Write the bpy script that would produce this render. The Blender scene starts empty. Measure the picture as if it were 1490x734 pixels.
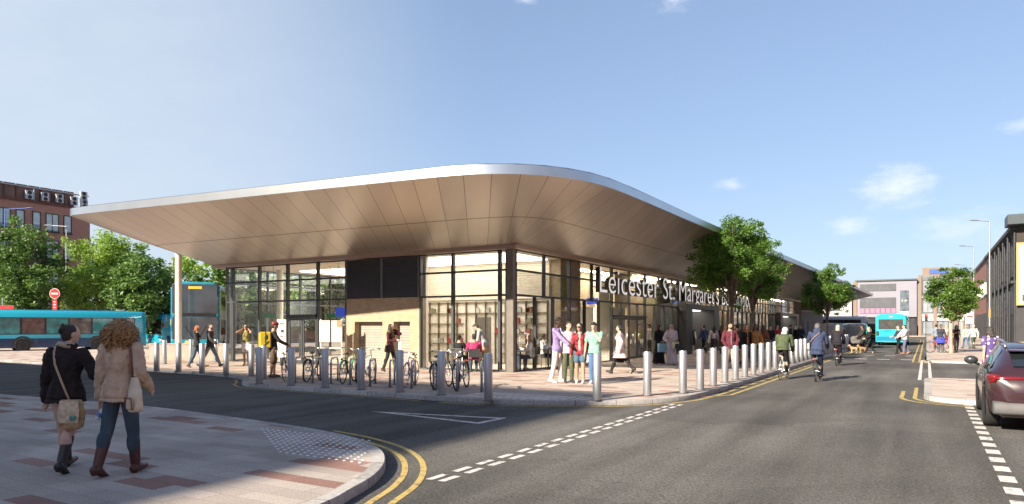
import bpy, bmesh, math, random
from mathutils import Vector, Matrix, noise
import numpy as np
PI = math.pi
R = math.radians
random.seed(11)
SC = bpy.context.scene
COL = SC.collection
# ---------------------------------------------------------------- survey of the place
# The street runs along +Y, the side road along X. Pavements are z = 0, roads z = -0.1.
TH = R(30.84); CT, ST = math.cos(TH), math.sin(TH)
F, PX0, HY, EYE = 1010.0, 745.0, 475.0, 1.62
ROAD = -0.1
def P(px, py, z=0.0):
    """ground point (height z) seen at this pixel of the survey photograph"""
    d = (EYE - z) * F / (py - HY)
    return at(px, d, z)
def at(px, d, z=0.0):
    cx = (px - PX0) / F * d
    return Vector((cx * CT - d * ST, cx * ST + d * CT, z))
def zat(py, d):
    return EYE - (py - HY) * d / F
def onX(px, X):
    k = (px - PX0) / F
    d = X / (k * CT - ST)
    return d * (k * ST + CT)
def onY(px, Y):
    k = (px - PX0) / F
    d = Y / (k * ST + CT)
    return d * (k * CT - ST)
def dep(X, Y):
    return -X * ST + Y * CT

# ---------------------------------------------------------------- materials
MATS = {}
def lin(c):
    return tuple(((x / 12.92) if x <= 0.04045 else ((x + 0.055) / 1.055) ** 2.4) for x in c)
def _nt(name):
    m = bpy.data.materials.new(name); m.use_nodes = True
    nt = m.node_tree; nt.nodes.clear()
    out = nt.nodes.new('ShaderNodeOutputMaterial')
    return m, nt, out
def mat(name, col, rough=0.6, metal=0.0, var=0.12, scale=6.0, bump=0.0, bscale=40.0, spec=0.5, stretch=(1, 1, 1), coat=0.0, emit=None):
    if name in MATS: return MATS[name]
    m, nt, out = _nt(name)
    N, L = nt.nodes.new, nt.links.new
    b = N('ShaderNodeBsdfPrincipled')
    b.inputs['Roughness'].default_value = rough
    b.inputs['Metallic'].default_value = metal
    b.inputs['Specular IOR Level'].default_value = spec
    b.inputs['Coat Weight'].default_value = coat
    b.inputs['Coat Roughness'].default_value = 0.05
    tc = N('ShaderNodeTexCoord'); mp = N('ShaderNodeMapping'); mp.inputs['Scale'].default_value = stretch
    L(tc.outputs['Object'], mp.inputs['Vector'])
    if var:
        n = N('ShaderNodeTexNoise'); n.inputs['Scale'].default_value = scale; n.inputs['Detail'].default_value = 5
        L(mp.outputs[0], n.inputs['Vector'])
        r = N('ShaderNodeValToRGB'); r.color_ramp.elements[0].position = 0.3; r.color_ramp.elements[1].position = 0.7
        r.color_ramp.elements[0].color = (*[max(0, c * (1 - var)) for c in col], 1)
        r.color_ramp.elements[1].color = (*[min(1, c * (1 + var)) for c in col], 1)
        L(n.outputs['Fac'], r.inputs['Fac']); L(r.outputs['Color'], b.inputs['Base Color'])
    else:
        b.inputs['Base Color'].default_value = (*col, 1)
    if bump:
        n2 = N('ShaderNodeTexNoise'); n2.inputs['Scale'].default_value = bscale; n2.inputs['Detail'].default_value = 4
        L(mp.outputs[0], n2.inputs['Vector'])
        bp = N('ShaderNodeBump'); bp.inputs['Strength'].default_value = bump; bp.inputs['Distance'].default_value = 0.02
        L(n2.outputs['Fac'], bp.inputs['Height']); L(bp.outputs[0], b.inputs['Normal'])
    if emit:
        b.inputs['Emission Color'].default_value = (*emit[0], 1); b.inputs['Emission Strength'].default_value = emit[1]
    L(b.outputs[0], out.inputs['Surface'])
    MATS[name] = m
    return m
def cloth(col, name=None):
    k = name or 'cloth_%02x%02x%02x' % tuple(int(c * 255) for c in col)
    return mat(k, col, rough=0.85, var=0.2, scale=9, bump=0.95, bscale=15, spec=0.2, stretch=(1, 1, .45))
def glass(name='glass', tint=(.93, .95, .95), refl=0.06, edge=0.5):
    if name in MATS: return MATS[name]
    m, nt, out = _nt(name); N, L = nt.nodes.new, nt.links.new
    t = N('ShaderNodeBsdfTransparent'); t.inputs[0].default_value = (*tint, 1)
    g = N('ShaderNodeBsdfGlossy'); g.inputs['Roughness'].default_value = 0.015
    lw = N('ShaderNodeLayerWeight'); lw.inputs['Blend'].default_value = 0.25
    mr = N('ShaderNodeMapRange'); mr.inputs['To Min'].default_value = refl; mr.inputs['To Max'].default_value = edge
    L(lw.outputs['Fresnel'], mr.inputs['Value'])
    mx = N('ShaderNodeMixShader'); L(mr.outputs[0], mx.inputs[0]); L(t.outputs[0], mx.inputs[1]); L(g.outputs[0], mx.inputs[2])
    L(mx.outputs[0], out.inputs['Surface'])
    MATS[name] = m
    return m
def brick(name, c1, c2, mortar, sc=(1, 1, 1), bw=.225, bh=.075, axis='xz', msize=.012):
    if name in MATS: return MATS[name]
    m, nt, out = _nt(name); N, L = nt.nodes.new, nt.links.new
    b = N('ShaderNodeBsdfPrincipled'); b.inputs['Roughness'].default_value = .85; b.inputs['Specular IOR Level'].default_value = .25
    g = N('ShaderNodeNewGeometry'); sp = N('ShaderNodeSeparateXYZ'); L(g.outputs['Position'], sp.inputs[0])
    add = N('ShaderNodeMath'); add.operation = 'ADD'; L(sp.outputs['X'], add.inputs[0]); L(sp.outputs['Y'], add.inputs[1])
    cb = N('ShaderNodeCombineXYZ'); L(add.outputs[0], cb.inputs[0]); L(sp.outputs['Z'], cb.inputs[1])
    br = N('ShaderNodeTexBrick'); br.inputs['Scale'].default_value = 1.0
    br.inputs['Color1'].default_value = (*c1, 1); br.inputs['Color2'].default_value = (*c2, 1); br.inputs['Mortar'].default_value = (*mortar, 1)
    br.inputs['Brick Width'].default_value = bw; br.inputs['Row Height'].default_value = bh; br.inputs['Mortar Size'].default_value = msize
    L(cb.outputs[0], br.inputs['Vector'])
    n = N('ShaderNodeTexNoise'); n.inputs['Scale'].default_value = 3.0; n.inputs['Detail'].default_value = 6; L(g.outputs['Position'], n.inputs['Vector'])
    mx = N('ShaderNodeMix'); mx.data_type = 'RGBA'; mx.blend_type = 'MULTIPLY'; mx.inputs['Factor'].default_value = .5
    L(br.outputs['Color'], mx.inputs['A'])
    r = N('ShaderNodeValToRGB'); r.color_ramp.elements[0].color = (.55, .55, .55, 1); r.color_ramp.elements[1].color = (1.3, 1.3, 1.3, 1)
    L(n.outputs['Fac'], r.inputs[0]); L(r.outputs[0], mx.inputs['B']); L(mx.outputs['Result'], b.inputs['Base Color'])
    bp = N('ShaderNodeBump'); bp.inputs['Strength'].default_value = .5; bp.inputs['Distance'].default_value = .01; bp.invert = True
    L(br.outputs['Fac'], bp.inputs['Height']); L(bp.outputs[0], b.inputs['Normal'])
    L(b.outputs[0], out.inputs['Surface'])
    MATS[name] = m
    return m

# ---------------------------------------------------------------- mesh builder
class MB:
    def __init__(s): s.v = []; s.f = []; s.m = []; s.uv = None
    def vs(s, pts):
        k = len(s.v); s.v.extend([tuple(p) for p in pts]); return k
    def face(s, idx, mi=0): s.f.append(tuple(idx)); s.m.append(mi)
    def poly(s, pts, mi=0):
        k = s.vs(pts); s.face(range(k, k + len(pts)), mi); return s
    def box(s, c, size, rz=0.0, mi=0, M=None):
        x, y, z = [q / 2 for q in size]
        pts = [Vector((i * x, j * y, k * z)) for k in (-1, 1) for j in (-1, 1) for i in (-1, 1)]
        if M is None: M = Matrix.Rotation(rz, 3, 'Z')
        k = s.vs([M @ p + Vector(c) for p in pts])
        for q in ((0, 2, 3, 1), (4, 5, 7, 6), (0, 1, 5, 4), (2, 6, 7, 3), (0, 4, 6, 2), (1, 3, 7, 5)):
            s.face([k + i for i in q], mi)
        return s
    def bx(s, x0, x1, y0, y1, z0, z1, mi=0):
        return s.box(((x0 + x1) / 2, (y0 + y1) / 2, (z0 + z1) / 2), (abs(x1 - x0), abs(y1 - y0), abs(z1 - z0)), 0, mi)
    def prism(s, pts, z0, z1, mi=0):
        """vertical prism over a plan outline (any orientation)"""
        a = sum(pts[i][0] * pts[(i + 1) % len(pts)][1] - pts[(i + 1) % len(pts)][0] * pts[i][1] for i in range(len(pts)))
        if a < 0: pts = list(reversed(pts))
        n = len(pts); k = s.vs([(p[0], p[1], z0) for p in pts] + [(p[0], p[1], z1) for p in pts])
        s.face(list(range(k + n - 1, k - 1, -1)), mi); s.face(range(k + n, k + 2 * n), mi)
        for i in range(n):
            j = (i + 1) % n; s.face((k + i, k + j, k + n + j, k + n + i), mi)
        return s
    def prof(s, pts, x0, x1, mi=0, axis='x'):
        """extrude a (y,z) outline along x (or an (x,z) outline along y)"""
        a = sum(pts[i][0] * pts[(i + 1) % len(pts)][1] - pts[(i + 1) % len(pts)][0] * pts[i][1] for i in range(len(pts)))
        if (a < 0) == (axis == 'x'): pts = list(reversed(pts))
        n = len(pts)
        mk = (lambda p, t: (t, p[0], p[1])) if axis == 'x' else (lambda p, t: (p[0], t, p[1]))
        k = s.vs([mk(p, x0) for p in pts] + [mk(p, x1) for p in pts])
        s.face(list(range(k + n - 1, k - 1, -1)), mi); s.face(range(k + n, k + 2 * n), mi)
        for i in range(n):
            j = (i + 1) % n; s.face((k + i, k + j, k + n + j, k + n + i), mi)
        return s
    def tube(s, p0, p1, r0, r1=None, n=10, cap=True, mi=0):
        r1 = r0 if r1 is None else r1
        p0, p1 = Vector(p0), Vector(p1); d = p1 - p0
        if d.length < 1e-6: return s
        q = d.to_track_quat('Z', 'Y').to_matrix(); u, w = q.col[0], q.col[1]
        k = s.vs([p0 + (u * math.cos(t) + w * math.sin(t)) * r0 for t in [2 * PI * i / n for i in range(n)]] +
                 [p1 + (u * math.cos(t) + w * math.sin(t)) * r1 for t in [2 * PI * i / n for i in range(n)]])
        for i in range(n):
            j = (i + 1) % n; s.face((k + i, k + j, k + n + j, k + n + i), mi)
        if cap: s.face(list(range(k + n - 1, k - 1, -1)), mi); s.face(range(k + n, k + 2 * n), mi)
        return s
    def path(s, pts, r, n=8, mi=0, closed=False):
        pts = [Vector(p) for p in pts]; m = len(pts); rr = r if isinstance(r, (list, tuple)) else [r] * m
        rings = []; up = None
        for i, p in enumerate(pts):
            a = pts[i - 1] if (i or closed) else p; b = pts[(i + 1) % m] if (i < m - 1 or closed) else p
            t = (b - a).normalized()
            if up is None:
                up = Vector((0, 0, 1)) if abs(t.z) < .9 else Vector((1, 0, 0))
            u = (up - t * up.dot(t))
            u = u.normalized() if u.length > 1e-5 else t.orthogonal().normalized()
            up = u; w = t.cross(u)
            rings.append(s.vs([p + (u * math.cos(q) + w * math.sin(q)) * rr[i] for q in [2 * PI * j / n for j in range(n)]]))
        for i in range(m if closed else m - 1):
            a, b = rings[i], rings[(i + 1) % m]
            for j in range(n):
                l = (j + 1) % n; s.face((a + j, a + l, b + l, b + j), mi)
        if not closed:
            s.face([rings[0] + j for j in range(n - 1, -1, -1)], mi); s.face([rings[-1] + j for j in range(n)], mi)
        return s
    def ell(s, c, r, M=None, nu=10, nv=7, mi=0):
        c = Vector(c); r = (r, r, r) if not isinstance(r, (tuple, list, Vector)) else r
        M = M or Matrix.Identity(3)
        top = s.vs([c + M @ Vector((0, 0, r[2]))]); rows = []
        for i in range(1, nv):
            ph = PI * i / nv
            rows.append(s.vs([c + M @ Vector((r[0] * math.sin(ph) * math.cos(2 * PI * j / nu), r[1] * math.sin(ph) * math.sin(2 * PI * j / nu), r[2] * math.cos(ph))) for j in range(nu)]))
        bot = s.vs([c + M @ Vector((0, 0, -r[2]))])
        for j in range(nu):
            l = (j + 1) % nu
            s.face((top, rows[0] + j, rows[0] + l), mi); s.face((bot, rows[-1] + l, rows[-1] + j), mi)
            for i in range(len(rows) - 1):
                s.face((rows[i] + j, rows[i + 1] + j, rows[i + 1] + l, rows[i] + l), mi)
        return s
    def cap(s, p0, p1, r0, r1, n=10):
        s.tube(p0, p1, r0, r1, n); s.ell(p0, r0, None, n, 6); s.ell(p1, r1, None, n, 6); return s
    def loft(s, secs, n=16, mi=0):
        """closed skin through ellipse sections (centre, half width vector, half depth vector)"""
        rings = []
        for c, u, w in secs:
            rings.append(s.vs([Vector(c) + Vector(u) * math.cos(2 * PI * j / n) + Vector(w) * math.sin(2 * PI * j / n) for j in range(n)]))
        for a, b in zip(rings, rings[1:]):
            for j in range(n):
                l = (j + 1) % n; s.face((a + j, a + l, b + l, b + j), mi)
        s.face([rings[0] + j for j in range(n - 1, -1, -1)], mi); s.face([rings[-1] + j for j in range(n)], mi)
        return s
    def lathe(s, prof, c=(0, 0, 0), n=20, axis='z', mi=0):
        """turn (radius, height) round an axis through c"""
        c = Vector(c); rings = []
        for r, h in prof:
            if axis == 'z': rings.append(s.vs([c + Vector((r * math.cos(2 * PI * j / n), r * math.sin(2 * PI * j / n), h)) for j in range(n)]))
            else: rings.append(s.vs([c + Vector((h, r * math.cos(2 * PI * j / n), r * math.sin(2 * PI * j / n))) for j in range(n)]))
        for a, b in zip(rings, rings[1:]):
            for j in range(n):
                l = (j + 1) % n; s.face((a + j, a + l, b + l, b + j), mi)
        s.face([rings[0] + j for j in range(n - 1, -1, -1)], mi); s.face([rings[-1] + j for j in range(n)], mi)
        return s
    def build(s, name, ms, parent=None, smooth=None, bevel=None, remesh=None, sub=0, fix=True):
        me = bpy.data.meshes.new(name); me.from_pydata(s.v, [], s.f)
        ms = ms if isinstance(ms, (list, tuple)) else [ms]
        for m in ms: me.materials.append(m)
        if len(ms) > 1: me.polygons.foreach_set('material_index', s.m)
        if s.uv:
            uvl = me.uv_layers.new(name='UVMap')
            uvl.data.foreach_set('uv', [c for f in s.uv for q in f for c in q])
        me.update()
        if fix and not s.uv and not remesh:
            bm = bmesh.new(); bm.from_mesh(me); bmesh.ops.recalc_face_normals(bm, faces=bm.faces); bm.to_mesh(me); bm.free()
        if smooth is not None:
            me.polygons.foreach_set('use_smooth', [True] * len(me.polygons))
            if smooth < 180: me.set_sharp_from_angle(angle=R(smooth))
        o = bpy.data.objects.new(name, me); COL.objects.link(o)
        if parent: o.parent = parent
        if bevel:
            b = o.modifiers.new('edge', 'BEVEL'); b.width = bevel; b.segments = 2; b.limit_method = 'ANGLE'; b.angle_limit = R(40)
        if remesh:
            me.polygons.foreach_set('use_smooth', [True] * len(me.polygons))
            r = o.modifiers.new('skin', 'REMESH'); r.mode = 'VOXEL'; r.voxel_size = remesh; r.use_smooth_shade = True
            q = o.modifiers.new('relax', 'SMOOTH'); q.factor = .5; q.iterations = sub or 3
        return o

def tag(o, label=None, cat=None, group=None, kind=None):
    if label: o['label'] = label
    if cat: o['category'] = cat
    if group: o['group'] = group
    if kind: o['kind'] = kind
    return o
def thing(name, label, cat, loc=(0, 0, 0), rz=0.0, group=None):
    o = bpy.data.objects.new(name, None); COL.objects.link(o); o.empty_display_size = .2
    o.location = loc; o.rotation_euler = (0, 0, rz)
    return tag(o, label, cat, group)
def copy_tree(o, parent=None):
    c = o.copy(); COL.objects.link(c); c.parent = parent
    for ch in [q for q in o.children]: copy_tree(ch, c)
    return c
ORD = 'first second third fourth fifth sixth seventh eighth ninth tenth eleventh twelfth thirteenth fourteenth fifteenth sixteenth seventeenth eighteenth nineteenth twentieth'.split()
def nth(i):
    if i < 20: return ORD[i]
    return ('twenty ' if i < 29 else 'thirty ') + (ORD[(i - 20) % 10]) if (i + 1) % 10 else 'thirtieth'
# ---------------------------------------------------------------- camera, light, sky
cam = bpy.data.cameras.new('camera'); co = bpy.data.objects.new('camera', cam); COL.objects.link(co)
co.location = (0, 0, EYE); co.rotation_euler = (PI / 2, 0, TH)
cam.sensor_width = 36; cam.lens = F / 1490 * 36; cam.shift_y = (HY - 367) / 1490; cam.clip_end = 6000; cam.clip_start = .1
SC.camera = co
SUN_EL = R(28); SAZ = Vector((.27, .963, 0)).normalized()      # ground direction in which shadows fall
sl = bpy.data.lights.new('sun', 'SUN'); sl.energy = 5.0; sl.angle = R(.7); sl.color = (1, .87, .70)
so = bpy.data.objects.new('sun', sl); COL.objects.link(so)
so.rotation_euler = Vector((SAZ.x * math.cos(SUN_EL), SAZ.y * math.cos(SUN_EL), -math.sin(SUN_EL))).to_track_quat('-Z', 'Y').to_euler()
w = bpy.data.worlds.new('World'); SC.world = w; w.use_nodes = True
nt = w.node_tree; nt.nodes.clear(); N, L = nt.nodes.new, nt.links.new
wo = N('ShaderNodeOutputWorld'); bg = N('ShaderNodeBackground'); bg.inputs['Strength'].default_value = .082
sky = N('ShaderNodeTexSky'); sky.sky_type = 'NISHITA'; sky.sun_disc = False; sky.sun_elevation = SUN_EL
sky.sun_rotation = math.atan2(-SAZ.x, -SAZ.y); sky.air_density = 1.0; sky.dust_density = 1.0; sky.ozone_density = 2.2; sky.altitude = 50
# softer contrast between zenith and horizon, then a few small clouds by direction
gm = N('ShaderNodeGamma'); gm.inputs['Gamma'].default_value = .54; L(sky.outputs[0], gm.inputs['Color'])
ml = N('ShaderNodeMix'); ml.data_type = 'RGBA'; ml.blend_type = 'MULTIPLY'; ml.inputs['Factor'].default_value = 1; L(gm.outputs[0], ml.inputs['A']); ml.inputs['B'].default_value = (1.27, 1.41, 1.68, 1)
tc = N('ShaderNodeTexCoord'); last = ml.outputs['Result']
cn = N('ShaderNodeTexNoise'); cn.inputs['Scale'].default_value = 13; cn.inputs['Detail'].default_value = 8; cn.inputs['Roughness'].default_value = .62
mp = N('ShaderNodeMapping'); mp.inputs['Scale'].default_value = (1, 1, 2.2); L(tc.outputs['Generated'], mp.inputs['Vector']); L(mp.outputs[0], cn.inputs['Vector'])
def cloud(px, py, w, amt):
    global last
    d = Vector(((px - PX0) / F * CT - ST, (px - PX0) / F * ST + CT, -(py - HY) / F)).normalized()
    sb = N('ShaderNodeVectorMath'); sb.operation = 'SUBTRACT'; L(tc.outputs['Generated'], sb.inputs[0]); sb.inputs[1].default_value = d
    sc = N('ShaderNodeVectorMath'); sc.operation = 'MULTIPLY'; L(sb.outputs[0], sc.inputs[0]); sc.inputs[1].default_value = (1 / w, 1 / w, 2.3 / w)
    ln = N('ShaderNodeVectorMath'); ln.operation = 'LENGTH'; L(sc.outputs[0], ln.inputs[0])
    a = N('ShaderNodeMapRange'); a.inputs['From Min'].default_value = 0; a.inputs['From Max'].default_value = 1; a.inputs['To Min'].default_value = .28; a.inputs['To Max'].default_value = -.30; a.clamp = False; L(ln.outputs['Value'], a.inputs['Value'])
    ad = N('ShaderNodeMath'); ad.operation = 'ADD'; L(a.outputs[0], ad.inputs[0]); L(cn.outputs['Fac'], ad.inputs[1])
    r = N('ShaderNodeMapRange'); r.interpolation_type = 'SMOOTHSTEP'; r.inputs['From Min'].default_value = .52; r.inputs['From Max'].default_value = .95; r.inputs['To Max'].default_value = amt; L(ad.outputs[0], r.inputs['Value'])
    cm = N('ShaderNodeMix'); cm.data_type = 'RGBA'; L(r.outputs[0], cm.inputs['Factor']); L(last, cm.inputs['A']); cm.inputs['B'].default_value = (5.2, 5.3, 5.6, 1); last = cm.outputs['Result']
for q in ((1320, 280, .15, .7), (985, 2, .08, .9), (1066, 270, .05, .5), (1485, 182, .06, .6), (1225, 330, .09, .5), (1420, 330, .16, .4), (765, 0, .04, .5)): cloud(*q)
# thin high veil towards the sun's side of the town
vd = Vector((-CT * 1.15 - ST, -ST * 1.15 + CT, .30)).normalized()
dt = N('ShaderNodeVectorMath'); dt.operation = 'DOT_PRODUCT'; L(tc.outputs['Generated'], dt.inputs[0]); dt.inputs[1].default_value = vd
vr = N('ShaderNodeMapRange'); vr.interpolation_type = 'SMOOTHSTEP'; vr.inputs['From Min'].default_value = .68; vr.inputs['From Max'].default_value = .985; vr.inputs['To Max'].default_value = .72; L(dt.outputs['Value'], vr.inputs['Value'])
vn = N('ShaderNodeMapRange'); vn.inputs['From Min'].default_value = .3; vn.inputs['From Max'].default_value = .7; vn.inputs['To Min'].default_value = .88; vn.inputs['To Max'].default_value = 1.0; L(cn.outputs['Fac'], vn.inputs['Value'])
vm = N('ShaderNodeMath'); vm.operation = 'MULTIPLY'; L(vr.outputs[0], vm.inputs[0]); L(vn.outputs[0], vm.inputs[1])
vx_ = N('ShaderNodeMix'); vx_.data_type = 'RGBA'; L(vm.outputs[0], vx_.inputs['Factor']); L(last, vx_.inputs['A']); vx_.inputs['B'].default_value = (3.6, 4.02, 4.5, 1); last = vx_.outputs['Result']
L(last, bg.inputs['Color']); L(bg.outputs[0], wo.inputs['Surface'])
SC.view_settings.view_transform = 'Standard'; SC.view_settings.look = 'None'; SC.view_settings.exposure = 1.4; SC.view_settings.gamma = 1
SC.view_settings.use_curve_mapping = False
SC.render.engine = 'CYCLES'
cy = SC.cycles; cy.use_denoising = True; cy.max_bounces = 6; cy.diffuse_bounces = 3; cy.glossy_bounces = 4; cy.transparent_max_bounces = 24
cy.use_adaptive_sampling = True; cy.adaptive_threshold = .015; cy.caustics_reflective = False; cy.caustics_refractive = False
SC.render.use_persistent_data = False

# ---------------------------------------------------------------- ground materials
def asphalt():
    m, nt, out = _nt('asphalt'); N, L = nt.nodes.new, nt.links.new
    b = N('ShaderNodeBsdfPrincipled'); b.inputs['Roughness'].default_value = .9; b.inputs['Specular IOR Level'].default_value = .082
    g = N('ShaderNodeNewGeometry')
    n1 = N('ShaderNodeTexNoise'); n1.inputs['Scale'].default_value = .25; n1.inputs['Detail'].default_value = 6
    n2 = N('ShaderNodeTexNoise'); n2.inputs['Scale'].default_value = 38; n2.inputs['Detail'].default_value = 4; n2.inputs['Roughness'].default_value = .7
    mp = N('ShaderNodeMapping'); mp.inputs['Scale'].default_value = (1.6, .12, 1); L(g.outputs['Position'], mp.inputs['Vector'])
    n3 = N('ShaderNodeTexNoise'); n3.inputs['Scale'].default_value = 1.0; n3.inputs['Detail'].default_value = 4
    L(mp.outputs[0], n3.inputs['Vector'])
    for n in (n1, n2): L(g.outputs['Position'], n.inputs['Vector'])
    def ramp(n, lo, hi, p0, p1):
        r = N('ShaderNodeMapRange'); r.inputs['From Min'].default_value = p0; r.inputs['From Max'].default_value = p1
        r.inputs['To Min'].default_value = lo; r.inputs['To Max'].default_value = hi; L(n.outputs['Fac'], r.inputs['Value']); return r
    a, c, t = ramp(n1, .76, 1.22, .3, .7), ramp(n2, .4, 1.7, .3, .7), ramp(n3, .80, 1.18, .35, .65)
    m1 = N('ShaderNodeMath'); m1.operation = 'MULTIPLY'; L(a.outputs[0], m1.inputs[0]); L(c.outputs[0], m1.inputs[1])
    m2 = N('ShaderNodeMath'); m2.operation = 'MULTIPLY'; L(m1.outputs[0], m2.inputs[0]); L(t.outputs[0], m2.inputs[1])
    v = N('ShaderNodeVectorMath'); v.operation = 'SCALE'; v.inputs[0].default_value = (.102, .099, .093); L(m2.outputs[0], v.inputs['Scale'])
    # sealed cracks
    vo = N('ShaderNodeTexVoronoi'); vo.feature = 'DISTANCE_TO_EDGE'; vo.inputs['Scale'].default_value = .13
    wn = N('ShaderNodeTexNoise'); wn.inputs['Scale'].default_value = .8; wn.inputs['Detail'].default_value = 5; L(g.outputs['Position'], wn.inputs['Vector'])
    va = N('ShaderNodeVectorMath'); va.operation = 'MULTIPLY_ADD'; va.inputs[1].default_value = (3, 3, 3); L(wn.outputs['Color'], va.inputs[0]); L(g.outputs['Position'], va.inputs[2])
    L(va.outputs[0], vo.inputs['Vector'])
    cr = N('ShaderNodeMapRange'); cr.inputs['From Min'].default_value = 0; cr.inputs['From Max'].default_value = .003; cr.inputs['To Min'].default_value = .72; L(vo.outputs['Distance'], cr.inputs['Value'])
    # relaid patches and oil spots
    pv = N('ShaderNodeTexVoronoi'); pv.distance = 'CHEBYCHEV'; pv.inputs['Scale'].default_value = .21; L(g.outputs['Position'], pv.inputs['Vector'])
    ps = N('ShaderNodeSeparateColor'); L(pv.outputs['Color'], ps.inputs[0]); pm = N('ShaderNodeMapRange'); pm.inputs['To Min'].default_value = .84; pm.inputs['To Max'].default_value = 1.08; L(ps.outputs[0], pm.inputs['Value'])
    on_ = N('ShaderNodeTexNoise'); on_.inputs['Scale'].default_value = 1.3; on_.inputs['Detail'].default_value = 6; on_.inputs['Roughness'].default_value = .65; L(g.outputs['Position'], on_.inputs['Vector'])
    om = N('ShaderNodeMapRange'); om.inputs['From Min'].default_value = .66; om.inputs['From Max'].default_value = .74; om.inputs['To Min'].default_value = 1; om.inputs['To Max'].default_value = .62; L(on_.outputs['Fac'], om.inputs['Value'])
    pq = N('ShaderNodeMath'); pq.operation = 'MULTIPLY'; L(pm.outputs[0], pq.inputs[0]); L(om.outputs[0], pq.inputs[1])
    pr = N('ShaderNodeMath'); pr.operation = 'MULTIPLY'; L(pq.outputs[0], pr.inputs[0]); L(cr.outputs[0], pr.inputs[1])
    v2 = N('ShaderNodeVectorMath'); v2.operation = 'SCALE'; L(v.outputs[0], v2.inputs[0]); L(pr.outputs[0], v2.inputs['Scale'])
    L(v2.outputs[0], b.inputs['Base Color'])
    bp = N('ShaderNodeBump'); bp.inputs['Strength'].default_value = .5; bp.inputs['Distance'].default_value = .012; L(n2.outputs['Fac'], bp.inputs['Height']); L(bp.outputs[0], b.inputs['Normal'])
    L(b.outputs[0], out.inputs['Surface'])
    return m
def paving(name, base, red, share=.17, w=.72, h=.24):
    """long granite slabs laid along X, a share of them red"""
    m, nt, out = _nt(name); N, L = nt.nodes.new, nt.links.new
    b = N('ShaderNodeBsdfPrincipled'); b.inputs['Roughness'].default_value = .88; b.inputs['Specular IOR Level'].default_value = .18
    g = N('ShaderNodeNewGeometry'); sp = N('ShaderNodeSeparateXYZ'); L(g.outputs['Position'], sp.inputs[0])
    def M(op, a, bb=None):
        n = N('ShaderNodeMath'); n.operation = op
        for i, q in enumerate((a, bb)):
            if q is None: continue
            if isinstance(q, (int, float)): n.inputs[i].default_value = q
            else: L(q, n.inputs[i])
        return n.outputs[0]
    row = M('FLOOR', M('DIVIDE', sp.outputs['Y'], h))
    fy = M('FRACT', M('DIVIDE', sp.outputs['Y'], h))
    off = M('MULTIPLY', M('MODULO', M('MULTIPLY', row, 5.0), 7.0), 1 / 7)
    xs = M('ADD', M('DIVIDE', sp.outputs['X'], w), off)
    col = M('FLOOR', xs); fx = M('FRACT', xs)
    cb = N('ShaderNodeCombineXYZ'); L(col, cb.inputs[0]); L(row, cb.inputs[1])
    wn = N('ShaderNodeTexWhiteNoise'); wn.noise_dimensions = '2D'; L(cb.outputs[0], wn.inputs['Vector'])
    isred = M('LESS_THAN', wn.outputs['Value'], share)
    spc = N('ShaderNodeSeparateColor'); L(wn.outputs['Color'], spc.inputs[0])
    tone = N('ShaderNodeMapRange'); tone.inputs['To Min'].default_value = .86; tone.inputs['To Max'].default_value = 1.1; L(spc.outputs[1], tone.inputs['Value'])
    mx = N('ShaderNodeMix'); mx.data_type = 'RGBA'; mx.inputs['A'].default_value = (*base, 1); mx.inputs['B'].default_value = (*red, 1); L(isred, mx.inputs['Factor'])
    # granite speckle and grime
    n1 = N('ShaderNodeTexNoise'); n1.inputs['Scale'].default_value = 55; n1.inputs['Detail'].default_value = 3; L(g.outputs['Position'], n1.inputs['Vector'])
    n2 = N('ShaderNodeTexNoise'); n2.inputs['Scale'].default_value = .9; n2.inputs['Detail'].default_value = 6; L(g.outputs['Position'], n2.inputs['Vector'])
    s1 = N('ShaderNodeMapRange'); s1.inputs['From Min'].default_value = .3; s1.inputs['From Max'].default_value = .7; s1.inputs['To Min'].default_value = .74; s1.inputs['To Max'].default_value = 1.24; L(n1.outputs['Fac'], s1.inputs['Value'])
    s2 = N('ShaderNodeMapRange'); s2.inputs['From Min'].default_value = .3; s2.inputs['From Max'].default_value = .7; s2.inputs['To Min'].default_value = .8; s2.inputs['To Max'].default_value = 1.14; L(n2.outputs['Fac'], s2.inputs['Value'])
    jx = M('LESS_THAN', M('MULTIPLY', M('MINIMUM', fx, M('SUBTRACT', 1.0, fx)), w), .004)
    jy = M('LESS_THAN', M('MULTIPLY', M('MINIMUM', fy, M('SUBTRACT', 1.0, fy)), h), .004)
    joint = M('MAXIMUM', jx, jy); jd = M('SUBTRACT', 1.0, M('MULTIPLY', joint, .3))
    k = M('MULTIPLY', M('MULTIPLY', s1.outputs[0], s2.outputs[0]), M('MULTIPLY', tone.outputs[0], jd))
    v = N('ShaderNodeVectorMath'); v.operation = 'SCALE'; L(mx.outputs['Result'], v.inputs[0]); L(k, v.inputs['Scale'])
    L(v.outputs[0], b.inputs['Base Color'])
    bp = N('ShaderNodeBump'); bp.inputs['Strength'].default_value = .35; bp.inputs['Distance'].default_value = .006; L(k, bp.inputs['Height']); L(bp.outputs[0], b.inputs['Normal'])
    L(b.outputs[0], out.inputs['Surface'])
    return m
M_asph = asphalt()
M_pave = paving('granite_paving', (.44, .375, .325), (.33, .195, .16), .14)
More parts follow.
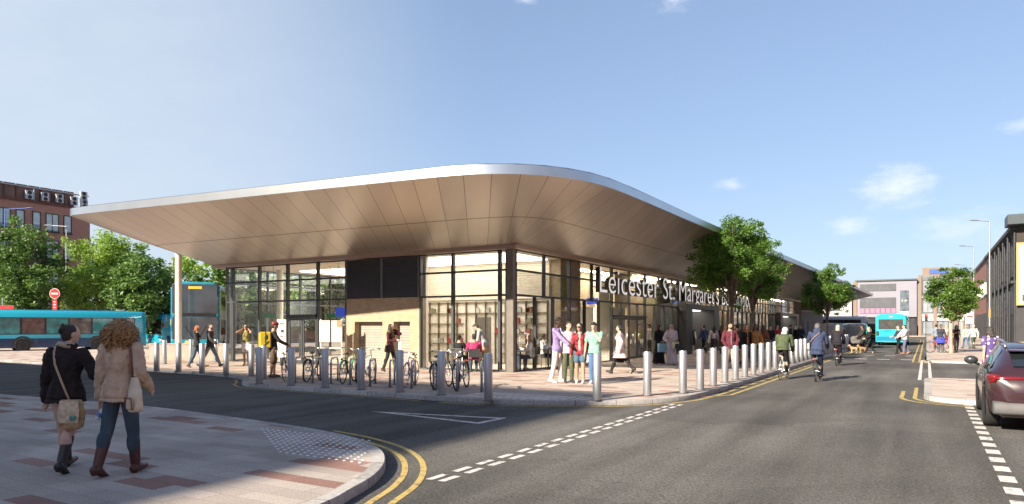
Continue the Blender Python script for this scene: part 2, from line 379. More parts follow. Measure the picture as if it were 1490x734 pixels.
def kerbmat():
    """granite kerb stones 0.9 m long with mortar joints"""
    m, nt, out = _nt('kerb_stones'); N, L = nt.nodes.new, nt.links.new
    b = N('ShaderNodeBsdfPrincipled'); b.inputs['Roughness'].default_value = .85; b.inputs['Specular IOR Level'].default_value = .2
    uv = N('ShaderNodeUVMap'); sp = N('ShaderNodeSeparateXYZ'); L(uv.outputs[0], sp.inputs[0])
    d = N('ShaderNodeMath'); d.operation = 'DIVIDE'; L(sp.outputs[0], d.inputs[0]); d.inputs[1].default_value = .915
    f = N('ShaderNodeMath'); f.operation = 'FRACT'; L(d.outputs[0], f.inputs[0]); fl = N('ShaderNodeMath'); fl.operation = 'FLOOR'; L(d.outputs[0], fl.inputs[0])
    j = N('ShaderNodeMath'); j.operation = 'LESS_THAN'; L(f.outputs[0], j.inputs[0]); j.inputs[1].default_value = .016
    wn = N('ShaderNodeTexWhiteNoise'); wn.noise_dimensions = '1D'; L(fl.outputs[0], wn.inputs['W'])
    g = N('ShaderNodeNewGeometry'); n = N('ShaderNodeTexNoise'); n.inputs['Scale'].default_value = 14; n.inputs['Detail'].default_value = 7; L(g.outputs['Position'], n.inputs['Vector'])
    a = N('ShaderNodeMath'); a.operation = 'MULTIPLY_ADD'; L(wn.outputs['Value'], a.inputs[0]); a.inputs[1].default_value = .45; L(n.outputs['Fac'], a.inputs[2])
    r = N('ShaderNodeValToRGB'); e = r.color_ramp.elements; e[0].position = .3; e[0].color = (.21, .205, .20, 1); e[1].position = 1.1; e[1].color = (.44, .425, .40, 1); L(a.outputs[0], r.inputs[0])
    mx = N('ShaderNodeMix'); mx.data_type = 'RGBA'; L(j.outputs[0], mx.inputs['Factor']); L(r.outputs[0], mx.inputs['A']); mx.inputs['B'].default_value = (.12, .115, .11, 1); L(mx.outputs['Result'], b.inputs['Base Color'])
    bp = N('ShaderNodeBump'); bp.inputs['Strength'].default_value = .4; bp.inputs['Distance'].default_value = .01; L(n.outputs['Fac'], bp.inputs['Height']); L(bp.outputs[0], b.inputs['Normal'])
    L(b.outputs[0], out.inputs['Surface']); return m
M_kerbst = kerbmat()
M_kerb = mat('kerb_granite', (.34, .335, .33), .85, var=.2, scale=14, bump=.4, bscale=60, spec=.2)
def paintmat(name, col):
    """thermoplastic road paint, scuffed through to the asphalt"""
    m, nt, out = _nt(name); N, L = nt.nodes.new, nt.links.new
    b = N('ShaderNodeBsdfPrincipled'); b.inputs['Roughness'].default_value = .8; b.inputs['Specular IOR Level'].default_value = .2
    g = N('ShaderNodeNewGeometry'); n = N('ShaderNodeTexNoise'); n.inputs['Scale'].default_value = 9; n.inputs['Detail'].default_value = 9; n.inputs['Roughness'].default_value = .72; L(g.outputs['Position'], n.inputs['Vector'])
    r = N('ShaderNodeValToRGB'); e = r.color_ramp.elements; e[0].position = .36; e[0].color = (.11, .105, .10, 1); e[1].position = .47; e[1].color = (*[c * .82 for c in col], 1); x = e.new(.62); x.color = (*col, 1)
    L(n.outputs['Fac'], r.inputs[0]); L(r.outputs[0], b.inputs['Base Color']); L(b.outputs[0], out.inputs['Surface']); MATS[name] = m; return m
M_white = paintmat('road_paint_white', (.60, .58, .55)); M_yellow = paintmat('road_paint_yellow', (.47, .35, .12))

# ---------------------------------------------------------------- ground, roads, pavements
g = MB(); n = 24; S = 2500
g.poly([(-S, -S, ROAD), (S, -S, ROAD), (S, S, ROAD), (-S, S, ROAD)])
tag(g.build('road', M_asph), kind='structure')

def curve(pts, k=6):
    """Catmull-Rom through the plan points"""
    pts = [Vector((p[0], p[1])) for p in pts]; out = []
    for i in range(len(pts) - 1):
        a, b, c, d = pts[max(i - 1, 0)], pts[i], pts[i + 1], pts[min(i + 2, len(pts) - 1)]
        for j in range(k):
            t = j / k
            out.append(.5 * ((2 * b) + (c - a) * t + (2 * a - 5 * b + 4 * c - d) * t * t + (3 * b - a - 3 * c + d) * t ** 3))
    out.append(pts[-1]); return out
def offs(line, d):
    """parallel of an open plan line, d to its left"""
    o = []
    for i, p in enumerate(line):
        a, b = line[max(i - 1, 0)], line[min(i + 1, len(line) - 1)]
        t = (b - a).normalized(); o.append(p + Vector((-t.y, t.x)) * d)
    return o
def ribbon(mb, line, d0, d1, z):
    A, B = offs(line, d0), offs(line, d1)
    k = mb.vs([(p.x, p.y, z) for p in A] + [(p.x, p.y, z) for p in B]); n = len(A)
    for i in range(n - 1): mb.face((k + i, k + i + 1, k + n + i + 1, k + n + i))
    return mb
def kerb(line, side, name='kerb'):
    """granite kerb: outer face on the line, top 0.16 wide to the pavement side (side=+1: pavement to the left)"""
    mb = MB(); A = line; B = offs(line, .16 * side); C = offs(line, .012 * side); n = len(A)
    k = mb.vs([(p.x, p.y, ROAD - .05) for p in A] + [(p.x, p.y, -.012) for p in A] + [(p.x, p.y, .003) for p in C] + [(p.x, p.y, .003) for p in B] + [(p.x, p.y, -.05) for p in B])
    for r in range(4):
        for i in range(n - 1): mb.face((k + r * n + i, k + r * n + i + 1, k + (r + 1) * n + i + 1, k + (r + 1) * n + i))
    s_ = [0.0]
    for a, b in zip(line, line[1:]): s_.append(s_[-1] + (b - a).length)
    mb.uv = [[(s_[i], r), (s_[i + 1], r), (s_[i + 1], r + 1), (s_[i], r + 1)] for r in range(4) for i in range(n - 1)]
    o = mb.build(name, M_kerbst, smooth=50); bm = bmesh.new(); bm.from_mesh(o.data); bmesh.ops.recalc_face_normals(bm, faces=bm.faces); bm.to_mesh(o.data); bm.free()
    return tag(o, kind='structure')
# pavement of the station: kerb line, left end -> corner -> up the street
KA = curve([(-120, 20), (-60, 17.4), (-40, 16.1), (-25, 15.6), (-20, 15.1), (-18.3, 14.3), (-17.2, 13.4), (-15.9, 12.95), (-12, 12.9), (-9, 12.85), (-7.6, 13.1), (-6.5, 13.6), (-5.55, 14.4), (-4.95, 15.5), (-4.7, 16.9), (-4.65, 20), (-4.65, 30), (-4.65, 55), (-4.7, 57), (-5.4, 57.9), (-7.4, 58.3), (-8.3, 59.2), (-8.5, 61), (-8.5, 88), (-8.5, 108)], 5)
KA2 = offs(KA, .1)
g = MB(); g.prism([tuple(p) for p in KA2] + [(-120, 130)], -.3, 0)
tag(g.build('station_pavement', M_pave), kind='structure')
kerb(KA, 1)
# island pavement the two women cross
KB = curve([(-70, 7.4), (-30, 7.8), (-18.8, 8.0), (-13.9, 8.3), (-9.8, 8.0), (-8.0, 7.75), (-6.9, 7.4), (-6.15, 6.95), (-5.6, 6.4), (-5.2, 5.8), (-4.95, 5.2), (-4.7, 4.3), (-4.6, 2), (-4.6, -8), (-4.6, -17)], 6)
KB2 = offs(KB, -.1)
g = MB(); g.prism([tuple(p) for p in KB2] + [(-70, -17)], -.3, 0)
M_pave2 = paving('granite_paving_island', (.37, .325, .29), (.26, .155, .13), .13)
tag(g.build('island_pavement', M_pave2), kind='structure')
kerb(KB, -1)
# build-out on the far side of the street
KC = curve([(30, 18.9), (8, 18.6), (4, 18.4), (1.2, 18.2), (.35, 18.35), (-.02, 18.95), (-.05, 20), (-.05, 23), (-.05, 25), (.2, 25.45), (.8, 25.55), (4, 25.6), (30, 25.8)], 5)
g = MB(); g.prism([tuple(p) for p in offs(KC, -.1)], -.3, 0)
tag(g.build('build_out_pavement', M_pave), kind='structure'); kerb(KC, -1)
KD = curve([(30, 37.6), (8, 37.8), (1.4, 38), (.4, 38.2), (.05, 38.9), (.0, 40), (0, 60), (0, 90), (0, 150)], 5)
g = MB(); g.prism([tuple(p) for p in offs(KD, -.1)] + [(30, 150)], -.3, 0)
tag(g.build('street_pavement', M_pave), kind='structure'); kerb(KD, -1)
# pavement across the end of the street
KE = [Vector((-4.7, 133.5)), Vector((60, 133.5))]
g = MB(); g.prism([(-90, 134), (60, 134), (60, 160), (-90, 160)], -.3, 0); tag(g.build('far_pavement', M_pave), kind='structure')
# painted markings
Z = ROAD + .004
def sub(line, a, b):
    return [p for p in line if a(p) and b(p)]
g = MB(); l1 = [p for p in KB if -8.6 < p.x and p.y > -8]
ribbon(g, l1, .20, .275, Z); ribbon(g, l1, .42, .495, Z); tag(g.build('road_markings_yellow', M_yellow), kind='structure')
g = MB(); l2 = [p for p in KA if p.x > -10.5 and p.y < 100]
ribbon(g, l2, -.16, -.25, Z); ribbon(g, [p for p in KA if p.y > 17 and p.y < 100], -.42, -.51, Z)
ribbon(g, [p for p in KA if -19 < p.x < -9], -.16, -.24, Z)
tag(g.build('road_markings_yellow', M_yellow), kind='structure')
g = MB(); l3 = [p for p in KC if p.x < 6 and p.y < 23]
ribbon(g, l3, .14, .23, Z); ribbon(g, [p for p in KC if p.x < .9 and p.y < 21.5], .42, .51, Z)
l4 = [p for p in KD if p.x < 1.0 and p.y < 110]; ribbon(g, l4, .25, .34, Z); ribbon(g, l4, .52, .61, Z)
tag(g.build('road_markings_yellow', M_yellow), kind='structure')
g = MB()
y = 6.2
while y < 15.2:                                             # double give-way dashes across the side road
    g.bx(-4.83, -4.74, y, y + .31, Z, Z + .001); g.bx(-4.66, -4.57, y, y + .31, Z, Z + .001); y += .5
y = 5.4
while y < 18.2: g.bx(.70, .86, y, y + .36, Z, Z + .001); y += .66  # parking bay dashes
for x in (-.24, .06): g.bx(x, x + .1, 25.7, 40.5, Z, Z + .001)
x = -4.3
while x < -.4: g.bx(x, x + .55, 40.6, 41.0, Z, Z + .001); g.bx(x + .1, x + .6, 46, 46.3, Z, Z + .001); x += 1.05
# give-way triangle of the side road
def mark(pts):
    k = g.vs([(p.x, p.y, Z + .001) for p in pts]); g.face(range(k, k + len(pts)))
tri = [P(540, 599.2, ROAD), P(738, 608.8, ROAD), P(697, 617.5, ROAD)]
cen = (tri[0] + tri[1] + tri[2]) / 3
def inset(a, b, c, d):
    u, v = (b - a).normalized(), (c - a).normalized(); s = math.sqrt(max(1e-6, (1 - u.dot(v)) / 2))
    return a + (u + v).normalized() * (d / s)
inn = [inset(tri[0], tri[1], tri[2], .09), inset(tri[1], tri[0], tri[2], .13), inset(tri[2], tri[0], tri[1], .13)]
for i in range(3): mark([tri[i], tri[(i + 1) % 3], inn[(i + 1) % 3], inn[i]])
tag(g.build('road_markings_white', M_white), kind='structure')
# tactile paving: blister domes by the island corner, ribs by the station corner
M_tact = mat('tactile_stud', (.62, .63, .64), .5, var=.1)
g = MB(); y = 6.15
while y < 7.45:
    x = -9.1 + (7.45 - y) * 1.5
    while x < -5.6:
        inside = any(False for _ in ())
        lim = -5.75 - max(0, (y - 6.2)) * .85
        if x < lim: g.lathe([(.024, 0), (.017, .008), (.006, .010)], (x, y, 0), 6)
        x += .125
    y += .125
tag(g.build('tactile_pavement', M_tact, smooth=60), kind='structure')
g = MB(); x = -9.3
while x < -6.5:
    g.bx(x, x + .035, 13.25 if x < -7.6 else 13.45 + (x + 7.6) * .35, 14.35, 0, .006); x += .2
for y in (13.5, 13.9, 14.3): g.bx(-9.3, -6.9, y, y + .03, .0, .004)
tag(g.build('tactile_pavement', M_tact), kind='structure')
for p in (P(300, 586, ROAD), P(1015, 650, ROAD)): pass
# ---------------------------------------------------------------- the bus station
M_frame = mat('aluminium_dark', (.055, .062, .068), .45, .3, var=.05)
M_glass = glass('glass', (.93, .95, .945), .06, .50)
M_soffit_name = 'soffit'
M_buff = brick('buff_brick', (.43, .325, .205), (.35, .255, .155), (.38, .33, .26))
M_plaster = mat('plaster', (.78, .75, .69), .9, var=.05, scale=2)
M_louv = mat('louvre_grey', (.14, .155, .17), .5, .2, var=.06)
M_shut = mat('shutter_beige', (.29, .255, .22), .6, var=.08, scale=3)
M_fascia = mat('fascia_aluminium', (.50, .545, .58), .30, .9, var=.05, scale=1.5)
M_roof = mat('roof_membrane', (.4, .41, .42), .8)
M_trim = mat('bulkhead_bronze', (.42, .31, .24), .4, .5, var=.06)
M_warmlamp = mat('lamp_panel', (.9, .85, .75), .5, var=0, emit=((1, .92, .80), 2.5))
M_portal = mat('portal_grey', (.05, .055, .06), .4, .3, var=.08, scale=2)
M_floor = mat('terrazzo', (.56, .50, .43), .35, var=.1, scale=9)
M_timber = mat('timber_slat', (.50, .33, .17), .55, var=.22, scale=4, stretch=(1, 12, 12))
station = thing('bus_station', 'single storey glass and buff brick bus station under a wide bronze canopy roof', 'bus station', (-12.5, 21, 0))
def W(o, root=station):
    o.parent = root; o.location = -Vector(root.location); return o
FX, FY, HEAD = -12.5, 21.0, 4.36
# roof outline (fascia) in plan
roof_line = [Vector(p) for p in ((-30, 113), (-32, 70), (-37, 42), (-42.2, 31.8), (-41, 29.9), (-34.6, 22.3), (-30.4, 17.35), (-28.6, 15.2), (-28.05, 14.45), (-27.75, 13.95), (-27.4, 13.75), (-26.7, 13.78), (-25.2, 13.92), (-18, 14.72), (-14, 15.14), (-12, 15.36), (-11, 15.50), (-10.2, 15.78), (-9.5, 16.2), (-8.95, 16.75), (-8.55, 17.4), (-8.25, 18.2), (-8.08, 19.2), (-8.0, 21), (-7.95, 29.7), (-7.3, 55), (-6.6, 90), (-6.2, 107), (-6.5, 108), (-9, 109.5))]
ZT, ZB = 6.0, 5.77
g = MB(); k = g.vs([(p.x, p.y, ZT + .02) for p in roof_line]); g.face(range(k, k + len(roof_line)))
W(g.build('roof', M_roof))
g = MB(); n = len(roof_line)
prof = [(.012, ZB - .03), (0, ZB - .025), (0, ZT + .01), (.012, ZT + .018), (.4, ZT + .03)]
A = roof_line + [roof_line[0]]
# fine line so that the curved corner is smooth
fine = []
for i in range(n):
    a, b, c, d = roof_line[i - 1], roof_line[i], roof_line[(i + 1) % n], roof_line[(i + 2) % n]
    m = 1 if (c - b).length > 3 else 5
    for j in range(m):
        t = j / m
        fine.append(b.lerp(c, t) if m == 1 else .5 * ((2 * b) + (c - a) * t * min(1, (c - b).length / max(.01, (b - a).length)) + (2 * b - 2 * b) + (0 * a)) if False else b.lerp(c, t))
# chaikin smoothing of the corner points
def chaikin(pts, it=3):
    for _ in range(it):
        o = []
        for i in range(len(pts)):
            a, b = pts[i], pts[(i + 1) % len(pts)]
            o += [a.lerp(b, .25), a.lerp(b, .75)]
        pts = o
    return pts
fine = chaikin(roof_line, 2)
rings = []
for i, p in enumerate(fine):
    t = (fine[(i + 1) % len(fine)] - fine[i - 1]).normalized(); nrm = Vector((-t.y, t.x))   # inwards (line runs anticlockwise)
    rings.append(g.vs([(p.x + nrm.x * q, p.y + nrm.y * q, z) for q, z in prof]))
for i in range(len(rings)):
    a, b = rings[i], rings[(i + 1) % len(rings)]
    for j in range(len(prof) - 1): g.face((a + j, b + j, b + j + 1, a + j + 1))
W(g.build('fascia', M_fascia, smooth=22))
# soffit: panels from the fascia down to the head of the glazing, laid askew
SZ = 4.47
inner, outer = [], []
def along(line, s):
    for a, b in zip(line, line[1:]):
        l = (b - a).length
        if s <= l: return a.lerp(b, s / l)
        s -= l
    return line[-1]
def length(line): return sum((b - a).length for a, b in zip(line, line[1:]))
fx = fine
def seg(p_from, p_to):
    """part of the smoothed roof line between the points nearest to two plan points"""
    ia = min(range(len(fx)), key=lambda i: (fx[i] - Vector(p_from)).length); ib = min(range(len(fx)), key=lambda i: (fx[i] - Vector(p_to)).length)
    return fx[ia:ib + 1]
IL, IR = -28.8, FX + .28          # edges of the bulkhead ring
IY = FY - .28
end = seg((-41.6, 30.6), (-25.4, 13.9)); le = length(end)
for i in range(26):
    outer.append(along(end, le * i / 26)); inner.append(Vector((IL, IY + (1 - i / 26) * 4)))
fr = seg((-25.4, 13.9), (-9.5, 16.2)); lf = length(fr)
NF = 21
for i in range(NF):
    outer.append(along(fr, lf * i / NF)); inner.append(Vector((IL + (IR - .4 - IL) * i / NF, IY)))
cn_ = seg((-9.5, 16.2), (-8.08, 19.2)); lc = length(cn_)
for i in range(4):
    a = i / 4; outer.append(along(cn_, lc * a)); inner.append(Vector((IR - .4 + .4 * math.sin(a * PI / 2), IY + .4 * (1 - math.cos(a * PI / 2)))))
sd = seg((-8.08, 19.2), (-6.2, 106)); ls = length(sd)
NS = 108
for i in range(NS + 1):
    outer.append(along(sd, ls * i / NS)); inner.append(Vector((IR, min(IY + .4 + (i / NS) * (ls - 1.0) * .985 + min(3.4, i * .5), 108))))
g = MB(); g.uv = []; V = 10
cols = []
for a, b in zip(outer, inner):
    cols.append(g.vs([(*(a.lerp(b, j / V)), (ZB - .02) + (SZ - ZB + .02) * (j / V) - .05 * math.sin(PI * j / V)) for j in range(V + 1)]))
for i in range(len(cols) - 1):
    for j in range(V):
        g.face((cols[i] + j, cols[i] + j + 1, cols[i + 1] + j + 1, cols[i + 1] + j)); g.uv.append([(i, j / V), (i, (j + 1) / V), (i + 1, (j + 1) / V), (i + 1, j / V)])
def soffit_mat():
    m, nt, out = _nt('soffit_bronze'); N, L = nt.nodes.new, nt.links.new
    b = N('ShaderNodeBsdfPrincipled'); b.inputs['Roughness'].default_value = .35; b.inputs['Metallic'].default_value = .78
    uv = N('ShaderNodeUVMap'); sp = N('ShaderNodeSeparateXYZ'); L(uv.outputs[0], sp.inputs[0])
    def M(op, a, bb):
        q = N('ShaderNodeMath'); q.operation = op
        for i, x in enumerate((a, bb)):
            if isinstance(x, (int, float)): q.inputs[i].default_value = x
            else: L(x, q.inputs[i])
        return q.outputs[0]
    fu = M('FRACT', sp.outputs[0], 0); s1 = M('LESS_THAN', M('MINIMUM', fu, M('SUBTRACT', 1.0, fu)), .014)
    s2 = M('LESS_THAN', M('ABSOLUTE', M('SUBTRACT', sp.outputs[1], .52), 0), .006)
    s = M('MAXIMUM', s1, s2)
    fl = M('FLOOR', sp.outputs[0], 0)
    wn = N('ShaderNodeTexWhiteNoise'); wn.noise_dimensions = '1D'; L(fl, wn.inputs['W'])
    mr = N('ShaderNodeMapRange'); mr.inputs['To Min'].default_value = .90; mr.inputs['To Max'].default_value = 1.08; L(wn.outputs['Value'], mr.inputs['Value'])
    v = N('ShaderNodeVectorMath'); v.operation = 'SCALE'; v.inputs[0].default_value = (.52, .455, .405); L(mr.outputs[0], v.inputs['Scale'])
    mx = N('ShaderNodeMix'); mx.data_type = 'RGBA'; L(s, mx.inputs['Factor']); L(v.outputs[0], mx.inputs['A']); mx.inputs['B'].default_value = (.20, .16, .13, 1)
    L(mx.outputs['Result'], b.inputs['Base Color'])
    g = N('ShaderNodeNewGeometry'); n = N('ShaderNodeTexNoise'); n.inputs['Scale'].default_value = .8; n.inputs['Detail'].default_value = 2; L(g.outputs['Position'], n.inputs['Vector'])
    bp = N('ShaderNodeBump'); bp.inputs['Strength'].default_value = .12; bp.inputs['Distance'].default_value = .05; L(n.outputs['Fac'], bp.inputs['Height']); L(bp.outputs[0], b.inputs['Normal'])
    L(b.outputs[0], out.inputs['Surface']); return m
W(g.build('soffit', soffit_mat(), smooth=60))
# bulkhead trim under the soffit
g = MB()
g.bx(IL, IR, IY, FY + .1, HEAD - .02, SZ - .002); g.bx(FX - .1, IR, FY + .1, 107, HEAD - .02, SZ - .002); g.bx(IL, IL + .8, FY + .1, 34, HEAD - .02, SZ - .002)
W(g.build('bulkhead_trim', M_trim))
# ---- glazing
def bay(p0, p1, out, zs, lower=None, upper=None, depth=.14, name='window', t=.05, top=True):
    """one framed bay between plan points; out = outward normal; vertical bars at fractions of the width, per band"""
    p0, p1, out = Vector(p0), Vector(p1), Vector(out); d = (p1 - p0); Lg = d.length; d /= Lg
    rz = math.atan2(d.y, d.x)
    def bar(mb, s0, s1, z0, z1, dp=depth, o=0):
        c = p0 + d * ((s0 + s1) / 2) + out * (o)
        mb.box((c.x, c.y, (z0 + z1) / 2), (s1 - s0, dp, z1 - z0), rz)
    f = MB(); gp = MB()
    bar(f, 0, t, zs[0], zs[-1]); bar(f, Lg - t, Lg, zs[0], zs[-1])
    for z in zs:
        z0 = max(zs[0], z - .035); z1 = min(zs[-1], z + .035)
        bar(f, t, Lg - t, z0, z1, depth * .8)
    for bi, (z0, z1) in enumerate(zip(zs, zs[1:])):
        fr_ = (lower if bi == 0 else upper) or []
        for q in fr_: bar(f, q * Lg - t / 2, q * Lg + t / 2, z0 + .035, z1 - .035, depth)
        cuts = [0] + list(fr_) + [1]
        for a, b in zip(cuts, cuts[1:]):
            c0, c1 = p0 + d * (a * Lg + t / 2), p0 + d * (b * Lg - t / 2)
            gp.poly([(c0.x, c0.y, z0 + .03), (c1.x, c1.y, z0 + .03), (c1.x, c1.y, z1 - .03), (c0.x, c0.y, z1 - .03)])
    fo = W(f.build(name, M_frame)); gp.build('pane', M_glass, fo); return fo
ZS = [.02, 2.73, 3.62, HEAD - .03]
Xs = [onY(p, FY) for p in (330.4, 339.7, 378, 419, 463, 505)]
for i in range(5):
    if i == 3: bay((Xs[i], FY), (Xs[i + 1], FY), (0, -1), [2.0, 2.73, 3.62, HEAD - .03])
    else: bay((Xs[i], FY), (Xs[i + 1], FY), (0, -1), ZS)
# entrance doors in the fourth bay
dr = MB(); x0, x1 = Xs[3], Xs[4]; xm = (x0 + x1) / 2
dr.bx(x0 + .06, x1 - .06, FY - .12, FY + .12, 1.97, 2.12)
W(dr.build('door_header', M_portal))
for a, b in ((x0 + .07, xm - .02), (xm + .02, x1 - .07)):
    f = MB(); f.bx(a, a + .07, FY - .03, FY + .03, .02, 1.96); f.bx(b - .07, b, FY - .03, FY + .03, .02, 1.96); f.bx(a + .07, b - .07, FY - .03, FY + .03, 1.88, 1.96); f.bx(a + .07, b - .07, FY - .03, FY + .03, .02, .16)
    o = W(f.build('door', M_frame)); q = MB(); q.poly([(a + .06, FY, .1), (b - .06, FY, .1), (b - .06, FY, 1.9), (a + .06, FY, 1.9)]); q.build('pane', M_glass, o)
XB0, XB1 = Xs[5], onY(612, FY); XBm = onY(557.5, FY)
# louvres over the brick block
for a, b in ((XB0 + .02, XBm), (XBm, XB1 - .02)):
    f = MB(); f.bx(a, a + .05, FY - .1, FY + .1, 2.74, HEAD - .03); f.bx(b - .05, b, FY - .1, FY + .1, 2.74, HEAD - .03); f.bx(a + .05, b - .05, FY + .06, FY + .09, 2.74, HEAD - .03)
    z = 2.78
    while z < HEAD - .1:
        f.prof([(FY - .085, z), (FY - .045, z + .052), (FY - .02, z + .052), (FY - .02, z)], a + .05, b - .05); z += .070
    W(f.build('louvre_panel', M_louv))
# brick block with two recessed shutters
d1 = (onY(517.5, FY), onY(558, FY)); d2 = (onY(574, FY), onY(598, FY)); zd = 1.80
g = MB()
g.bx(XB0 + .02, d1[0], FY - .06, FY + .3, 0, 2.735); g.bx(d1[1], d2[0], FY - .06, FY + .3, 0, 2.735); g.bx(d2[1], XB1 - .02, FY - .06, FY + .3, 0, 2.735)
for d in (d1, d2): g.bx(d[0], d[1], FY - .06, FY + .3, zd, 2.735)
W(g.build('brick_wall', M_buff))
for d in (d1, d2):
    f = MB(); z = .0
    while z < zd - .01:
        f.prof([(FY + .25, z), (FY + .235, z + .02), (FY + .235, z + .085), (FY + .25, z + .105), (FY + .29, z + .105), (FY + .29, z)], d[0], d[1]); z += .105
    W(f.build('roller_shutter', M_shut))
# cafe bays and corner
C = [XB1, onY(659.5, FY), onY(727.5, FY), onY(738.5, FY)]
for a, b in zip(C, C[1:]): bay((a, FY), (b, FY), (0, -1), ZS)
g = MB(); g.bx(onY(738.5, FY), FX + .06, FY - .08, FY + .1, 0, HEAD - .02); W(g.build('corner_post', mat('post_bronze', (.19, .17, .15), .4, .5), bevel=.01))
# street side: bays of two upper and three lower lights
ys = [21.12, 25.46, 29.88, 34.3, 38.7]
Y3 = onX(889, FX); Y4 = onX(924, FX)
for a, b in zip(ys, ys[1:]):
    if a > 29 and b < 35:
        fo = bay((FX, a), (FX, b), (1, 0), [2.1, 2.73, 3.62, HEAD - .03], [.25, .5, .75], [.5])
        for c, e in ((a + .05, a + 1.1), (a + 1.1, a + 2.2), (a + 2.2, a + 3.3), (a + 3.3, b - .05)):
            f = MB()
            f.bx(FX - .03, FX + .03, c + .01, c + .08, .02, 2.02); f.bx(FX - .03, FX + .03, e - .08, e - .01, .02, 2.02); f.bx(FX - .03, FX + .03, c + .08, e - .08, 1.94, 2.02); f.bx(FX - .03, FX + .03, c + .08, e - .08, .02, .14)
            o = W(f.build('door', M_frame)); q = MB(); q.poly([(FX, c + .07, .1), (FX, e - .07, .1), (FX, e - .07, 1.96), (FX, c + .07, 1.96)]); q.build('pane', M_glass, o)
        f = MB(); f.bx(FX - .1, FX + .16, a, b, 2.03, 2.14); W(f.build('door_header', M_portal))
    else: bay((FX, a), (FX, b), (1, 0), ZS, [1 / 3, 2 / 3], [.5])
bay((FX, 38.7), (FX, 39.7), (1, 0), ZS)
PY = [(39.7, 47.2), (70.2, 81)]
for a, b in PY:
    bay((FX, a), (FX, b), (1, 0), [2.95, 3.62, HEAD - .03], [.33, .67], [.33, .67])
    f = MB(); f.bx(FX - 1.6, FX + .55, a + .02, a + 1.3, 0, 2.66); f.bx(FX - 1.6, FX + .55, b - 1.3, b - .02, 0, 2.66); f.bx(FX - 1.6, FX + .55, a + .02, b - .02, 2.66, 2.94)
    W(f.build('portal', M_portal, bevel=.01))
    f = MB(); f.bx(FX - 1.2, FX - .3, a + 1.5, b - 1.5, 2.62, 2.655); W(f.build('portal_light', M_warmlamp))
    f = MB(); f.bx(FX - 1.5, FX - 1.4, a + 3.9, b - 1.31, 0, 2.65); W(f.build('timber_wall', M_timber))
    bay((FX - 1.45, a + 1.31), (FX - 1.45, a + 3.9), (1, 0), [.02, 2.05, 2.64], [.5], [.5], name='door')
st = 47.2; k5 = (70.2 - 47.2) / 5
for i in range(5): bay((FX, st + i * k5), (FX, st + (i + 1) * k5), (1, 0), ZS, [1 / 3, 2 / 3], [.25, .5, .75])
g = MB(); g.bx(FX - .35, FX + .1, 81.02, 86, 0, HEAD - .02); W(g.build('brick_pier', brick('red_buff_brick', (.42, .24, .14), (.34, .19, .11), (.35, .28, .22))))
# ---- inside
g = MB(); g.bx(-28.2, FX - .08, FY + .08, 107, -.05, .012); W(g.build('hall_floor', M_floor))
def slat_ceiling():
    m, nt, out = _nt('slat_ceiling'); N, L = nt.nodes.new, nt.links.new
    b = N('ShaderNodeBsdfPrincipled'); b.inputs['Roughness'].default_value = .6
    g_ = N('ShaderNodeNewGeometry'); wv = N('ShaderNodeTexWave'); wv.wave_type = 'BANDS'; wv.bands_direction = 'Y'; wv.inputs['Scale'].default_value = 2.0; wv.inputs['Distortion'].default_value = 0
    L(g_.outputs['Position'], wv.inputs['Vector'])
    r = N('ShaderNodeValToRGB'); r.color_ramp.elements[0].color = (.42, .33, .23, 1); r.color_ramp.elements[1].color = (.72, .62, .49, 1); L(wv.outputs['Fac'], r.inputs[0]); L(r.outputs[0], b.inputs['Base Color'])
    L(b.outputs[0], out.inputs['Surface']); return m
g = MB(); g.bx(-28.2, FX - .1, FY + .1, 107, HEAD - .015, HEAD + .05); W(g.build('ceiling', slat_ceiling()))
XW = -20.25
g = MB(); g.bx(XW - .15, XW, FY + .65, 25.3, .012, HEAD - .02); g.bx(XW, FX - .75, 25.3, 25.5, .012, HEAD - .02)
W(g.build('cafe_wall', M_plaster))
g = MB(); z = 2.78
while z < HEAD - .1: g.bx(XW + .02, FX - .77, 25.2, 25.29, z, z + .085); z += .096
W(g.build('timber_slat_bulkhead', mat('pale_slat', (.66, .58, .46), .6, var=.1, scale=3, stretch=(.3, 1, 6))))
g = MB(); g.bx(FX - .75, FX - .3, 25.3, 27.2, .012, HEAD - .02); g.bx(FX - 2.6, FX - 2.3, 29.0, 33.2, 2.6, HEAD - .02); g.bx(FX - 1.5, FX - 1.2, 35.4, 39.6, .012, HEAD - .02)
g.bx(FX - 1.5, FX - 1.2, 33.2, 35.4, 2.6, HEAD - .02)
for i in range(16):
    y = 47.5 + i * 1.44; g.bx(FX - .75, FX - .5, y, y + .92, .012, HEAD - .02)
W(g.build('inner_brick_wall', M_buff))
g = MB(); g.bx(FX - 1.6, FX - 1.5, 47.2, 70.2, .012, HEAD - .02); W(g.build('inner_wall', mat('inner_wall_grey', (.25, .235, .22), .8)))
g = MB(); g.bx(XB0 + .25, XB1 - .1, FY + .45, FY + .6, .012, HEAD - .02); g.bx(-21, -20.8, 34, 106, .012, HEAD - .02); g.bx(-28, -21, 34, 34.2, .012, HEAD - .02); g.bx(-21, FX, 106, 106.2, .012, HEAD - .02)
W(g.build('hall_wall', M_plaster))
for i in range(3): bay((-28.0, 21.2 + i * 4.2), (-28.0, 21.2 + (i + 1) * 4.2), (-1, 0), ZS, [.5], [.5])
for x, y in ((-27.0, 23.2), (-24.2, 25.8), (-16.2, 31), (-16.2, 36.5), (-19.5, 29)):
    g = MB(); g.lathe([(.16, 0), (.16, HEAD)], (x, y, .01), 18); W(g.build('hall_column', mat('column_cream', (.62, .58, .50), .45), smooth=60))
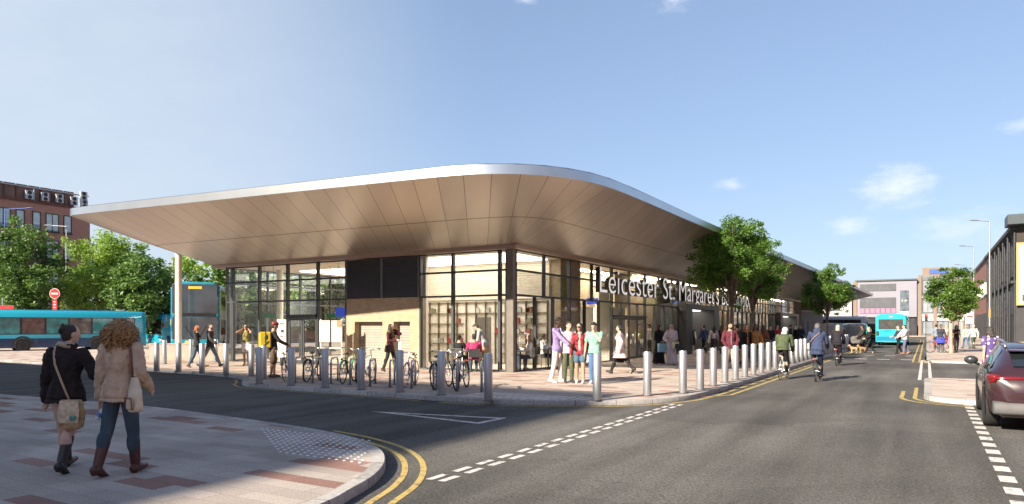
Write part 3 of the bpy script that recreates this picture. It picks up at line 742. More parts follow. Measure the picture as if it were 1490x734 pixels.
# ceiling lamps of the halls
for x0, x1, y0, y1 in [(-19.4, -13.2, 22.0, 24.9), (-19.2, -15.2, 27.5, 39), (-26.5, -21.5, 24, 32)]:
    g = MB(); g.bx(x0, x1, y0, y1, HEAD - .06, HEAD - .02); W(g.build('ceiling_light', M_warmlamp))
M_strip = mat('lamp_strip', (.9, .85, .75), .5, var=0, emit=((1, .86, .66), 15))
for x0, x1, y0, y1 in [(FX - 1.9, FX - 1.5, 27.5, 35.3), (FX - 1.1, FX - .7, 35.4, 39.5), (FX - .45, FX - .15, 47.4, 70), (FX - 1.2, FX - .8, 71, 80), (FX - 1.2, FX - .8, 40.5, 46.5)]:
    g = MB(); g.bx(x0, x1, y0, y1, HEAD - .06, HEAD - .02); W(g.build('ceiling_light', M_strip))
# ---- lettering over the street entrance
tx = bpy.data.curves.new('lettering', 'FONT'); tx.body = "Leicester St. Margaret's Bus Station"; tx.size = 1.0; tx.extrude = .05; tx.bevel_depth = .004; tx.resolution_u = 5; tx.offset = -.012; tx.space_character = 1.02
to = bpy.data.objects.new('lettering_curve', tx); COL.objects.link(to)
bpy.context.view_layer.update()
me = bpy.data.meshes.new_from_object(to.evaluated_get(bpy.context.evaluated_depsgraph_get())); bpy.data.objects.remove(to)
xs = [v.co.x for v in me.vertices]; zs_ = [v.co.y for v in me.vertices]; capz = .729 * 1.0
YA, YB = 27.55, 57.6; sx = (YB - YA) / (max(xs) - min(xs)); szz = 1.2 / capz
x0 = min(xs)
for v in me.vertices:
    x, y, z = v.co; v.co = (z * 2.0, (x - x0) * sx, y * szz)
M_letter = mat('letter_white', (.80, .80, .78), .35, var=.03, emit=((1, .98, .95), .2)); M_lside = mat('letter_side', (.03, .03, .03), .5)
me.materials.clear(); me.materials.append(M_letter); me.materials.append(M_lside)
for p in me.polygons: p.material_index = 0 if p.normal.x > .5 else 1
sign = thing('station_sign', "white raised lettering reading Leicester St. Margaret's Bus Station above the street entrance", 'sign', (FX + .35, YA, 3.08))
iv = sorted((min(me.vertices[i].co.y for i in p.vertices), max(me.vertices[i].co.y for i in p.vertices)) for p in me.polygons); cuts = []; hi_ = iv[0][1]
for a, b in iv:
    if a - hi_ > .26: cuts.append((a + hi_) / 2)
    hi_ = max(hi_, b)
edges_ = [-9] + cuts + [999]
for a, b in zip(edges_, edges_[1:]):                       # one part per word
    bm = bmesh.new(); bm.from_mesh(me); bmesh.ops.delete(bm, geom=[v for v in bm.verts if not a < v.co.y < b], context='VERTS')
    mw = bpy.data.meshes.new('lettering'); bm.to_mesh(mw); bm.free()
    for m_ in (M_letter, M_lside): mw.materials.append(m_)
    if mw.vertices:
        lo = bpy.data.objects.new('lettering', mw); COL.objects.link(lo); lo.parent = sign
g = MB()
for z in (.22, .95): g.bx(-.2, -.15, 0, YB - YA, z, z + .05)
g.build('mounting_rail', M_frame, sign)
# ---- freestanding canopy column at the far end of the roof
col = thing('canopy_column', 'slender white round column carrying the pointed end of the canopy roof', 'column', (-34.3, 22.7, ROAD))
g = MB(); g.lathe([(.165, .02), (.165, 5.75)], n=24); g.build('shaft', mat('column_white', (.66, .62, .56), .45), col, smooth=60)
g = MB(); g.lathe([(.28, 0), (.28, .05), (.18, .06)], n=24); g.build('base', M_kerb, col, smooth=30)
# ---- cafe furniture seen through the glass
M_bkframe = mat('shelf_metal', (.20, .155, .085), .4, .5, var=.05); M_bkback = mat('shelf_back', (.76, .70, .60), .8)
sh = thing('bookshelf', 'tall brass framed open shelving with scattered books on the cafe back wall', 'bookshelf', (XW + .35, 25.28, .012))
g = MB(); Wd = FX - .8 - XW - .4; H = 2.68; g.bx(0, Wd, -.03, -.005, 0, H); g.build('backing', M_bkback, sh)
g = MB(); nx = 13; zsh = [.02, .45, .85, 1.28, 1.72, 2.18, 2.65]
rng = random.Random(4)
for i in range(nx + 1):
    x = Wd * i / nx; g.bx(x - .011, x + .011, -.15, -.03, 0, H)
for j, z in enumerate(zsh):
    for a, b in (((0, Wd),) if j > 4 else ((0, Wd * .36), (Wd * .64, Wd))): g.bx(a + .013, b - .013, -.148, -.03, z - .011, z + .011)
g.build('shelf_frame', M_bkframe, sh)
bc = [(.32, .06, .05), (.26, .09, .07), (.42, .40, .35), (.20, .19, .12), (.36, .12, .08), (.3, .3, .28)]
for q in range(26):
    j = rng.choice([1, 2, 3, 4, 5, 5, 4]); i = rng.choice(list(range(0, 5)) + list(range(8, 13))) if j < 5 else rng.randrange(nx)
    g = MB(); x = Wd * i / nx + .03; c = rng.choice(bc)
    for b in range(rng.randint(3, 8)):
        t = rng.uniform(.025, .04); h = rng.uniform(.16, .24)
        if x + t > Wd * (i + 1) / nx - .02: break
        g.bx(x, x + t, -.14, -.04, zsh[j] + .013, zsh[j] + .013 + h); x += t + .001
    if g.f: g.build('book_row', cloth(c), sh)
g = MB(); g.bx(0, .75, -.05, .0, 0, 2.0)
dd = thing('service_door', 'flush dark grey door between the cafe bookshelves', 'door', (XW + .35 + Wd * .46, 25.24, .012)); g.build('leaf', mat('door_grey', (.12, .11, .10), .5), dd)
g = MB(); g.tube((.66, -.11, 1.0), (.66, -.05, 1.0), .012); g.tube((.66, -.11, 1.0), (.56, -.11, 1.0), .01); g.build('handle', M_frame, dd)
def cafe_table(x, y, label):
    t = thing('cafe_table', label, 'table', (x, y, .012), 0, 'cafe tables behind the corner glazing')
    g = MB(); g.lathe([(.33, .70), (.34, .71), (.34, .73), (.33, .735)], n=20); g.build('tabletop', mat('table_dark', (.10, .09, .085), .4), t, smooth=40)
    g = MB(); g.tube((0, 0, .02), (0, 0, .70), .03); g.build('pedestal', M_frame, t, smooth=60)
    g = MB(); g.lathe([(.22, 0), (.22, .015), (.03, .04)], n=18); g.build('foot_plate', M_frame, t, smooth=30)
def cafe_chair(x, y, rz, label):
    t = thing('cafe_chair', label, 'chair', (x, y, .012), rz, 'cafe chairs behind the corner glazing')
    mch = mat('chair_black', (.03, .03, .032), .5)
    g = MB(); g.box((0, 0, .45), (.42, .42, .03)); g.build('seat', mch, t, bevel=.01)
    g = MB(); g.box((0, -.2, .68), (.40, .025, .30)); g.build('backrest', mch, t, bevel=.01)
    for sx_ in (-1, 1):
        for sy in (-1, 1): MB().tube((sx_ * .18, sy * .18, .44), (sx_ * .2, sy * .21, 0), .011).build('leg', M_frame, t)
        MB().tube((sx_ * .18, -.2, .44), (sx_ * .18, -.21, .82), .01).build('back_post', M_frame, t)
tA = at(680, 24.9); tB = at(757, 25.0); tC = at(798, 26.2)
cafe_table(tA.x, tA.y, 'round dark cafe table between the seated pair and the waiter')
cafe_table(tB.x, tB.y, 'round dark cafe table just behind the corner post')
cafe_table(tC.x, tC.y, 'round dark cafe table by the second street window from the corner')
# info boards by the side entrance, hanging blue signs inside
M_wsign = mat('sign_cream', (.62, .57, .49), .6, var=.05); M_blue = mat('sign_blue', (.02, .07, .42), .4, var=.05, emit=((.04, .10, .8), .15)); M_green = mat('sign_green', (.02, .25, .08), .4, var=0)
p = at(482, 27.6); ib = thing('notice_board', 'cream notice board on a tall ladder-like timber stand beside the brick pier', 'notice board', (p.x, p.y, 0), TH)
for s in (-1, 1): MB().box((s * .42, 0, .95), (.05, .05, 1.9)).build('post', M_wsign, ib)
for s, zc in ((-.25, 1.42), (.23, 1.42)):
    g = MB(); g.box((s, -.035, zc), (.42, .03, .86)); pn = g.build('panel', M_wsign, ib, bevel=.006)
g = MB(); g.box((.33, -.055, 1.72), (.2, .008, .24)); g.build('poster', mat('poster_orange', (.45, .22, .12), .7, var=.5, scale=9), ib)
for z in (.35, .75): MB().box((0, 0, z), (.78, .04, .05)).build('rail', M_wsign, ib)
p = at(410, 28.6); tt = thing('information_totem', 'white wall-height information totem with a dark badge near the side doors', 'sign', (p.x, p.y, 0), TH)
g = MB(); g.box((0, 0, 1.12), (.36, .10, 1.56)); g.build('panel', mat('totem_white', (.72, .70, .66), .4), tt, bevel=.01)
g = MB(); g.box((0, 0, .17), (.14, .08, .34)); g.build('foot', M_frame, tt)
g = MB(); g.box((.04, -.056, 1.42), (.12, .01, .12)); g.box((.02, -.056, 1.72), (.16, .01, .05)); g.box((.02, -.056, 1.2), (.16, .01, .03)); g.build('badge', M_frame, tt)
def hang(px, d, py0, py1, w, m, label, name='hanging_sign'):
    p = at(px, d); t = thing(name, label, 'sign', (p.x, p.y, zat(py1, d)), TH)
    h = zat(py0, d) - zat(py1, d); MB().box((0, 0, h / 2), (w, .08, h)).build('panel', m, t, bevel=.005)
    for s in (-.3, .3): MB().tube((s * w, 0, h), (s * w, 0, HEAD - .03 - zat(py1, d)), .01).build('hanger', M_frame, t)
hang(497, 30, 448, 461, .5, M_blue, 'small blue sign hanging inside the hall beside the brick pier')
hang(391, 31.5, 456, 463, .7, M_green, 'green exit sign hanging inside the hall near the totem')
hang(487, 31.5, 457, 463, .7, M_green, 'green exit sign hanging inside the hall behind the notice board')
hang(862, 33.5, 434, 443, .55, M_blue, 'blue sign hanging just inside the street glazing below the letter L')
hang(983, 43, 440, 447, .65, M_blue, 'blue sign hanging behind the upper glazing over the dark portal')

# ---------------------------------------------------------------- people
SKIN = {'light': (.56, .36, .27), 'tan': (.42, .25, .17), 'brown': (.20, .105, .065), 'dark': (.06, .033, .023)}
def skin(k): return mat('skin_' + k, SKIN[k], .5, var=.08, scale=18, spec=.35)
def hairm(c): return mat('hair_%02x%02x%02x' % tuple(int(x * 255) for x in c), c, .5, var=.45, scale=34, bump=1.2, bscale=60, stretch=(1, 1, .25))
BLACKH, BROWNH, BLONDE, GREYH, RED = (.012, .010, .009), (.05, .028, .016), (.34, .22, .11), (.10, .095, .09), (.30, .075, .02)
M_eye = mat('eye_dark', (.02, .015, .012), .2, var=0); M_lip = mat('lip', (.36, .12, .11), .5, var=0); M_sung = mat('sunglasses', (.008, .008, .009), .15, var=0)
def ik(a, t, l1, l2, pole):
    """elbow and wrist of a two-bone arm"""
    a, t = Vector(a), Vector(t); d = t - a; L = max(.02, min(d.length, (l1 + l2) * .999)); d.normalize()
    x = (l1 * l1 - l2 * l2 + L * L) / (2 * L); h = math.sqrt(max(0, l1 * l1 - x * x))
    p = Vector(pole); p = p - d * p.dot(d); p = p.normalized() if p.length > 1e-4 else d.orthogonal().normalized()
    return a + d * x + p * h, a + d * L
def person(label, loc, face, h=1.7, sex='m', sk='light', lt=(0, 2), rt=(0, 2), lh=None, rh=None, lean=0, head=(0, 0), hair=('short', BROWNH),
           top=None, bottom=None, shoes=(.03, .03, .03), boots=0, inner=None, group=None, glasses=False, hipz=None, dress=None, hijab=None, helmet=None, hood=None, detail=.013, wide=1.0, scarf=None, tilt=0, spread=.02, lp=None, rp=None, fist=False, beard=None, kind='person'):
    """face: direction of travel on the survey photograph (0 away from the camera, 90 to its right, 180 towards it). Hand targets are fractions of the height."""
    root = thing('person', label, kind, loc, TH - R(face), group)
    rootM = Matrix.Rotation(R(tilt), 3, 'Y')
    H = h; fem = sex == 'f'
    S = lambda *p: Vector(p) * H
    hipw = .052 if fem else .050; shw = (.098 if fem else .112) * wide
    th, shk = .245 * H, .235 * H
    def legc(sgn, pt, kn):
        a = R(pt); hip = Vector((sgn * hipw * H, 0, 0)); spl = sgn * spread
        d1 = Vector((spl, math.sin(a), -math.cos(a))).normalized(); k = hip + d1 * th
        b = a - R(kn); d2 = Vector((spl * .4, math.sin(b), -math.cos(b))).normalized(); an = k + d2 * shk
        return hip, k, an, b
    LL, RL = legc(-1, *lt), legc(1, *rt)
    low = min(LL[2].z, RL[2].z); hz = hipz if hipz is not None else -low + .042 * H
    base = Vector((0, 0, hz))
    LL = [base + q if isinstance(q, Vector) else q for q in LL]; RL = [base + q if isinstance(q, Vector) else q for q in RL]
    RM = Matrix.Rotation(-R(lean), 3, 'X')
    T = lambda x, y, z: base + RM @ (Vector((x, y, z - .505)) * H)   # body point given at upright proportions (z as fraction of the height)
    sh = [T(-shw, -.005, .796), T(shw, -.005, .796)]
    hands = []
    for i, (t, pole) in enumerate(((lh, lp), (rh, rp))):
        sg = -1 if i == 0 else 1
        if t is None: t = (sg * .155, .02, .475)
        tgt = Vector((0, 0, 0)) + Vector(t) * H
        if hipz is not None: pass
        e, wv = ik(sh[i], tgt, .172 * H, .150 * H, pole or (sg * .5, -1, -.25))
        hands.append((sh[i], e, wv, sg))
    # ---- body: one continuous skin
    g = MB()
    HM = RM @ Matrix.Rotation(-R(head[0]), 3, 'Z') @ Matrix.Rotation(-R(head[1]), 3, 'X')
    nk = T(0, .002, .85); hc = nk + HM @ S(0, .014, .078)
    hp = lambda x, y, z: hc + HM @ S(x, y, z)
    g.ell(hc, [q * H for q in (.0435, .056, .062)], HM, 14, 10); g.ell(hp(0, .012, -.034), [q * H for q in (.034, .040, .034)], HM, 12, 8)
    g.ell(hp(0, .030, -.058), [q * H for q in (.016, .014, .012)], HM); g.ell(hp(0, .058, -.012), [q * H for q in (.0075, .011, .013)], HM)
    for s_ in (-1, 1): g.ell(hp(s_ * .044, -.004, -.008), [q * H for q in (.006, .012, .018)], HM)
    g.cap(T(0, -.004, .82), hp(0, -.006, -.03), (.030 if fem else .036) * H, (.029 if fem else .034) * H)
    tw = [(.49, .088, .058), (.55, .082 if fem else .082, .056), (.62, .066 if fem else .076, .048), (.70, .076 if fem else .088, .056), (.76, .082 if fem else .096, .056), (.795, .078 if fem else .092, .047), (.82, .052 if fem else .060, .038), (.845, .034, .032)]
    def torso(mb, e=0.0, z0=0, z1=9, flare=0, we=1.0):
        secs = []
        for z, a, b in tw:
            if z < z0 - .001 or z > z1 + .001: continue
            fl = flare * max(0, (.62 - z) / .13)
            secs.append((T(0, 0, z), RM @ S((a * wide + e + fl) * we, 0, 0), RM @ S(0, b * (.5 + wide / 2) + e + fl, 0)))
        mb.loft(secs, 18)
    torso(g)
    if fem:
        for s_ in (-1, 1): g.ell(T(s_ * .036, .045, .725), .032 * H)
    for a, e, w_, sg in hands:
        g.cap(a, e, .0265 * H, .0215 * H); g.cap(e, w_, .0215 * H, .0145 * H)
        d = (w_ - e).normalized(); side = Vector((sg, 0, 0)); side = (side - d * side.dot(d)); side = side.normalized() if side.length > .01 else d.orthogonal().normalized()
        fwd = d.cross(side) * -sg
        if fwd.y < 0 and abs(fwd.y) > .5: fwd = -fwd
        pc = w_ + d * .034 * H
        Q = Matrix((fwd, side, d)).transposed()
        g.ell(pc, [q * H for q in (.022, .0105, .034)], Q, 10, 7)
        for fi in range(4):
            o = (fi - 1.5) * .0105; ln = (.036, .042, .039, .030)[fi]
            b0 = w_ + d * .058 * H + fwd * o * -H; cur = .7 if fist else .35
            m0 = b0 + (d * .55 - side * cur * .3) * ln * H; m1 = m0 + (d * (.45 if not fist else -.1) - side * cur) * ln * .6 * H
            g.tube(b0, m0, .0055 * H, .0052 * H, 6); g.tube(m0, m1, .0052 * H, .0042 * H, 6); g.ell(m0, .0053 * H, None, 6, 4)
        t0 = w_ + d * .018 * H + fwd * .014 * H; t1 = t0 + (fwd * .8 + d * .7 - side * .3).normalized() * .022 * H; t2 = t1 + (d * .9 - side * .3).normalized() * .02 * H
        g.tube(t0, t1, .0068 * H, .006 * H, 6); g.tube(t1, t2, .006 * H, .0048 * H, 6); g.ell(t1, .006 * H, None, 6, 4)
    for hip, k, an, b in (LL, RL):
        g.cap(hip, k, .050 * H, .033 * H); g.cap(k, an, .032 * H, .021 * H)
        cm_ = k.lerp(an, .3) + Vector((0, -.010 * H, 0)); g.ell(cm_, [.033 * H, .034 * H, .075 * H], None)
        fd = Vector((0, math.cos(b) * 1, math.sin(b))).normalized(); g.cap(an + Vector((0, 0, -.012 * H)), an + fd * .085 * H + Vector((0, 0, -.022 * H)), .024 * H, .018 * H)
    def fin(mb, name, m, vs=None, it=3): return mb.build(name, m, root, remesh=vs or detail, sub=it)
    fin(g, 'body', skin(sk), detail * .85, 2)
    # ---- face
    fside = abs(((face + head[0] + 180) % 360) - 180)
    if fside > 60:
        for s_ in (-1, 1):
            if not glasses:
                e = MB(); e.ell(hp(s_ * .019, .0525, .004), [q * H for q in (.0095, .004, .005)], HM, 8, 6); e.build('eye', M_eye, root, smooth=180)
            e = MB(); e.ell(hp(s_ * .019, .0525, .017), [q * H for q in (.014, .005, .003)], HM, 8, 6); e.build('eyebrow', hairm(hair[1] if hair else BLACKH), root, smooth=180)
        e = MB(); e.ell(hp(0, .049, -.034), [q * H for q in (.014, .006, .0042)], HM, 8, 6); e.build('mouth', M_lip, root, smooth=180)
    if glasses:
        e = MB()
        for s_ in (-1, 1):
            e.ell(hp(s_ * .02, .056, .003), [q * H for q in (.019, .006, .013)], HM, 10, 6); e.tube(hp(s_ * .038, .05, .006), hp(s_ * .046, -.006, .008), .003 * H)
        e.tube(hp(-.02, .058, .006), hp(.02, .058, .006), .003 * H); e.build('sunglasses', M_sung, root, smooth=180)
    if beard:
        e = MB(); e.ell(hp(0, .016, -.046), [q * H for q in (.036, .041, .026)], HM, 12, 8); fin(e, 'beard', hairm(beard), detail * .8, 2)
    # ---- hair and head cover
    if hair and not hijab:
        kd, hcol = hair[0], hair[1]; e = MB()
        tk = .955 if kd == 'bun' else 1.0; e.ell(hp(0, -.012, .014), [q * H * tk for q in (.0485, .055, .055)], HM, 14, 10); e.ell(hp(0, -.024, -.012), [q * H * tk for q in (.046, .042, .050)], HM, 12, 8)
        if kd == 'short': e.ell(hp(0, .022, .046), [q * H for q in (.036, .032, .020)], HM)
        if kd == 'afro':
            r_ = random.Random(5)
            for q in range(60):
                v = Vector((r_.gauss(0, 1), r_.gauss(0, 1), abs(r_.gauss(0, 1)))).normalized(); v.y = min(v.y, .55)
                e.ell(hp(v.x * .047, v.y * .055 - .008, v.z * .058 + .012), .011 * H, None, 6, 5)
        if kd in ('long', 'bob', 'veryLong'):
            zl = {'long': -.20, 'bob': -.10, 'veryLong': -.26}[kd]
            e.loft([(hp(0, -.018, .02), HM @ S(.052, 0, 0), HM @ S(0, .045, 0)), (hp(0, -.03, -.05), HM @ S(.060, 0, 0), HM @ S(0, .036, 0)), (T(0, -.042, .93 + zl * .6), RM @ S(.058, 0, 0), RM @ S(0, .030, 0)), (T(0, -.058, .93 + zl), RM @ S(.046, 0, 0), RM @ S(0, .022, 0))], 14)
            for s_ in (-1, 1): e.loft([(hp(s_ * .046, .008, .02), HM @ S(.012, 0, 0), HM @ S(0, .025, 0)), (hp(s_ * .052, .004, -.06), HM @ S(.014, 0, 0), HM @ S(0, .028, 0)), (T(s_ * .062, .03, .93 + zl * .75), RM @ S(.014, 0, 0), RM @ S(0, .02, 0))], 10)
        if kd == 'bun':
            e.ell(hp(.006, -.060, .030), [q * H for q in (.022, .020, .026)], HM); e.ell(hp(-.008, -.066, .012), [q * H for q in (.016, .014, .02)], HM); e.ell(hp(.012, -.062, .050), [q * H for q in (.012, .012, .016)], HM)
        if kd == 'pony':
            e.loft([(hp(0, -.055, .02), HM @ S(.016, 0, 0), HM @ S(0, .016, 0)), (hp(0, -.085, -.04), HM @ S(.022, 0, 0), HM @ S(0, .018, 0)), (T(0, -.08, .80), RM @ S(.012, 0, 0), RM @ S(0, .010, 0))], 10)
        if kd == 'curly':
            r_ = random.Random(8)
            for q in range(330):
                a = r_.uniform(0, 2 * PI); t0 = r_.random() ** 1.4 * .5; ln = r_.uniform(.3, .55); ph = r_.uniform(0, 6); amp = r_.uniform(.006, .013); pts = []; of = r_.uniform(.86, 1.12)
                for k in range(13):
                    t = min(1, t0 + ln * k / 12); zz = .064 - t * .225; rad = (.012 + .060 * math.sin(min(1, t * 2.2) * PI / 2) + .026 * math.sin(min(1, t * 1.15) * PI)) * of
                    aa = a + .10 * math.sin(ph + k * 1.3) ; yy = math.sin(aa) * rad * .88 - .018 - .014 * t
                    if yy > .03 and zz < .035: yy = .03
                    pts.append(hp(math.cos(aa) * rad + amp * math.sin(ph + k * 1.5), yy + amp * math.cos(ph + k * 1.5), zz))
                e.path(pts, [H * (.0035 + .0022 * math.sin(PI * k / 12)) for k in range(13)], 5)
            e.loft([(hp(0, -.018, .03), HM @ S(.058, 0, 0), HM @ S(0, .055, 0)), (hp(0, -.03, -.06), HM @ S(.076, 0, 0), HM @ S(0, .05, 0)), (hp(0, -.035, -.13), HM @ S(.06, 0, 0), HM @ S(0, .04, 0))], 14)
        if kd == 'curly': e.build('hair', hairm(hcol), root, smooth=180)
        else: fin(e, 'hair', hairm(hcol), detail * .9, 1 if kd == 'afro' else 3)
    if hijab:
        e = MB(); e.ell(hp(0, -.010, .010), [q * H for q in (.053, .056, .062)], HM, 14, 10); e.cap(hp(0, -.016, -.02), T(0, -.008, .83), .05 * H, .056 * H)
        e.loft([(T(0, -.01, .86), RM @ S(.06, 0, 0), RM @ S(0, .055, 0)), (T(0, 0, .80), RM @ S(.118, 0, 0), RM @ S(0, .075, 0)), (T(0, 0, .66), RM @ S(.125, 0, 0), RM @ S(0, .09, 0))], 18)
        fin(e, 'headscarf', cloth(hijab))
    if helmet:
        e = MB(); e.ell(hp(0, -.004, .034), [q * H for q in (.055, .070, .046)], HM, 16, 10); o = fin(e, 'helmet', mat('helmet_%02x%02x' % (int(helmet[0] * 255), int(helmet[2] * 255)), helmet, .3, var=.05), detail * .9, 2)
    if hood:
        e = MB(); e.ell(hp(0, -.014, .012), [q * H for q in (.055, .060, .064)], HM, 14, 10); e.cap(hp(0, -.03, -.03), T(0, -.02, .84), .045 * H, .055 * H); fin(e, 'hood', cloth(hood))
    if scarf:
        e = MB(); e.path([T(.046 * math.cos(a), .044 * math.sin(a) - .004, .848 + .008 * math.sin(2 * a)) for a in [2 * PI * i / 14 for i in range(14)]], .020 * H, 8, closed=True); fin(e, 'scarf', cloth(scarf))
    # ---- clothes
    if bottom:
        e = MB(); kd, bc_ = bottom[0], bottom[1]; ex = {'trousers': .010, 'leggings': .004, 'shorts': .013, 'jeans': .006, 'loose': .016}.get(kd, .008); e0 = ex
        torso(e, .008 if kd != 'leggings' else .004, 0, .615)
        for hip, k, an, b in (LL, RL):
            if kd == 'shorts':
                ln = bottom[2] if len(bottom) > 2 else .55; e.cap(hip, hip.lerp(k, ln), (.052 + ex) * H, (.045 + ex) * H)
            else:
                e.cap(hip, k, (.051 + ex * .6) * H, (.034 + ex) * H); stop = k.lerp(an, .97 if not boots else .55)
                e.cap(k, stop, (.033 + ex) * H, ((.023 if kd != 'leggings' else .021) + ex) * H)
                if kd in ('leggings', 'jeans'): e.ell(k.lerp(an, .3) + Vector((0, -.010 * H, 0)), [(.034 + ex * .7) * H, (.035 + ex * .7) * H, .08 * H])
        fin(e, {'shorts': 'shorts', 'leggings': 'leggings', 'jeans': 'jeans'}.get(kd, 'trousers'), cloth(bc_))
    if top:
        tc_, hem, slv = top[0], top[1], top[2]; ex = top[3] if len(top) > 3 else .012; e = MB()
        secs_z0 = .49 if hem <= .5 else hem
        torso(e, ex, secs_z0, .835, ex * .6)
        if fem:
            for s_ in (-1, 1): e.ell(T(s_ * .036, .045, .725), (.033 + ex * .8) * H)
        if hem < .5:      # coat or long shirt below the hips
            mid = (LL[1] + RL[1]) / 2 - base; dz = hem - .505
            f_ = min(1.0, -dz / .25)
            yo = (mid.y) * f_ * .5; yo2 = abs(LL[1].y - RL[1].y) * .5 * f_
            e.loft([(T(0, 0, .54), RM @ S(.088 * wide + ex, 0, 0), RM @ S(0, .060 + ex, 0)), (base + Vector((0, 0, -.02 * H)), S(.092 * wide + ex, 0, 0), S(0, .062 + ex, 0)),
                    (base + Vector((0, yo, dz * H)), S(.094 * wide + ex * 1.6, 0, 0), Vector((0, .060 * H + ex * H * 1.4 + yo2, 0)))], 20)
        for a, el, w_, sg in hands:
            e.ell(a, (.026 + ex * .7) * H)
            if slv > 0:
                s1 = min(1, slv * 2); e.cap(a, a.lerp(el, s1), (.027 + ex * .7) * H, (.024 + ex * .8) * H)
                if slv > .5: e.cap(el, el.lerp(w_, (slv - .5) * 2), (.0235 + ex * .8) * H, (.019 + ex * .75) * H)
        if len(top) > 4 and top[4] == 'hood':
            e.ell(T(0, -.045, .845), [.07 * H, .035 * H, .05 * H]); e.ell(T(0, -.05, .80), [.065 * H, .03 * H, .06 * H])
        if len(top) > 4 and top[4] in ('collar', 'hood'): e.path([T(.052 * math.cos(a), .046 * math.sin(a) - .004, .842) for a in [2 * PI * i / 12 for i in range(12)]], .017 * H, 8, closed=True)
        o = fin(e, top[5] if len(top) > 5 else 'jacket', cloth(tc_) if isinstance(tc_, tuple) else tc_)
        if ex > .012: 
            tx_ = bpy.data.textures.get('folds') or bpy.data.textures.new('folds', 'CLOUDS'); tx_.noise_scale = .085; tx_.noise_depth = 2
            dm = o.modifiers.new('folds', 'DISPLACE'); dm.texture = tx_; dm.strength = .03; dm.mid_level = .5; dm.texture_coords = 'LOCAL'
            if detail < .009:
                ty_ = bpy.data.textures.get('creases') or bpy.data.textures.new('creases', 'MARBLE'); ty_.noise_scale = .11; ty_.turbulence = 9
                dn_ = o.modifiers.new('creases', 'DISPLACE'); dn_.texture = ty_; dn_.strength = .016; dn_.mid_level = .5; dn_.texture_coords = 'LOCAL'
    if inner:
        e = MB(); ex = (top[3] if top and len(top) > 3 else .012) + .004
        e.loft([(T(0, .018, .53), RM @ S(.034, 0, 0), RM @ S(0, .047 + ex, 0)), (T(0, .018, .62), RM @ S(.030, 0, 0), RM @ S(0, .036 + ex, 0)), (T(0, .018, .70), RM @ S(.030, 0, 0), RM @ S(0, .043 + ex, 0)), (T(0, .016, .77), RM @ S(.032, 0, 0), RM @ S(0, .042 + ex, 0)), (T(0, .012, .825), RM @ S(.024, 0, 0), RM @ S(0, .035 + ex, 0))], 14)
        fin(e, 'shirt', cloth(inner))
    if dress:
        dc, hem, slv = dress[0], dress[1], dress[2]; ex = dress[3] if len(dress) > 3 else .010; e = MB(); torso(e, ex, .49, .835)
        for s_ in (-1, 1): e.ell(T(s_ * .036, .045, .725), (.033 + ex * .7) * H)
        yk = abs(LL[2].y - RL[2].y) * .5; fl = dress[4] if len(dress) > 4 else .03
        zb = hem * H; zh = base.z
        f_ = (zh - zb) / (zh - .04 * H)
        ym = (LL[2].y + RL[2].y) / 2
        e.loft([(T(0, 0, .60), RM @ S(.075 + ex, 0, 0), RM @ S(0, .052 + ex, 0)), (base, S(.092 + ex, 0, 0), S(0, .066 + ex, 0)), (Vector((0, ym * f_, zb)), S(.085 + ex + fl, 0, 0), Vector((0, (.06 + ex + fl * .6) * H + yk * f_, 0)))], 20)
        for a, el, w_, sg in hands:
            e.ell(a, (.030 + ex) * H)
            if slv > 0:
                e.cap(a, a.lerp(el, min(1, slv * 2)), (.029 + ex) * H, (.026 + ex) * H)
                if slv > .5: e.cap(el, el.lerp(w_, (slv - .5) * 2), (.026 + ex) * H, (.024 + ex * 1.2) * H)
        fin(e, 'dress', dc if not isinstance(dc, tuple) else cloth(dc))
    # ---- shoes
    ms = mat('shoe_%02x%02x%02x' % tuple(int(x * 255) for x in shoes), shoes, .45, var=.15, scale=12)
    for hip, k, an, b in (LL, RL):
        e = MB(); fd = Vector((0, math.cos(b), math.sin(b))).normalized(); dn = Vector((0, math.sin(b), -math.cos(b)))
        heel = an - fd * .018 * H + dn * .012 * H; toe = an + fd * .098 * H + dn * .024 * H
        e.cap(heel, an + fd * .04 * H + dn * .012 * H, .030 * H, .027 * H, 12); e.cap(an + fd * .03 * H + dn * .016 * H, toe, .026 * H, .0185 * H, 12)
        if boots:
            e.cap(an, k.lerp(an, 1 - boots), .029 * H, .038 * H, 12); e.cap(heel + dn * .0 * H, heel + dn * .022 * H, .02 * H, .018 * H)
        fin(e, 'boot' if boots else 'shoe', ms)
    # joints in world space for what the person carries
    MW = Matrix.Translation(loc) @ Matrix.Rotation(TH - R(face), 4, 'Z')
    J = {'lhand': MW @ (hands[0][2] + (hands[0][2] - hands[0][1]).normalized() * .06 * H), 'rhand': MW @ (hands[1][2] + (hands[1][2] - hands[1][1]).normalized() * .06 * H),
         'T': lambda x, y, z: MW @ T(x, y, z), 'rz': TH - R(face), 'head': MW @ hc, 'hp': lambda x, y, z: MW @ hp(x, y, z), 'root': root, 'hips': MW @ base}
    return J
WALK1 = dict(lt=(20, 6), rt=(-14, 14), lh=(-.145, -.06, .485), rh=(.145, .11, .50))
WALK2 = dict(lt=(-14, 14), rt=(20, 6), lh=(-.145, .11, .50), rh=(.145, -.06, .485))
STAND = dict(lt=(2, 3), rt=(-2, 3))
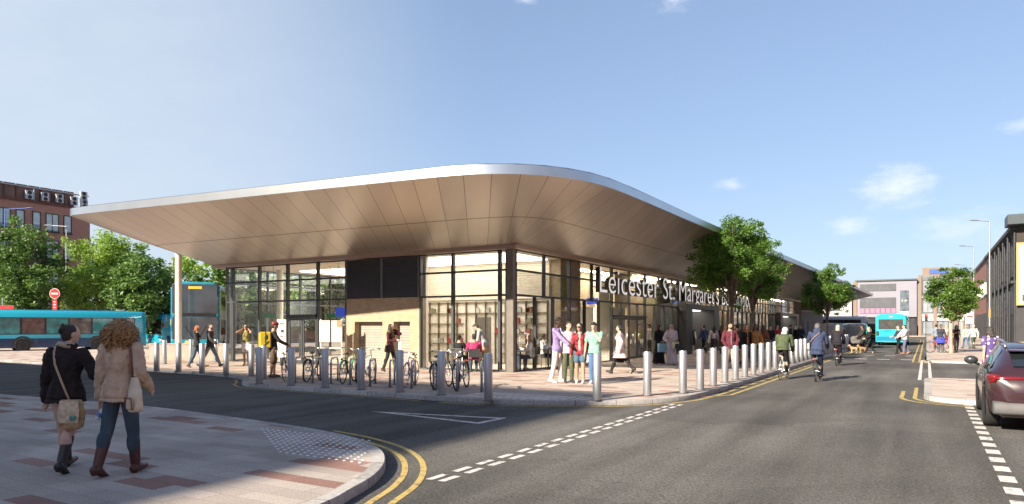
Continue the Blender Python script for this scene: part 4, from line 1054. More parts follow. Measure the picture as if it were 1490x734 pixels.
def tote(label, pos, rz, size, col, name='tote_bag', handles=True, group=None, strap=None, cat='bag', top_r=.12):
    """soft bag hanging below pos"""
    w_, d_, h_ = size; t = thing(name, label, cat, (pos[0], pos[1], pos[2] - h_ - top_r), rz, group); m = cloth(col)
    g = MB(); g.loft([(Vector((0, 0, 0)), Vector((w_ * .44, 0, 0)), Vector((0, d_ * .5, 0))), (Vector((0, 0, h_ * .15)), Vector((w_ * .55, 0, 0)), Vector((0, d_ * .62, 0))), (Vector((0, 0, h_ * .6)), Vector((w_ * .52, 0, 0)), Vector((0, d_ * .5, 0))), (Vector((0, 0, h_)), Vector((w_ * .46, 0, 0)), Vector((0, d_ * .25, 0)))], 18)
    g.build('bag_body', m, t, smooth=60)
    if handles:
        for s in (-1, 1):
            MB().path([(-w_ * .25, s * d_ * .15, h_ - .01), (-w_ * .2, s * d_ * .12, h_ + top_r * .7), (0, s * .01, h_ + top_r), (w_ * .2, s * d_ * .12, h_ + top_r * .7), (w_ * .25, s * d_ * .15, h_ - .01)], .009, 6).build('handle', m, t, smooth=180)
    return t
def paperbag(label, pos, rz, size, col, group=None):
    w_, d_, h_ = size; t = thing('paper_bag', label, 'bag', (pos[0], pos[1], pos[2] - h_ - .1), rz, group); m = mat('paper_%02x%02x%02x' % tuple(int(x * 255) for x in col), col, .7, var=.06)
    MB().box((0, 0, h_ / 2), (w_, d_, h_)).build('bag_body', m, t)
    for s in (-1, 1): MB().path([(-w_ * .2, s * d_ * .4, h_ - .01), (-w_ * .12, s * d_ * .2, h_ + .08), (w_ * .12, s * d_ * .2, h_ + .08), (w_ * .2, s * d_ * .4, h_ - .01)], .006, 6).build('handle', m, t, smooth=180)
    return t
def G(px, py): return P(px, py)
A = lambda px, py, d=0: P(px, py)
GRP = 'pedestrians around the bus station'
# --- the two women on the island
p1 = P(97, 684)
J = person('woman in black quilted jacket, pale leggings and black boots walking with a beige crossbody bag', p1, -4, 1.655, 'f', 'light', lt=(16, 4), rt=(-16, 12), lh=(-.155, .03, .475), rh=(.13, .13, .66), lean=2, head=(38, 4), hair=('bun', (.02, .012, .010)),
           top=((.022, .018, .019), .462, 1, .021, 'collar'), bottom=('leggings', (.52, .36, .30)), shoes=(.016, .013, .013), boots=.80, scarf=(.34, .29, .22), group=GRP, detail=.0085, wide=1.04)
t = J['T']
bagp = t(.095, -.115, .405)
g = thing('crossbody_bag', 'beige patterned canvas crossbody bag on the hip of the woman in black', 'bag', bagp, J['rz'])
mb = MB(); mb.loft([((0, 0, -.20), (.07, 0, 0), (0, .03, 0)), ((0, 0, -.17), (.13, 0, 0), (0, .05, 0)), ((0, 0, -.03), (.15, 0, 0), (0, .055, 0)), ((0, 0, .10), (.125, 0, 0), (0, .035, 0)), ((0, 0, .13), (.11, 0, 0), (0, .02, 0))], 20)
mb.build('bag_body', mat('canvas_beige', (.40, .29, .17), .85, var=.45, scale=16, bump=.4), g, smooth=60)
mb = MB(); mb.loft([((0, -.058, -.12), (.10, 0, 0), (0, .012, 0)), ((0, -.062, .0), (.115, 0, 0), (0, .012, 0)), ((0, -.045, .12), (.10, 0, 0), (0, .012, 0))], 16); mb.build('flap', mat('canvas_flap', (.50, .42, .31), .85, var=.3, scale=22), g, smooth=60)
mb = MB(); mb.lathe([(.034, 0), (.034, .012), (.02, .018)], (0, 0, 0), 16); o = mb.build('badge', mat('badge_teal', (.06, .25, .22), .4, var=.5, scale=30), g, smooth=40); o.rotation_euler = (PI / 2, 0, 0); o.location = (.055, -.072, -.06)
lp = [t(.07, -.095, .475), t(.015, -.09, .60), t(-.035, -.083, .72), t(-.056, -.058, .80), t(-.062, -.01, .855), t(-.054, .045, .83)]
MI = Matrix.Rotation(-J['rz'], 3, 'Z')
MB().path([MI @ (q - Vector(bagp)) for q in lp], .013, 6).build('strap', mat('strap_beige', (.42, .33, .22), .8), g, smooth=180)
mb = MB(); mb.cap(MI @ (J['lhand'] - p1) + Vector((0, 0, .075)), MI @ (J['lhand'] - p1) + Vector((0, 0, .02)), .034, .042); o = mb.build('cuff', cloth((.55, .48, .40)), J['root'], smooth=180)
p2 = P(176, 690)
J = person('woman with big curly blonde hair in a beige hooded parka, jeans and brown boots', p2, 6, 1.70, 'f', 'light', lt=(-13, 9), rt=(9, 3), lh=(-.165, .03, .475), rh=(.155, .06, .56), hair=('curly', (.30, .185, .085)), head=(0, 2),
           top=((.44, .34, .255), .462, 1, .022, 'hood'), bottom=('jeans', (.045, .075, .105)), shoes=(.06, .020, .016), boots=.74, group=GRP, detail=.0085, wide=1.06)
t = J['T']; bagp = t(.145, -.07, .50)
g = thing('shoulder_bag', 'cream canvas shoulder bag with brown straps beside the beige parka', 'bag', bagp, J['rz'] - .5)
mb = MB(); mb.loft([((0, 0, -.17), (.09, 0, 0), (0, .055, 0)), ((0, 0, -.13), (.125, 0, 0), (0, .065, 0)), ((0, 0, .05), (.11, 0, 0), (0, .05, 0)), ((0, 0, .20), (.05, 0, 0), (0, .03, 0))], 18); mb.build('bag_body', cloth((.56, .50, .41)), g, smooth=60)
mb = MB(); mb.box((0.02, -.068, -.08), (.13, .02, .12)); mb.build('pocket', cloth((.50, .42, .32)), g, bevel=.008)
mb = MB(); mb.path([(-.05, -.075, -.14), (-.05, -.082, -.02), (.08, -.082, -.02), (.085, -.075, -.14)], .008, 6); mb.build('pocket_trim', mat('leather_brown', (.17, .055, .03), .5), g, smooth=180)
MI = Matrix.Rotation(-(J['rz'] - .5), 3, 'Z')
MB().path([MI @ (q - Vector(bagp)) for q in (t(.13, -.07, .61), t(.115, -.068, .72), t(.095, -.05, .81), t(.088, 0, .852), t(.095, .05, .80), t(.14, .03, .62))], .011, 6).build('strap', MATS['leather_brown'], g, smooth=180)
hb = J['lhand']; g = thing('water_bottle', 'small clear plastic water bottle in the hand of the curly haired woman', 'bottle', hb + Vector((0, 0, -.10)), 0)
g.rotation_euler = (.0, R(35), J['rz'])
mb = MB(); mb.lathe([(.028, -.06), (.031, -.05), (.031, .06), (.014, .10), (.014, .11)], n=14); mb.build('bottle_body', mat('bottle_plastic', (.55, .62, .68), .15, var=.05, spec=.8), g, smooth=50)
MB().lathe([(.0318, -.02), (.0318, .03)], n=14).build('bottle_label', mat('bottle_label', (.08, .22, .5), .5), g); MB().lathe([(.016, .105), (.016, .125)], n=12).build('cap', M_white, g)

# --- left side by the bays
person('red haired woman in dark leather jacket and jeans walking beside a bearded man', P(286.5, 535), 80, 1.68, 'f', 'light', hair=('bob', RED), head=(20, 0), top=((.03, .033, .035), .47, 1, .014), bottom=('jeans', (.06, .10, .14)), shoes=(.13, .06, .03), inner=(.4, .4, .4), group=GRP, **WALK1)
person('bearded man in grey jacket, rust jumper and pale jeans walking past the bollards', P(306, 534), 84, 1.80, 'm', 'light', hair=('short', BLACKH), top=((.05, .05, .055), .455, 1, .016), inner=(.30, .10, .04), bottom=('jeans', (.17, .22, .26)), shoes=(.03, .025, .02), beard=BLACKH, head=(20, 0), group=GRP, lt=(26, 4), rt=(-24, 10), lh=(-.15, -.08, .49), rh=(.16, .17, .52))
person('woman in olive top and white shorts shading her eyes by the glazing', P(358, 532), 178, 1.68, 'f', 'tan', hair=('long', BROWNH), top=((.19, .17, .05), .55, 0, .008), bottom=('shorts', (.62, .58, .55), .62), shoes=(.3, .2, .14), glasses=True, lh=(-.085, .05, .885), rh=(.085, .05, .885), lp=(-.7, .3, -1), rp=(.7, .3, -1), group=GRP, lt=(4, 4), rt=(-6, 6))
# food courier with his bag
pc = P(398, 549.5)
J = person('courier in red helmet and dark shorts standing with his bicycle and yellow delivery box', pc, 66, 1.74, 'm', 'tan', hair=('short', BLACKH), helmet=(.20, .02, .025), top=((.035, .03, .03), .49, 1, .012), bottom=('shorts', (.12, .085, .06), .95), shoes=(.10, .10, .09), lh=(-.09, .22, .60), rh=(.10, .22, .60), head=(0, 8), group=GRP, **dict(lt=(4, 4), rt=(-4, 4)))
t = J['T']; b = t(0, -.148, .53)
g = thing('delivery_backpack', 'square yellow and black delivery box worn on the back of the courier', 'backpack', b, J['rz'])
MB().box((0, 0, .24), (.44, .34, .50)).build('box_body', mat('courier_yellow', (.55, .38, .012), .6, var=.12), g, bevel=.03)
mb = MB()
for q in (-1, 1):
    mb.box((q * .2215, 0, .24), (.006, .03, .50)); mb.box((0, -.1715, .24 + q * .23), (.44, .006, .02))
mb.build('edge_binding', M_frame, g)
mb = MB(); mb.ell((.224, 0.02, .33), (.004, .05, .09)); mb.tube((.224, -.08, .04), (.224, .09, .20), .012); mb.build('emblem', M_frame, g, smooth=180)
for q in (-.12, .12): MB().path([(q, .17, .42), (q, .30, .42), (q, .33, .30), (q, .27, .10), (q, .17, .06)], .014, 6).build('shoulder_strap', M_frame, g, smooth=180)
pb = P(568, 541)
J = person('woman on the phone in burgundy coat and dark leggings in front of the shutters', pb, 108, 1.70, 'f', 'light', hair=('long', BLACKH), top=((.07, .018, .028), .41, 1, .012), scarf=(.30, .22, .07), bottom=('leggings', (.025, .028, .035)), shoes=(.02, .018, .018), boots=.4, lh=(-.078, .055, .875), rh=(.09, .17, .655), lp=(-.6, .4, -1), group=GRP, lt=(14, 6), rt=(-12, 10), inner=(.30, .22, .06))
tote('black handbag hanging from the arm of the woman on the phone', J['T'](.16, .02, .62), J['rz'], (.34, .14, .24), (.02, .02, .022), 'handbag')
paperbag('pale blue paper carrier bag swung by the woman on the phone', J['rhand'] + Vector((.02, .04, .06)), J['rz'] + .5, (.30, .10, .30), (.40, .55, .72))
# --- the group of four
person('tall man in lilac cardigan and cream trousers gesturing to his friends', P(811, 557), 118, 1.86, 'm', 'dark', hair=('afro', BLACKH), top=((.24, .19, .36), .47, 1, .014), inner=(.55, .56, .62), bottom=('trousers', (.58, .54, .48)), shoes=(.65, .62, .58), rh=(.13, .24, .60), lh=(-.06, .28, .67), lp=(-1, -.4, -.8), head=(10, 6), group=GRP, lt=(6, 4), rt=(-6, 8), detail=.011, fist=True)
person('smiling man in pink shirt and olive trousers between the lilac cardigan and plaid shirt', P(827, 557), 168, 1.74, 'm', 'light', hair=('short', BROWNH), top=((.60, .46, .52), .47, .72, .012, '', 'shirt'), bottom=('trousers', (.085, .10, .06)), shoes=(.03, .035, .05), group=GRP, head=(-14, 4), detail=.011, **STAND)
M_plaid = mat('plaid_red', (.25, .022, .03), .85, var=.75, scale=14, bump=.3, stretch=(1, 1, 1))
person('woman in sunglasses, red plaid shirt and denim shorts laughing with three friends', P(844, 558), 192, 1.70, 'f', 'tan', hair=('veryLong', BLACKH), glasses=True, top=(M_plaid, .47, 1, .014, '', 'shirt'), inner=(.60, .42, .40), bottom=('shorts', (.07, .13, .19), .55), shoes=(.55, .50, .46), group=GRP, head=(24, 4), detail=.011, lt=(8, 6), rt=(-6, 8))
person('man in mint green t-shirt and blue jeans holding his chin while he laughs', P(865, 559), 200, 1.74, 'm', 'light', hair=('short', BLACKH), top=((.20, .38, .30), .48, .34, .013, '', 't_shirt'), bottom=('jeans', (.07, .16, .33)), shoes=(.62, .62, .60), lh=(-.035, .085, .815), lp=(-.7, .3, -1), rh=(.15, .04, .50), head=(0, 24), group=GRP, detail=.011, lt=(4, 4), rt=(-2, 4))
J = person('dark haired woman in pale pink knee length coat and black boots striding to the doors', P(902, 544), -62, 1.70, 'f', 'light', hair=('pony', BLACKH), top=((.60, .46, .46), .33, 1, .016), bottom=('leggings', (.012, .012, .014)), shoes=(.012, .012, .012), boots=.9, group=GRP, detail=.011, lt=(22, 4), rt=(-26, 16), lh=(-.145, -.05, .5), rh=(.15, .06, .50))
tote('big black leather handbag carried beside the pale pink coat', J['rhand'], J['rz'] + PI / 2, (.42, .16, .28), (.014, .014, .015), 'handbag')
# --- along the street front
J = person('woman in long black robe and black headscarf walking with a light blue bag', P(959, 530), 150, 1.66, 'f', 'tan', hair=None, hijab=(.012, .012, .013), dress=((.012, .012, .014), .03, 1, .020, .045), shoes=(.1, .08, .07), rh=(.06, .13, .60), lh=(-.06, .13, .60), group=GRP, lt=(8, 4), rt=(-8, 6), head=(-20, 0))
paperbag('light blue and pink shopping bag held by the woman in black robe', J['rhand'] + Vector((-.02, -.06, .02)), J['rz'], (.40, .12, .36), (.30, .52, .66))
J = person('woman in long pale lilac robe and pink headscarf with a dark green bag', P(977, 531), 178, 1.68, 'f', 'tan', hair=None, hijab=(.55, .45, .42), dress=((.50, .44, .47), .03, 1, .022, .04), shoes=(.3, .24, .2), rh=(.14, .10, .60), lh=(-.06, .14, .62), group=GRP, lt=(8, 4), rt=(-8, 6))
tote('dark green handbag on the arm of the woman in pale robe', J['lhand'] + Vector((.12, .02, .06)), J['rz'] + .4, (.36, .14, .28), (.03, .05, .045), 'handbag')
paperbag('small cream paper bag held in front of the pale robe', J['lhand'] + Vector((.05, -.08, .05)), J['rz'] + .2, (.26, .08, .28), (.52, .47, .30))
person('woman in white blouse and long black pinafore standing in the portal doorway', P(1007, 512), 186, 1.66, 'f', 'tan', hair=('bun', BLACKH), top=((.6, .6, .6), .55, 1, .008, '', 'blouse'), dress=((.015, .015, .017), .26, 0, .012), shoes=(.05, .04, .04), group=GRP, **STAND)
J = person('woman seen from behind in white blouse and brown trousers by the portal', P(1039, 516), 10, 1.68, 'f', 'light', hair=('long', BLACKH), top=((.62, .58, .60), .52, 1, .010, '', 'blouse'), bottom=('loose', (.085, .06, .05)), shoes=(.05, .04, .04), group=GRP, **WALK1)
tote('white shoulder bag beside the woman in brown trousers', J['T'](-.16, 0, .66), J['rz'] + PI / 2, (.34, .14, .32), (.6, .57, .53), 'shoulder_bag')
person('woman with long auburn hair in black top and khaki trousers walking to the doors', P(1049.5, 515), 6, 1.68, 'f', 'light', hair=('veryLong', (.13, .06, .025)), top=((.016, .016, .018), .5, 1, .010), bottom=('trousers', (.10, .10, .06)), shoes=(.05, .04, .04), group=GRP, **WALK2)
person('bearded man in burgundy jacket, grey t-shirt and cream trousers facing the street', P(1062.5, 541), 176, 1.74, 'm', 'tan', hair=('short', BLACKH), beard=BLACKH, top=((.10, .022, .035), .475, 1, .018), inner=(.13, .13, .14), bottom=('trousers', (.50, .45, .38)), shoes=(.14, .07, .035), lh=(-.10, .06, .52), rh=(.10, .06, .52), lp=(-1, -.5, 0), rp=(1, -.5, 0), group=GRP, lt=(8, 4), rt=(-10, 10))
J = person('ginger haired woman in black leather jacket and orange scarf walking with her friend', P(1086, 533), 172, 1.70, 'f', 'light', hair=('bob', RED), top=((.014, .014, .016), .5, 1, .014), scarf=(.42, .16, .04), inner=(.42, .16, .04), bottom=('jeans', (.05, .085, .13)), shoes=(.02, .018, .018), boots=.4, group=GRP, **WALK1)
tote('tan shopping bag hanging beside the black leather jacket', J['rhand'], J['rz'], (.32, .12, .40), (.36, .20, .09))
J = person('dark haired woman in mustard jacket and navy jeans carrying a white bag', P(1099, 532), 174, 1.74, 'f', 'brown', hair=('long', BLACKH), top=((.40, .17, .035), .49, 1, .016), inner=(.16, .15, .16), bottom=('jeans', (.02, .03, .06)), shoes=(.6, .6, .6), group=GRP, **WALK2)
paperbag('white carrier bag swinging beside the mustard jacket', J['lhand'], J['rz'], (.50, .14, .42), (.66, .66, .66))
person('white haired person in black coat far along the station front', P(1158.5, 505), 12, 1.66, 'f', 'light', hair=('bob', (.55, .52, .47)), top=((.018, .018, .02), .44, 1, .016), bottom=('trousers', (.02, .02, .02)), group=GRP, **WALK1)
person('person in dark jacket leaning by the far portal', P(1150, 504.5), 100, 1.72, 'm', 'tan', hair=('short', BLACKH), top=((.03, .03, .035), .48, 1, .014), bottom=('trousers', (.03, .03, .035)), group=GRP, **STAND)
person('person in navy coat beside the far brick pier', P(1165.5, 503.5), 170, 1.74, 'm', 'light', hair=('short', BROWNH), top=((.025, .03, .06), .44, 1, .015), bottom=('trousers', (.03, .03, .04)), group=GRP, **WALK2)
for px, py, a, lab, sx_, hr, tc_, bc_ in ((1110, 523, 14, 'woman in rust coat walking under the twin trees towards the far portal', 'f', ('long', BROWNH), (.22, .08, .04), (.03, .03, .035)), (1121, 518, 178, 'man in black jacket walking out from the fins behind the parked cycles', 'm', ('short', BLACKH), (.02, .02, .022), (.05, .06, .09)), (1073, 521, 8, 'man in olive jumper just beyond the burgundy jacket, back to the street', 'm', ('short', BROWNH), (.07, .075, .04), (.03, .03, .03)), (1131, 512, 172, 'woman in red top strolling near the far portal', 'f', ('bob', BLACKH), (.38, .03, .05), (.02, .02, .025)), (1024, 514, -30, 'man in blue shirt waiting against the dark portal jamb', 'm', ('short', BLACKH), (.06, .10, .22), (.03, .03, .035))):
    person(lab, P(px, py), a, 1.72, sx_, 'light', hair=hr, top=(tc_, .47, 1, .014), bottom=('trousers', bc_), group=GRP, **(WALK1 if px % 2 else WALK2))
# --- the crossing
J = person('man in dark grey suit pushing a pram over the crossing', P(1255, 511, ROAD), -90, 1.78, 'm', 'brown', hair=('short', BLACKH), top=((.035, .032, .03), .42, 1, .014), bottom=('trousers', (.03, .03, .03)), lh=(-.06, .20, .58), rh=(.06, .20, .58), group=GRP, lt=(14, 5), rt=(-16, 10))
person('blonde woman in black jacket walking two dogs over the crossing', P(1264.5, 514, ROAD), -88, 1.70, 'f', 'light', hair=('pony', BLONDE), top=((.016, .016, .018), .5, 1, .013), bottom=('leggings', (.014, .014, .016)), shoes=(.03, .03, .03), lh=(-.09, .16, .56), rh=(.09, .14, .56), group=GRP, lt=(20, 4), rt=(-24, 8))
person('man in charcoal shirt and black trousers crossing with a colleague', P(1307.5, 515, ROAD), -86, 1.76, 'm', 'light', hair=('short', GREYH), top=((.04, .042, .055), .5, .8, .012, '', 'shirt'), bottom=('trousers', (.016, .016, .018)), lh=(-.03, .22, .62), rh=(.10, .2, .6), group=GRP, lt=(12, 4), rt=(-12, 8))
person('man in white shirt, slate trousers and tan shoes on the zebra crossing', P(1316, 515.5, ROAD), -86, 1.80, 'm', 'light', hair=('short', BROWNH), top=((.62, .60, .58), .5, .8, .013, '', 'shirt'), bottom=('trousers', (.12, .13, .19)), shoes=(.42, .14, .04), lh=(-.08, .20, .60), rh=(.08, .22, .58), group=GRP, lt=(8, 4), rt=(-16, 10))
# --- pavement across the street
J = person('woman in dark clothes straddling a cargo bicycle under the young tree', P(1369, 513.5), 190, 1.72, 'f', 'brown', hair=('short', BLACKH), top=((.04, .045, .055), .5, 1, .016), bottom=('loose', (.10, .105, .12)), shoes=(.1, .1, .1), lh=(-.1, .18, .56), rh=(.1, .18, .56), group=GRP, **STAND)
tote('bright blue bag hanging on the pink cargo bicycle', J['T'](.06, .13, .60), J['rz'], (.46, .14, .34), (.05, .07, .42))
tote('pink bag on the handlebar of the cargo bicycle', J['T'](-.27, .12, .60), J['rz'], (.34, .14, .50), (.55, .18, .33))
person('man in grey blue t-shirt talking at the kerb behind the cargo bicycle', P(1362.5, 508), 20, 1.74, 'm', 'tan', hair=('short', BLACKH), top=((.16, .20, .27), .5, .4, .012, '', 't_shirt'), bottom=('trousers', (.04, .04, .05)), group=GRP, **STAND)
person('red haired woman in white top and crimson trousers beyond the cargo bicycle', P(1376, 506.5), 176, 1.72, 'f', 'light', hair=('bun', RED), top=((.55, .45, .43), .52, .5, .012), bottom=('loose', (.33, .03, .07)), group=GRP, **WALK1)
person('woman in black top and denim shorts over black tights checking her phone', P(1391.5, 512.5), 196, 1.70, 'f', 'tan', hair=('veryLong', BLACKH), top=((.016, .016, .018), .53, 0, .010), bottom=('leggings', (.015, .015, .016)), shoes=(.5, .45, .42), lh=(-.04, .13, .72), rh=(.06, .13, .70), group=GRP, lt=(-8, 10), rt=(12, 4))
person('woman in cream jumper and blue jeans walking away under the street lamps', P(1405.5, 507.5), 4, 1.68, 'f', 'light', hair=('bun', BLONDE), top=((.50, .44, .38), .5, 1, .014), bottom=('jeans', (.05, .12, .24)), group=GRP, **WALK1)
person('man in pale grey jacket and dark green trousers walking beside the black building', P(1416.5, 508), 4, 1.76, 'm', 'light', hair=('short', (.5, .48, .45)), top=((.42, .42, .42), .48, 1, .018), bottom=('trousers', (.05, .065, .04)), group=GRP, **WALK2)
# woman in the purple dress on the build-out
def flower_cloth():
    m, nt, out = _nt('flower_cloth'); N, L = nt.nodes.new, nt.links.new
    b = N('ShaderNodeBsdfPrincipled'); b.inputs['Roughness'].default_value = .85
    tc = N('ShaderNodeTexCoord'); v = N('ShaderNodeTexVoronoi'); v.inputs['Scale'].default_value = 9; v.inputs['Randomness'].default_value = .8; L(tc.outputs['Object'], v.inputs['Vector'])
    r = N('ShaderNodeValToRGB'); e = r.color_ramp.elements; e[0].position = .30; e[0].color = (.62, .56, .62, 1); e[1].position = .36; e[1].color = (.085, .05, .20, 1); L(v.outputs['Distance'], r.inputs[0])
    L(r.outputs[0], b.inputs['Base Color']); L(b.outputs[0], out.inputs['Surface']); return m
pw = at(1441, 18.6)
J = person('dark haired woman in flowered purple dress walking away behind the parked car', pw, 2, 1.63, 'f', 'light', hair=('bob', (.035, .030, .028)), dress=(flower_cloth(), .34, .28, .014, .03), shoes=(.1, .08, .07), group=GRP, detail=.011, wide=1.05, **WALK1)
tote('cream shoulder bag on the arm of the woman in purple dress', J['T'](.155, 0, .70), J['rz'] + PI / 2, (.26, .12, .26), (.5, .46, .40), 'shoulder_bag')
# --- inside the cafe
CG = 'people seen through the glazing'
IN = lambda px, d: at(px, d, .012)
SIT = dict(lt=(86, 88), rt=(86, 86), hipz=.50)
def seat(px, d, face, **k):
    p = IN(px, d); return p
q = IN(668, 24.6); person('woman with top knot in black seated with her back to the cafe glazing', q, 20, 1.68, 'f', 'light', hair=('bun', BLACKH), top=((.02, .02, .022), .5, 1, .012), bottom=('trousers', (.04, .04, .05)), lh=(-.08, .22, .46), rh=(.08, .22, .46), group=CG, **SIT)
cafe_chair(q.x, q.y, TH - R(20), 'black cafe chair of the woman with a top knot')
q = IN(690, 24.2); person('person in magenta shirt seated with their back to the cafe glazing', q, -6, 1.74, 'm', 'tan', hair=('short', BLACKH), top=((.42, .04, .13), .5, .9, .014, '', 'shirt'), bottom=('jeans', (.06, .08, .12)), lh=(-.08, .22, .46), rh=(.08, .22, .46), group=CG, **SIT)
cafe_chair(q.x, q.y, TH - R(-6), 'black cafe chair of the person in magenta shirt')
q = IN(706, 24.8); person('waiter in grey shirt and tan apron bending over the cafe table', q, -80, 1.78, 'm', 'light', hair=('short', BROWNH), top=((.36, .37, .38), .5, .8, .012, '', 'shirt'), bottom=('trousers', (.40, .28, .18)), lean=22, head=(0, 20), lh=(-.06, .26, .58), rh=(.06, .27, .56), group=CG, **STAND)
q = IN(771, 25.4); person('blonde woman in white seated at the corner cafe table', q, -95, 1.68, 'f', 'light', hair=('long', BLONDE), top=((.6, .58, .55), .5, 1, .012), bottom=('jeans', (.06, .08, .12)), lh=(-.05, .2, .47), rh=(.06, .12, .80), group=CG, **SIT)
cafe_chair(q.x, q.y, TH - R(-95), 'black cafe chair of the blonde woman in white')
q = IN(791, 26.6); person('dark haired person in white shirt seated deeper in the cafe', q, 120, 1.72, 'f', 'light', hair=('bob', BROWNH), top=((.55, .55, .55), .5, 1, .012), bottom=('trousers', (.03, .03, .04)), lh=(-.05, .2, .47), rh=(.06, .2, .47), group=CG, **SIT)
cafe_chair(q.x, q.y, TH - R(120), 'black cafe chair deepest in the cafe')
q = IN(748, 25.7); person('person in navy seated in shade behind the corner post', q, 100, 1.72, 'm', 'tan', hair=('short', BLACKH), top=((.02, .03, .07), .5, 1, .012), bottom=('trousers', (.03, .03, .04)), lh=(-.05, .2, .47), rh=(.06, .2, .47), group=CG, **SIT)
cafe_chair(q.x, q.y, TH - R(100), 'black cafe chair just behind the corner post')
for px, d, a, lab, tc_, bc_ in ((930, 37.5, 150, 'traveller in yellow top standing in the hall behind the street doors', (.55, .45, .03), (.03, .03, .04)), (945, 39, -60, 'traveller in white shirt waiting inside the hall near the last street door', (.6, .58, .56), (.05, .06, .1)), (918, 38.5, 20, 'traveller in black coat inside the hall with their back to the street', (.02, .02, .022), (.03, .03, .03)), (957, 41.5, 100, 'traveller in teal jacket deep inside the hall', (.02, .16, .17), (.04, .04, .05))):
    person(lab, IN(px, d), a, 1.72, 'm', 'tan', hair=('short', BLACKH), top=(tc_, .48, 1, .013), bottom=('trousers', bc_), group=CG, **STAND)
# ---------------------------------------------------------------- bollards and cycle stands
def steel():
    m, nt, out = _nt('brushed_steel'); N, L = nt.nodes.new, nt.links.new
    b = N('ShaderNodeBsdfPrincipled'); b.inputs['Metallic'].default_value = .75; b.inputs['Roughness'].default_value = .38; b.inputs['Base Color'].default_value = (.40, .43, .46, 1)
    tc = N('ShaderNodeTexCoord'); mp = N('ShaderNodeMapping'); mp.inputs['Scale'].default_value = (40, 40, 1.2); L(tc.outputs['Object'], mp.inputs[0])
    n = N('ShaderNodeTexNoise'); n.inputs['Scale'].default_value = 3; n.inputs['Detail'].default_value = 5; L(mp.outputs[0], n.inputs['Vector'])
    r = N('ShaderNodeMapRange'); r.inputs['To Min'].default_value = .28; r.inputs['To Max'].default_value = .52; L(n.outputs['Fac'], r.inputs['Value']); L(r.outputs[0], b.inputs['Roughness'])
    L(b.outputs[0], out.inputs['Surface']); return m
M_steel = steel(); M_dark = mat('dark_cap', (.06, .065, .07), .5, .3)
def bollard(p, label, group, proto=None):
    if proto:
        o = copy_tree(proto); o.location = p; o['label'] = label; o['group'] = group; return o
    t = thing('bollard', label, 'bollard', p, 0, group)
    MB().lathe([(.093, .012), (.095, .02), (.095, 1.005), (.088, 1.018)], n=28).build('post', M_steel, t, smooth=40)
    MB().lathe([(.088, 1.018), (.086, 1.026), (.04, 1.034), (.001, 1.035)], n=28).build('cap', M_steel, t, smooth=60)
    MB().lathe([(.135, .001), (.135, .008), (.097, .012)], n=28).build('base_collar', M_dark, t, smooth=30)
    return t
near = [(423.7, 561), (473, 564.7), (525.4, 567.6), (581.8, 570.8), (642.4, 575), (710.4, 583)]
proto = None
for i, (px, py) in enumerate(near):
    b = bollard(P(px, py), f'{nth(i)} steel bollard from the courier in the row shielding the cycle stands', 'bollards in front of the cycle stands', proto); proto = proto or b
for i, (px, py, lab) in enumerate([(868.8, 583, 'lone steel bollard at the corner in front of the man in mint t-shirt'), (942, 576, 'steel bollard by the kerb below the pale pink coat'), (993.6, 572.4, 'steel bollard where the corner kerb straightens into the street')]):
    bollard(P(px, py), lab, 'bollards round the corner', proto)
y = 17.75; i = 0
while y < 57:
    bollard(Vector((-4.98, y, 0)), f'{nth(i)} steel bollard of the straight row along the street kerb', 'bollards along the street kerb', proto); y += 1.28; i += 1
for i, (px, py) in enumerate([(228, 540.5), (260, 542), (294, 543.5), (329, 545), (366, 547.5)]):
    bollard(P(px, py), f'{nth(i)} steel bollard from the canopy column in the row along the side road', 'bollards along the side road', proto)
for i, (px, py) in enumerate([(239.5, 530), (278, 528.3), (314, 527.3)]):
    bollard(P(px, py), f'{nth(i)} steel bollard from the canopy column in the row beside the low wall', 'bollards beside the low wall', proto)
for px, py, lab in [(377.2, 559, 'steel bollard nearest the dropped kerb, left of the courier'), (383.5, 552, 'steel bollard tucked behind another, beside the courier')]:
    bollard(P(px, py), lab, 'bollards beside the courier', proto)
hoops = [429.7, 455, 481.5, 509.4, 538.3, 567.4, 598.8, 631, 664.7, 700.7]; hy = [557.3, 557.6, 558.6, 560, 562.4, 564, 565.4, 568, 569.5, 571.4]
hp_ = None
for i, (px, py) in enumerate(zip(hoops, hy)):
    p = P(px, py); lab = f'{nth(i)} steel hoop cycle stand counted from the courier'
    if hp_:
        o = copy_tree(hp_); o.location = p; o['label'] = lab
    else:
        hp_ = thing('cycle_stand', lab, 'cycle stand', p, TH + R(2), 'steel hoop cycle stands'); o = hp_
        pts = [(0, 0, .0), (0, 0, .58)] + [(0, .13 - .13 * math.cos(a), .58 + .13 * math.sin(a)) for a in (R(30), R(60), R(90))] + [(0, .77 + .13 * math.sin(a), .58 + .13 * math.cos(a)) for a in (R(0), R(30), R(60), R(90))] + [(0, .90, 0)]
        MB().path(pts, .028, 12).build('hoop', M_steel, hp_, smooth=180)
        for q in (0, .9): MB().lathe([(.06, .001), (.06, .008), (.03, .012)], (0, q, 0), 16).build('base_collar', M_dark, hp_, smooth=30)
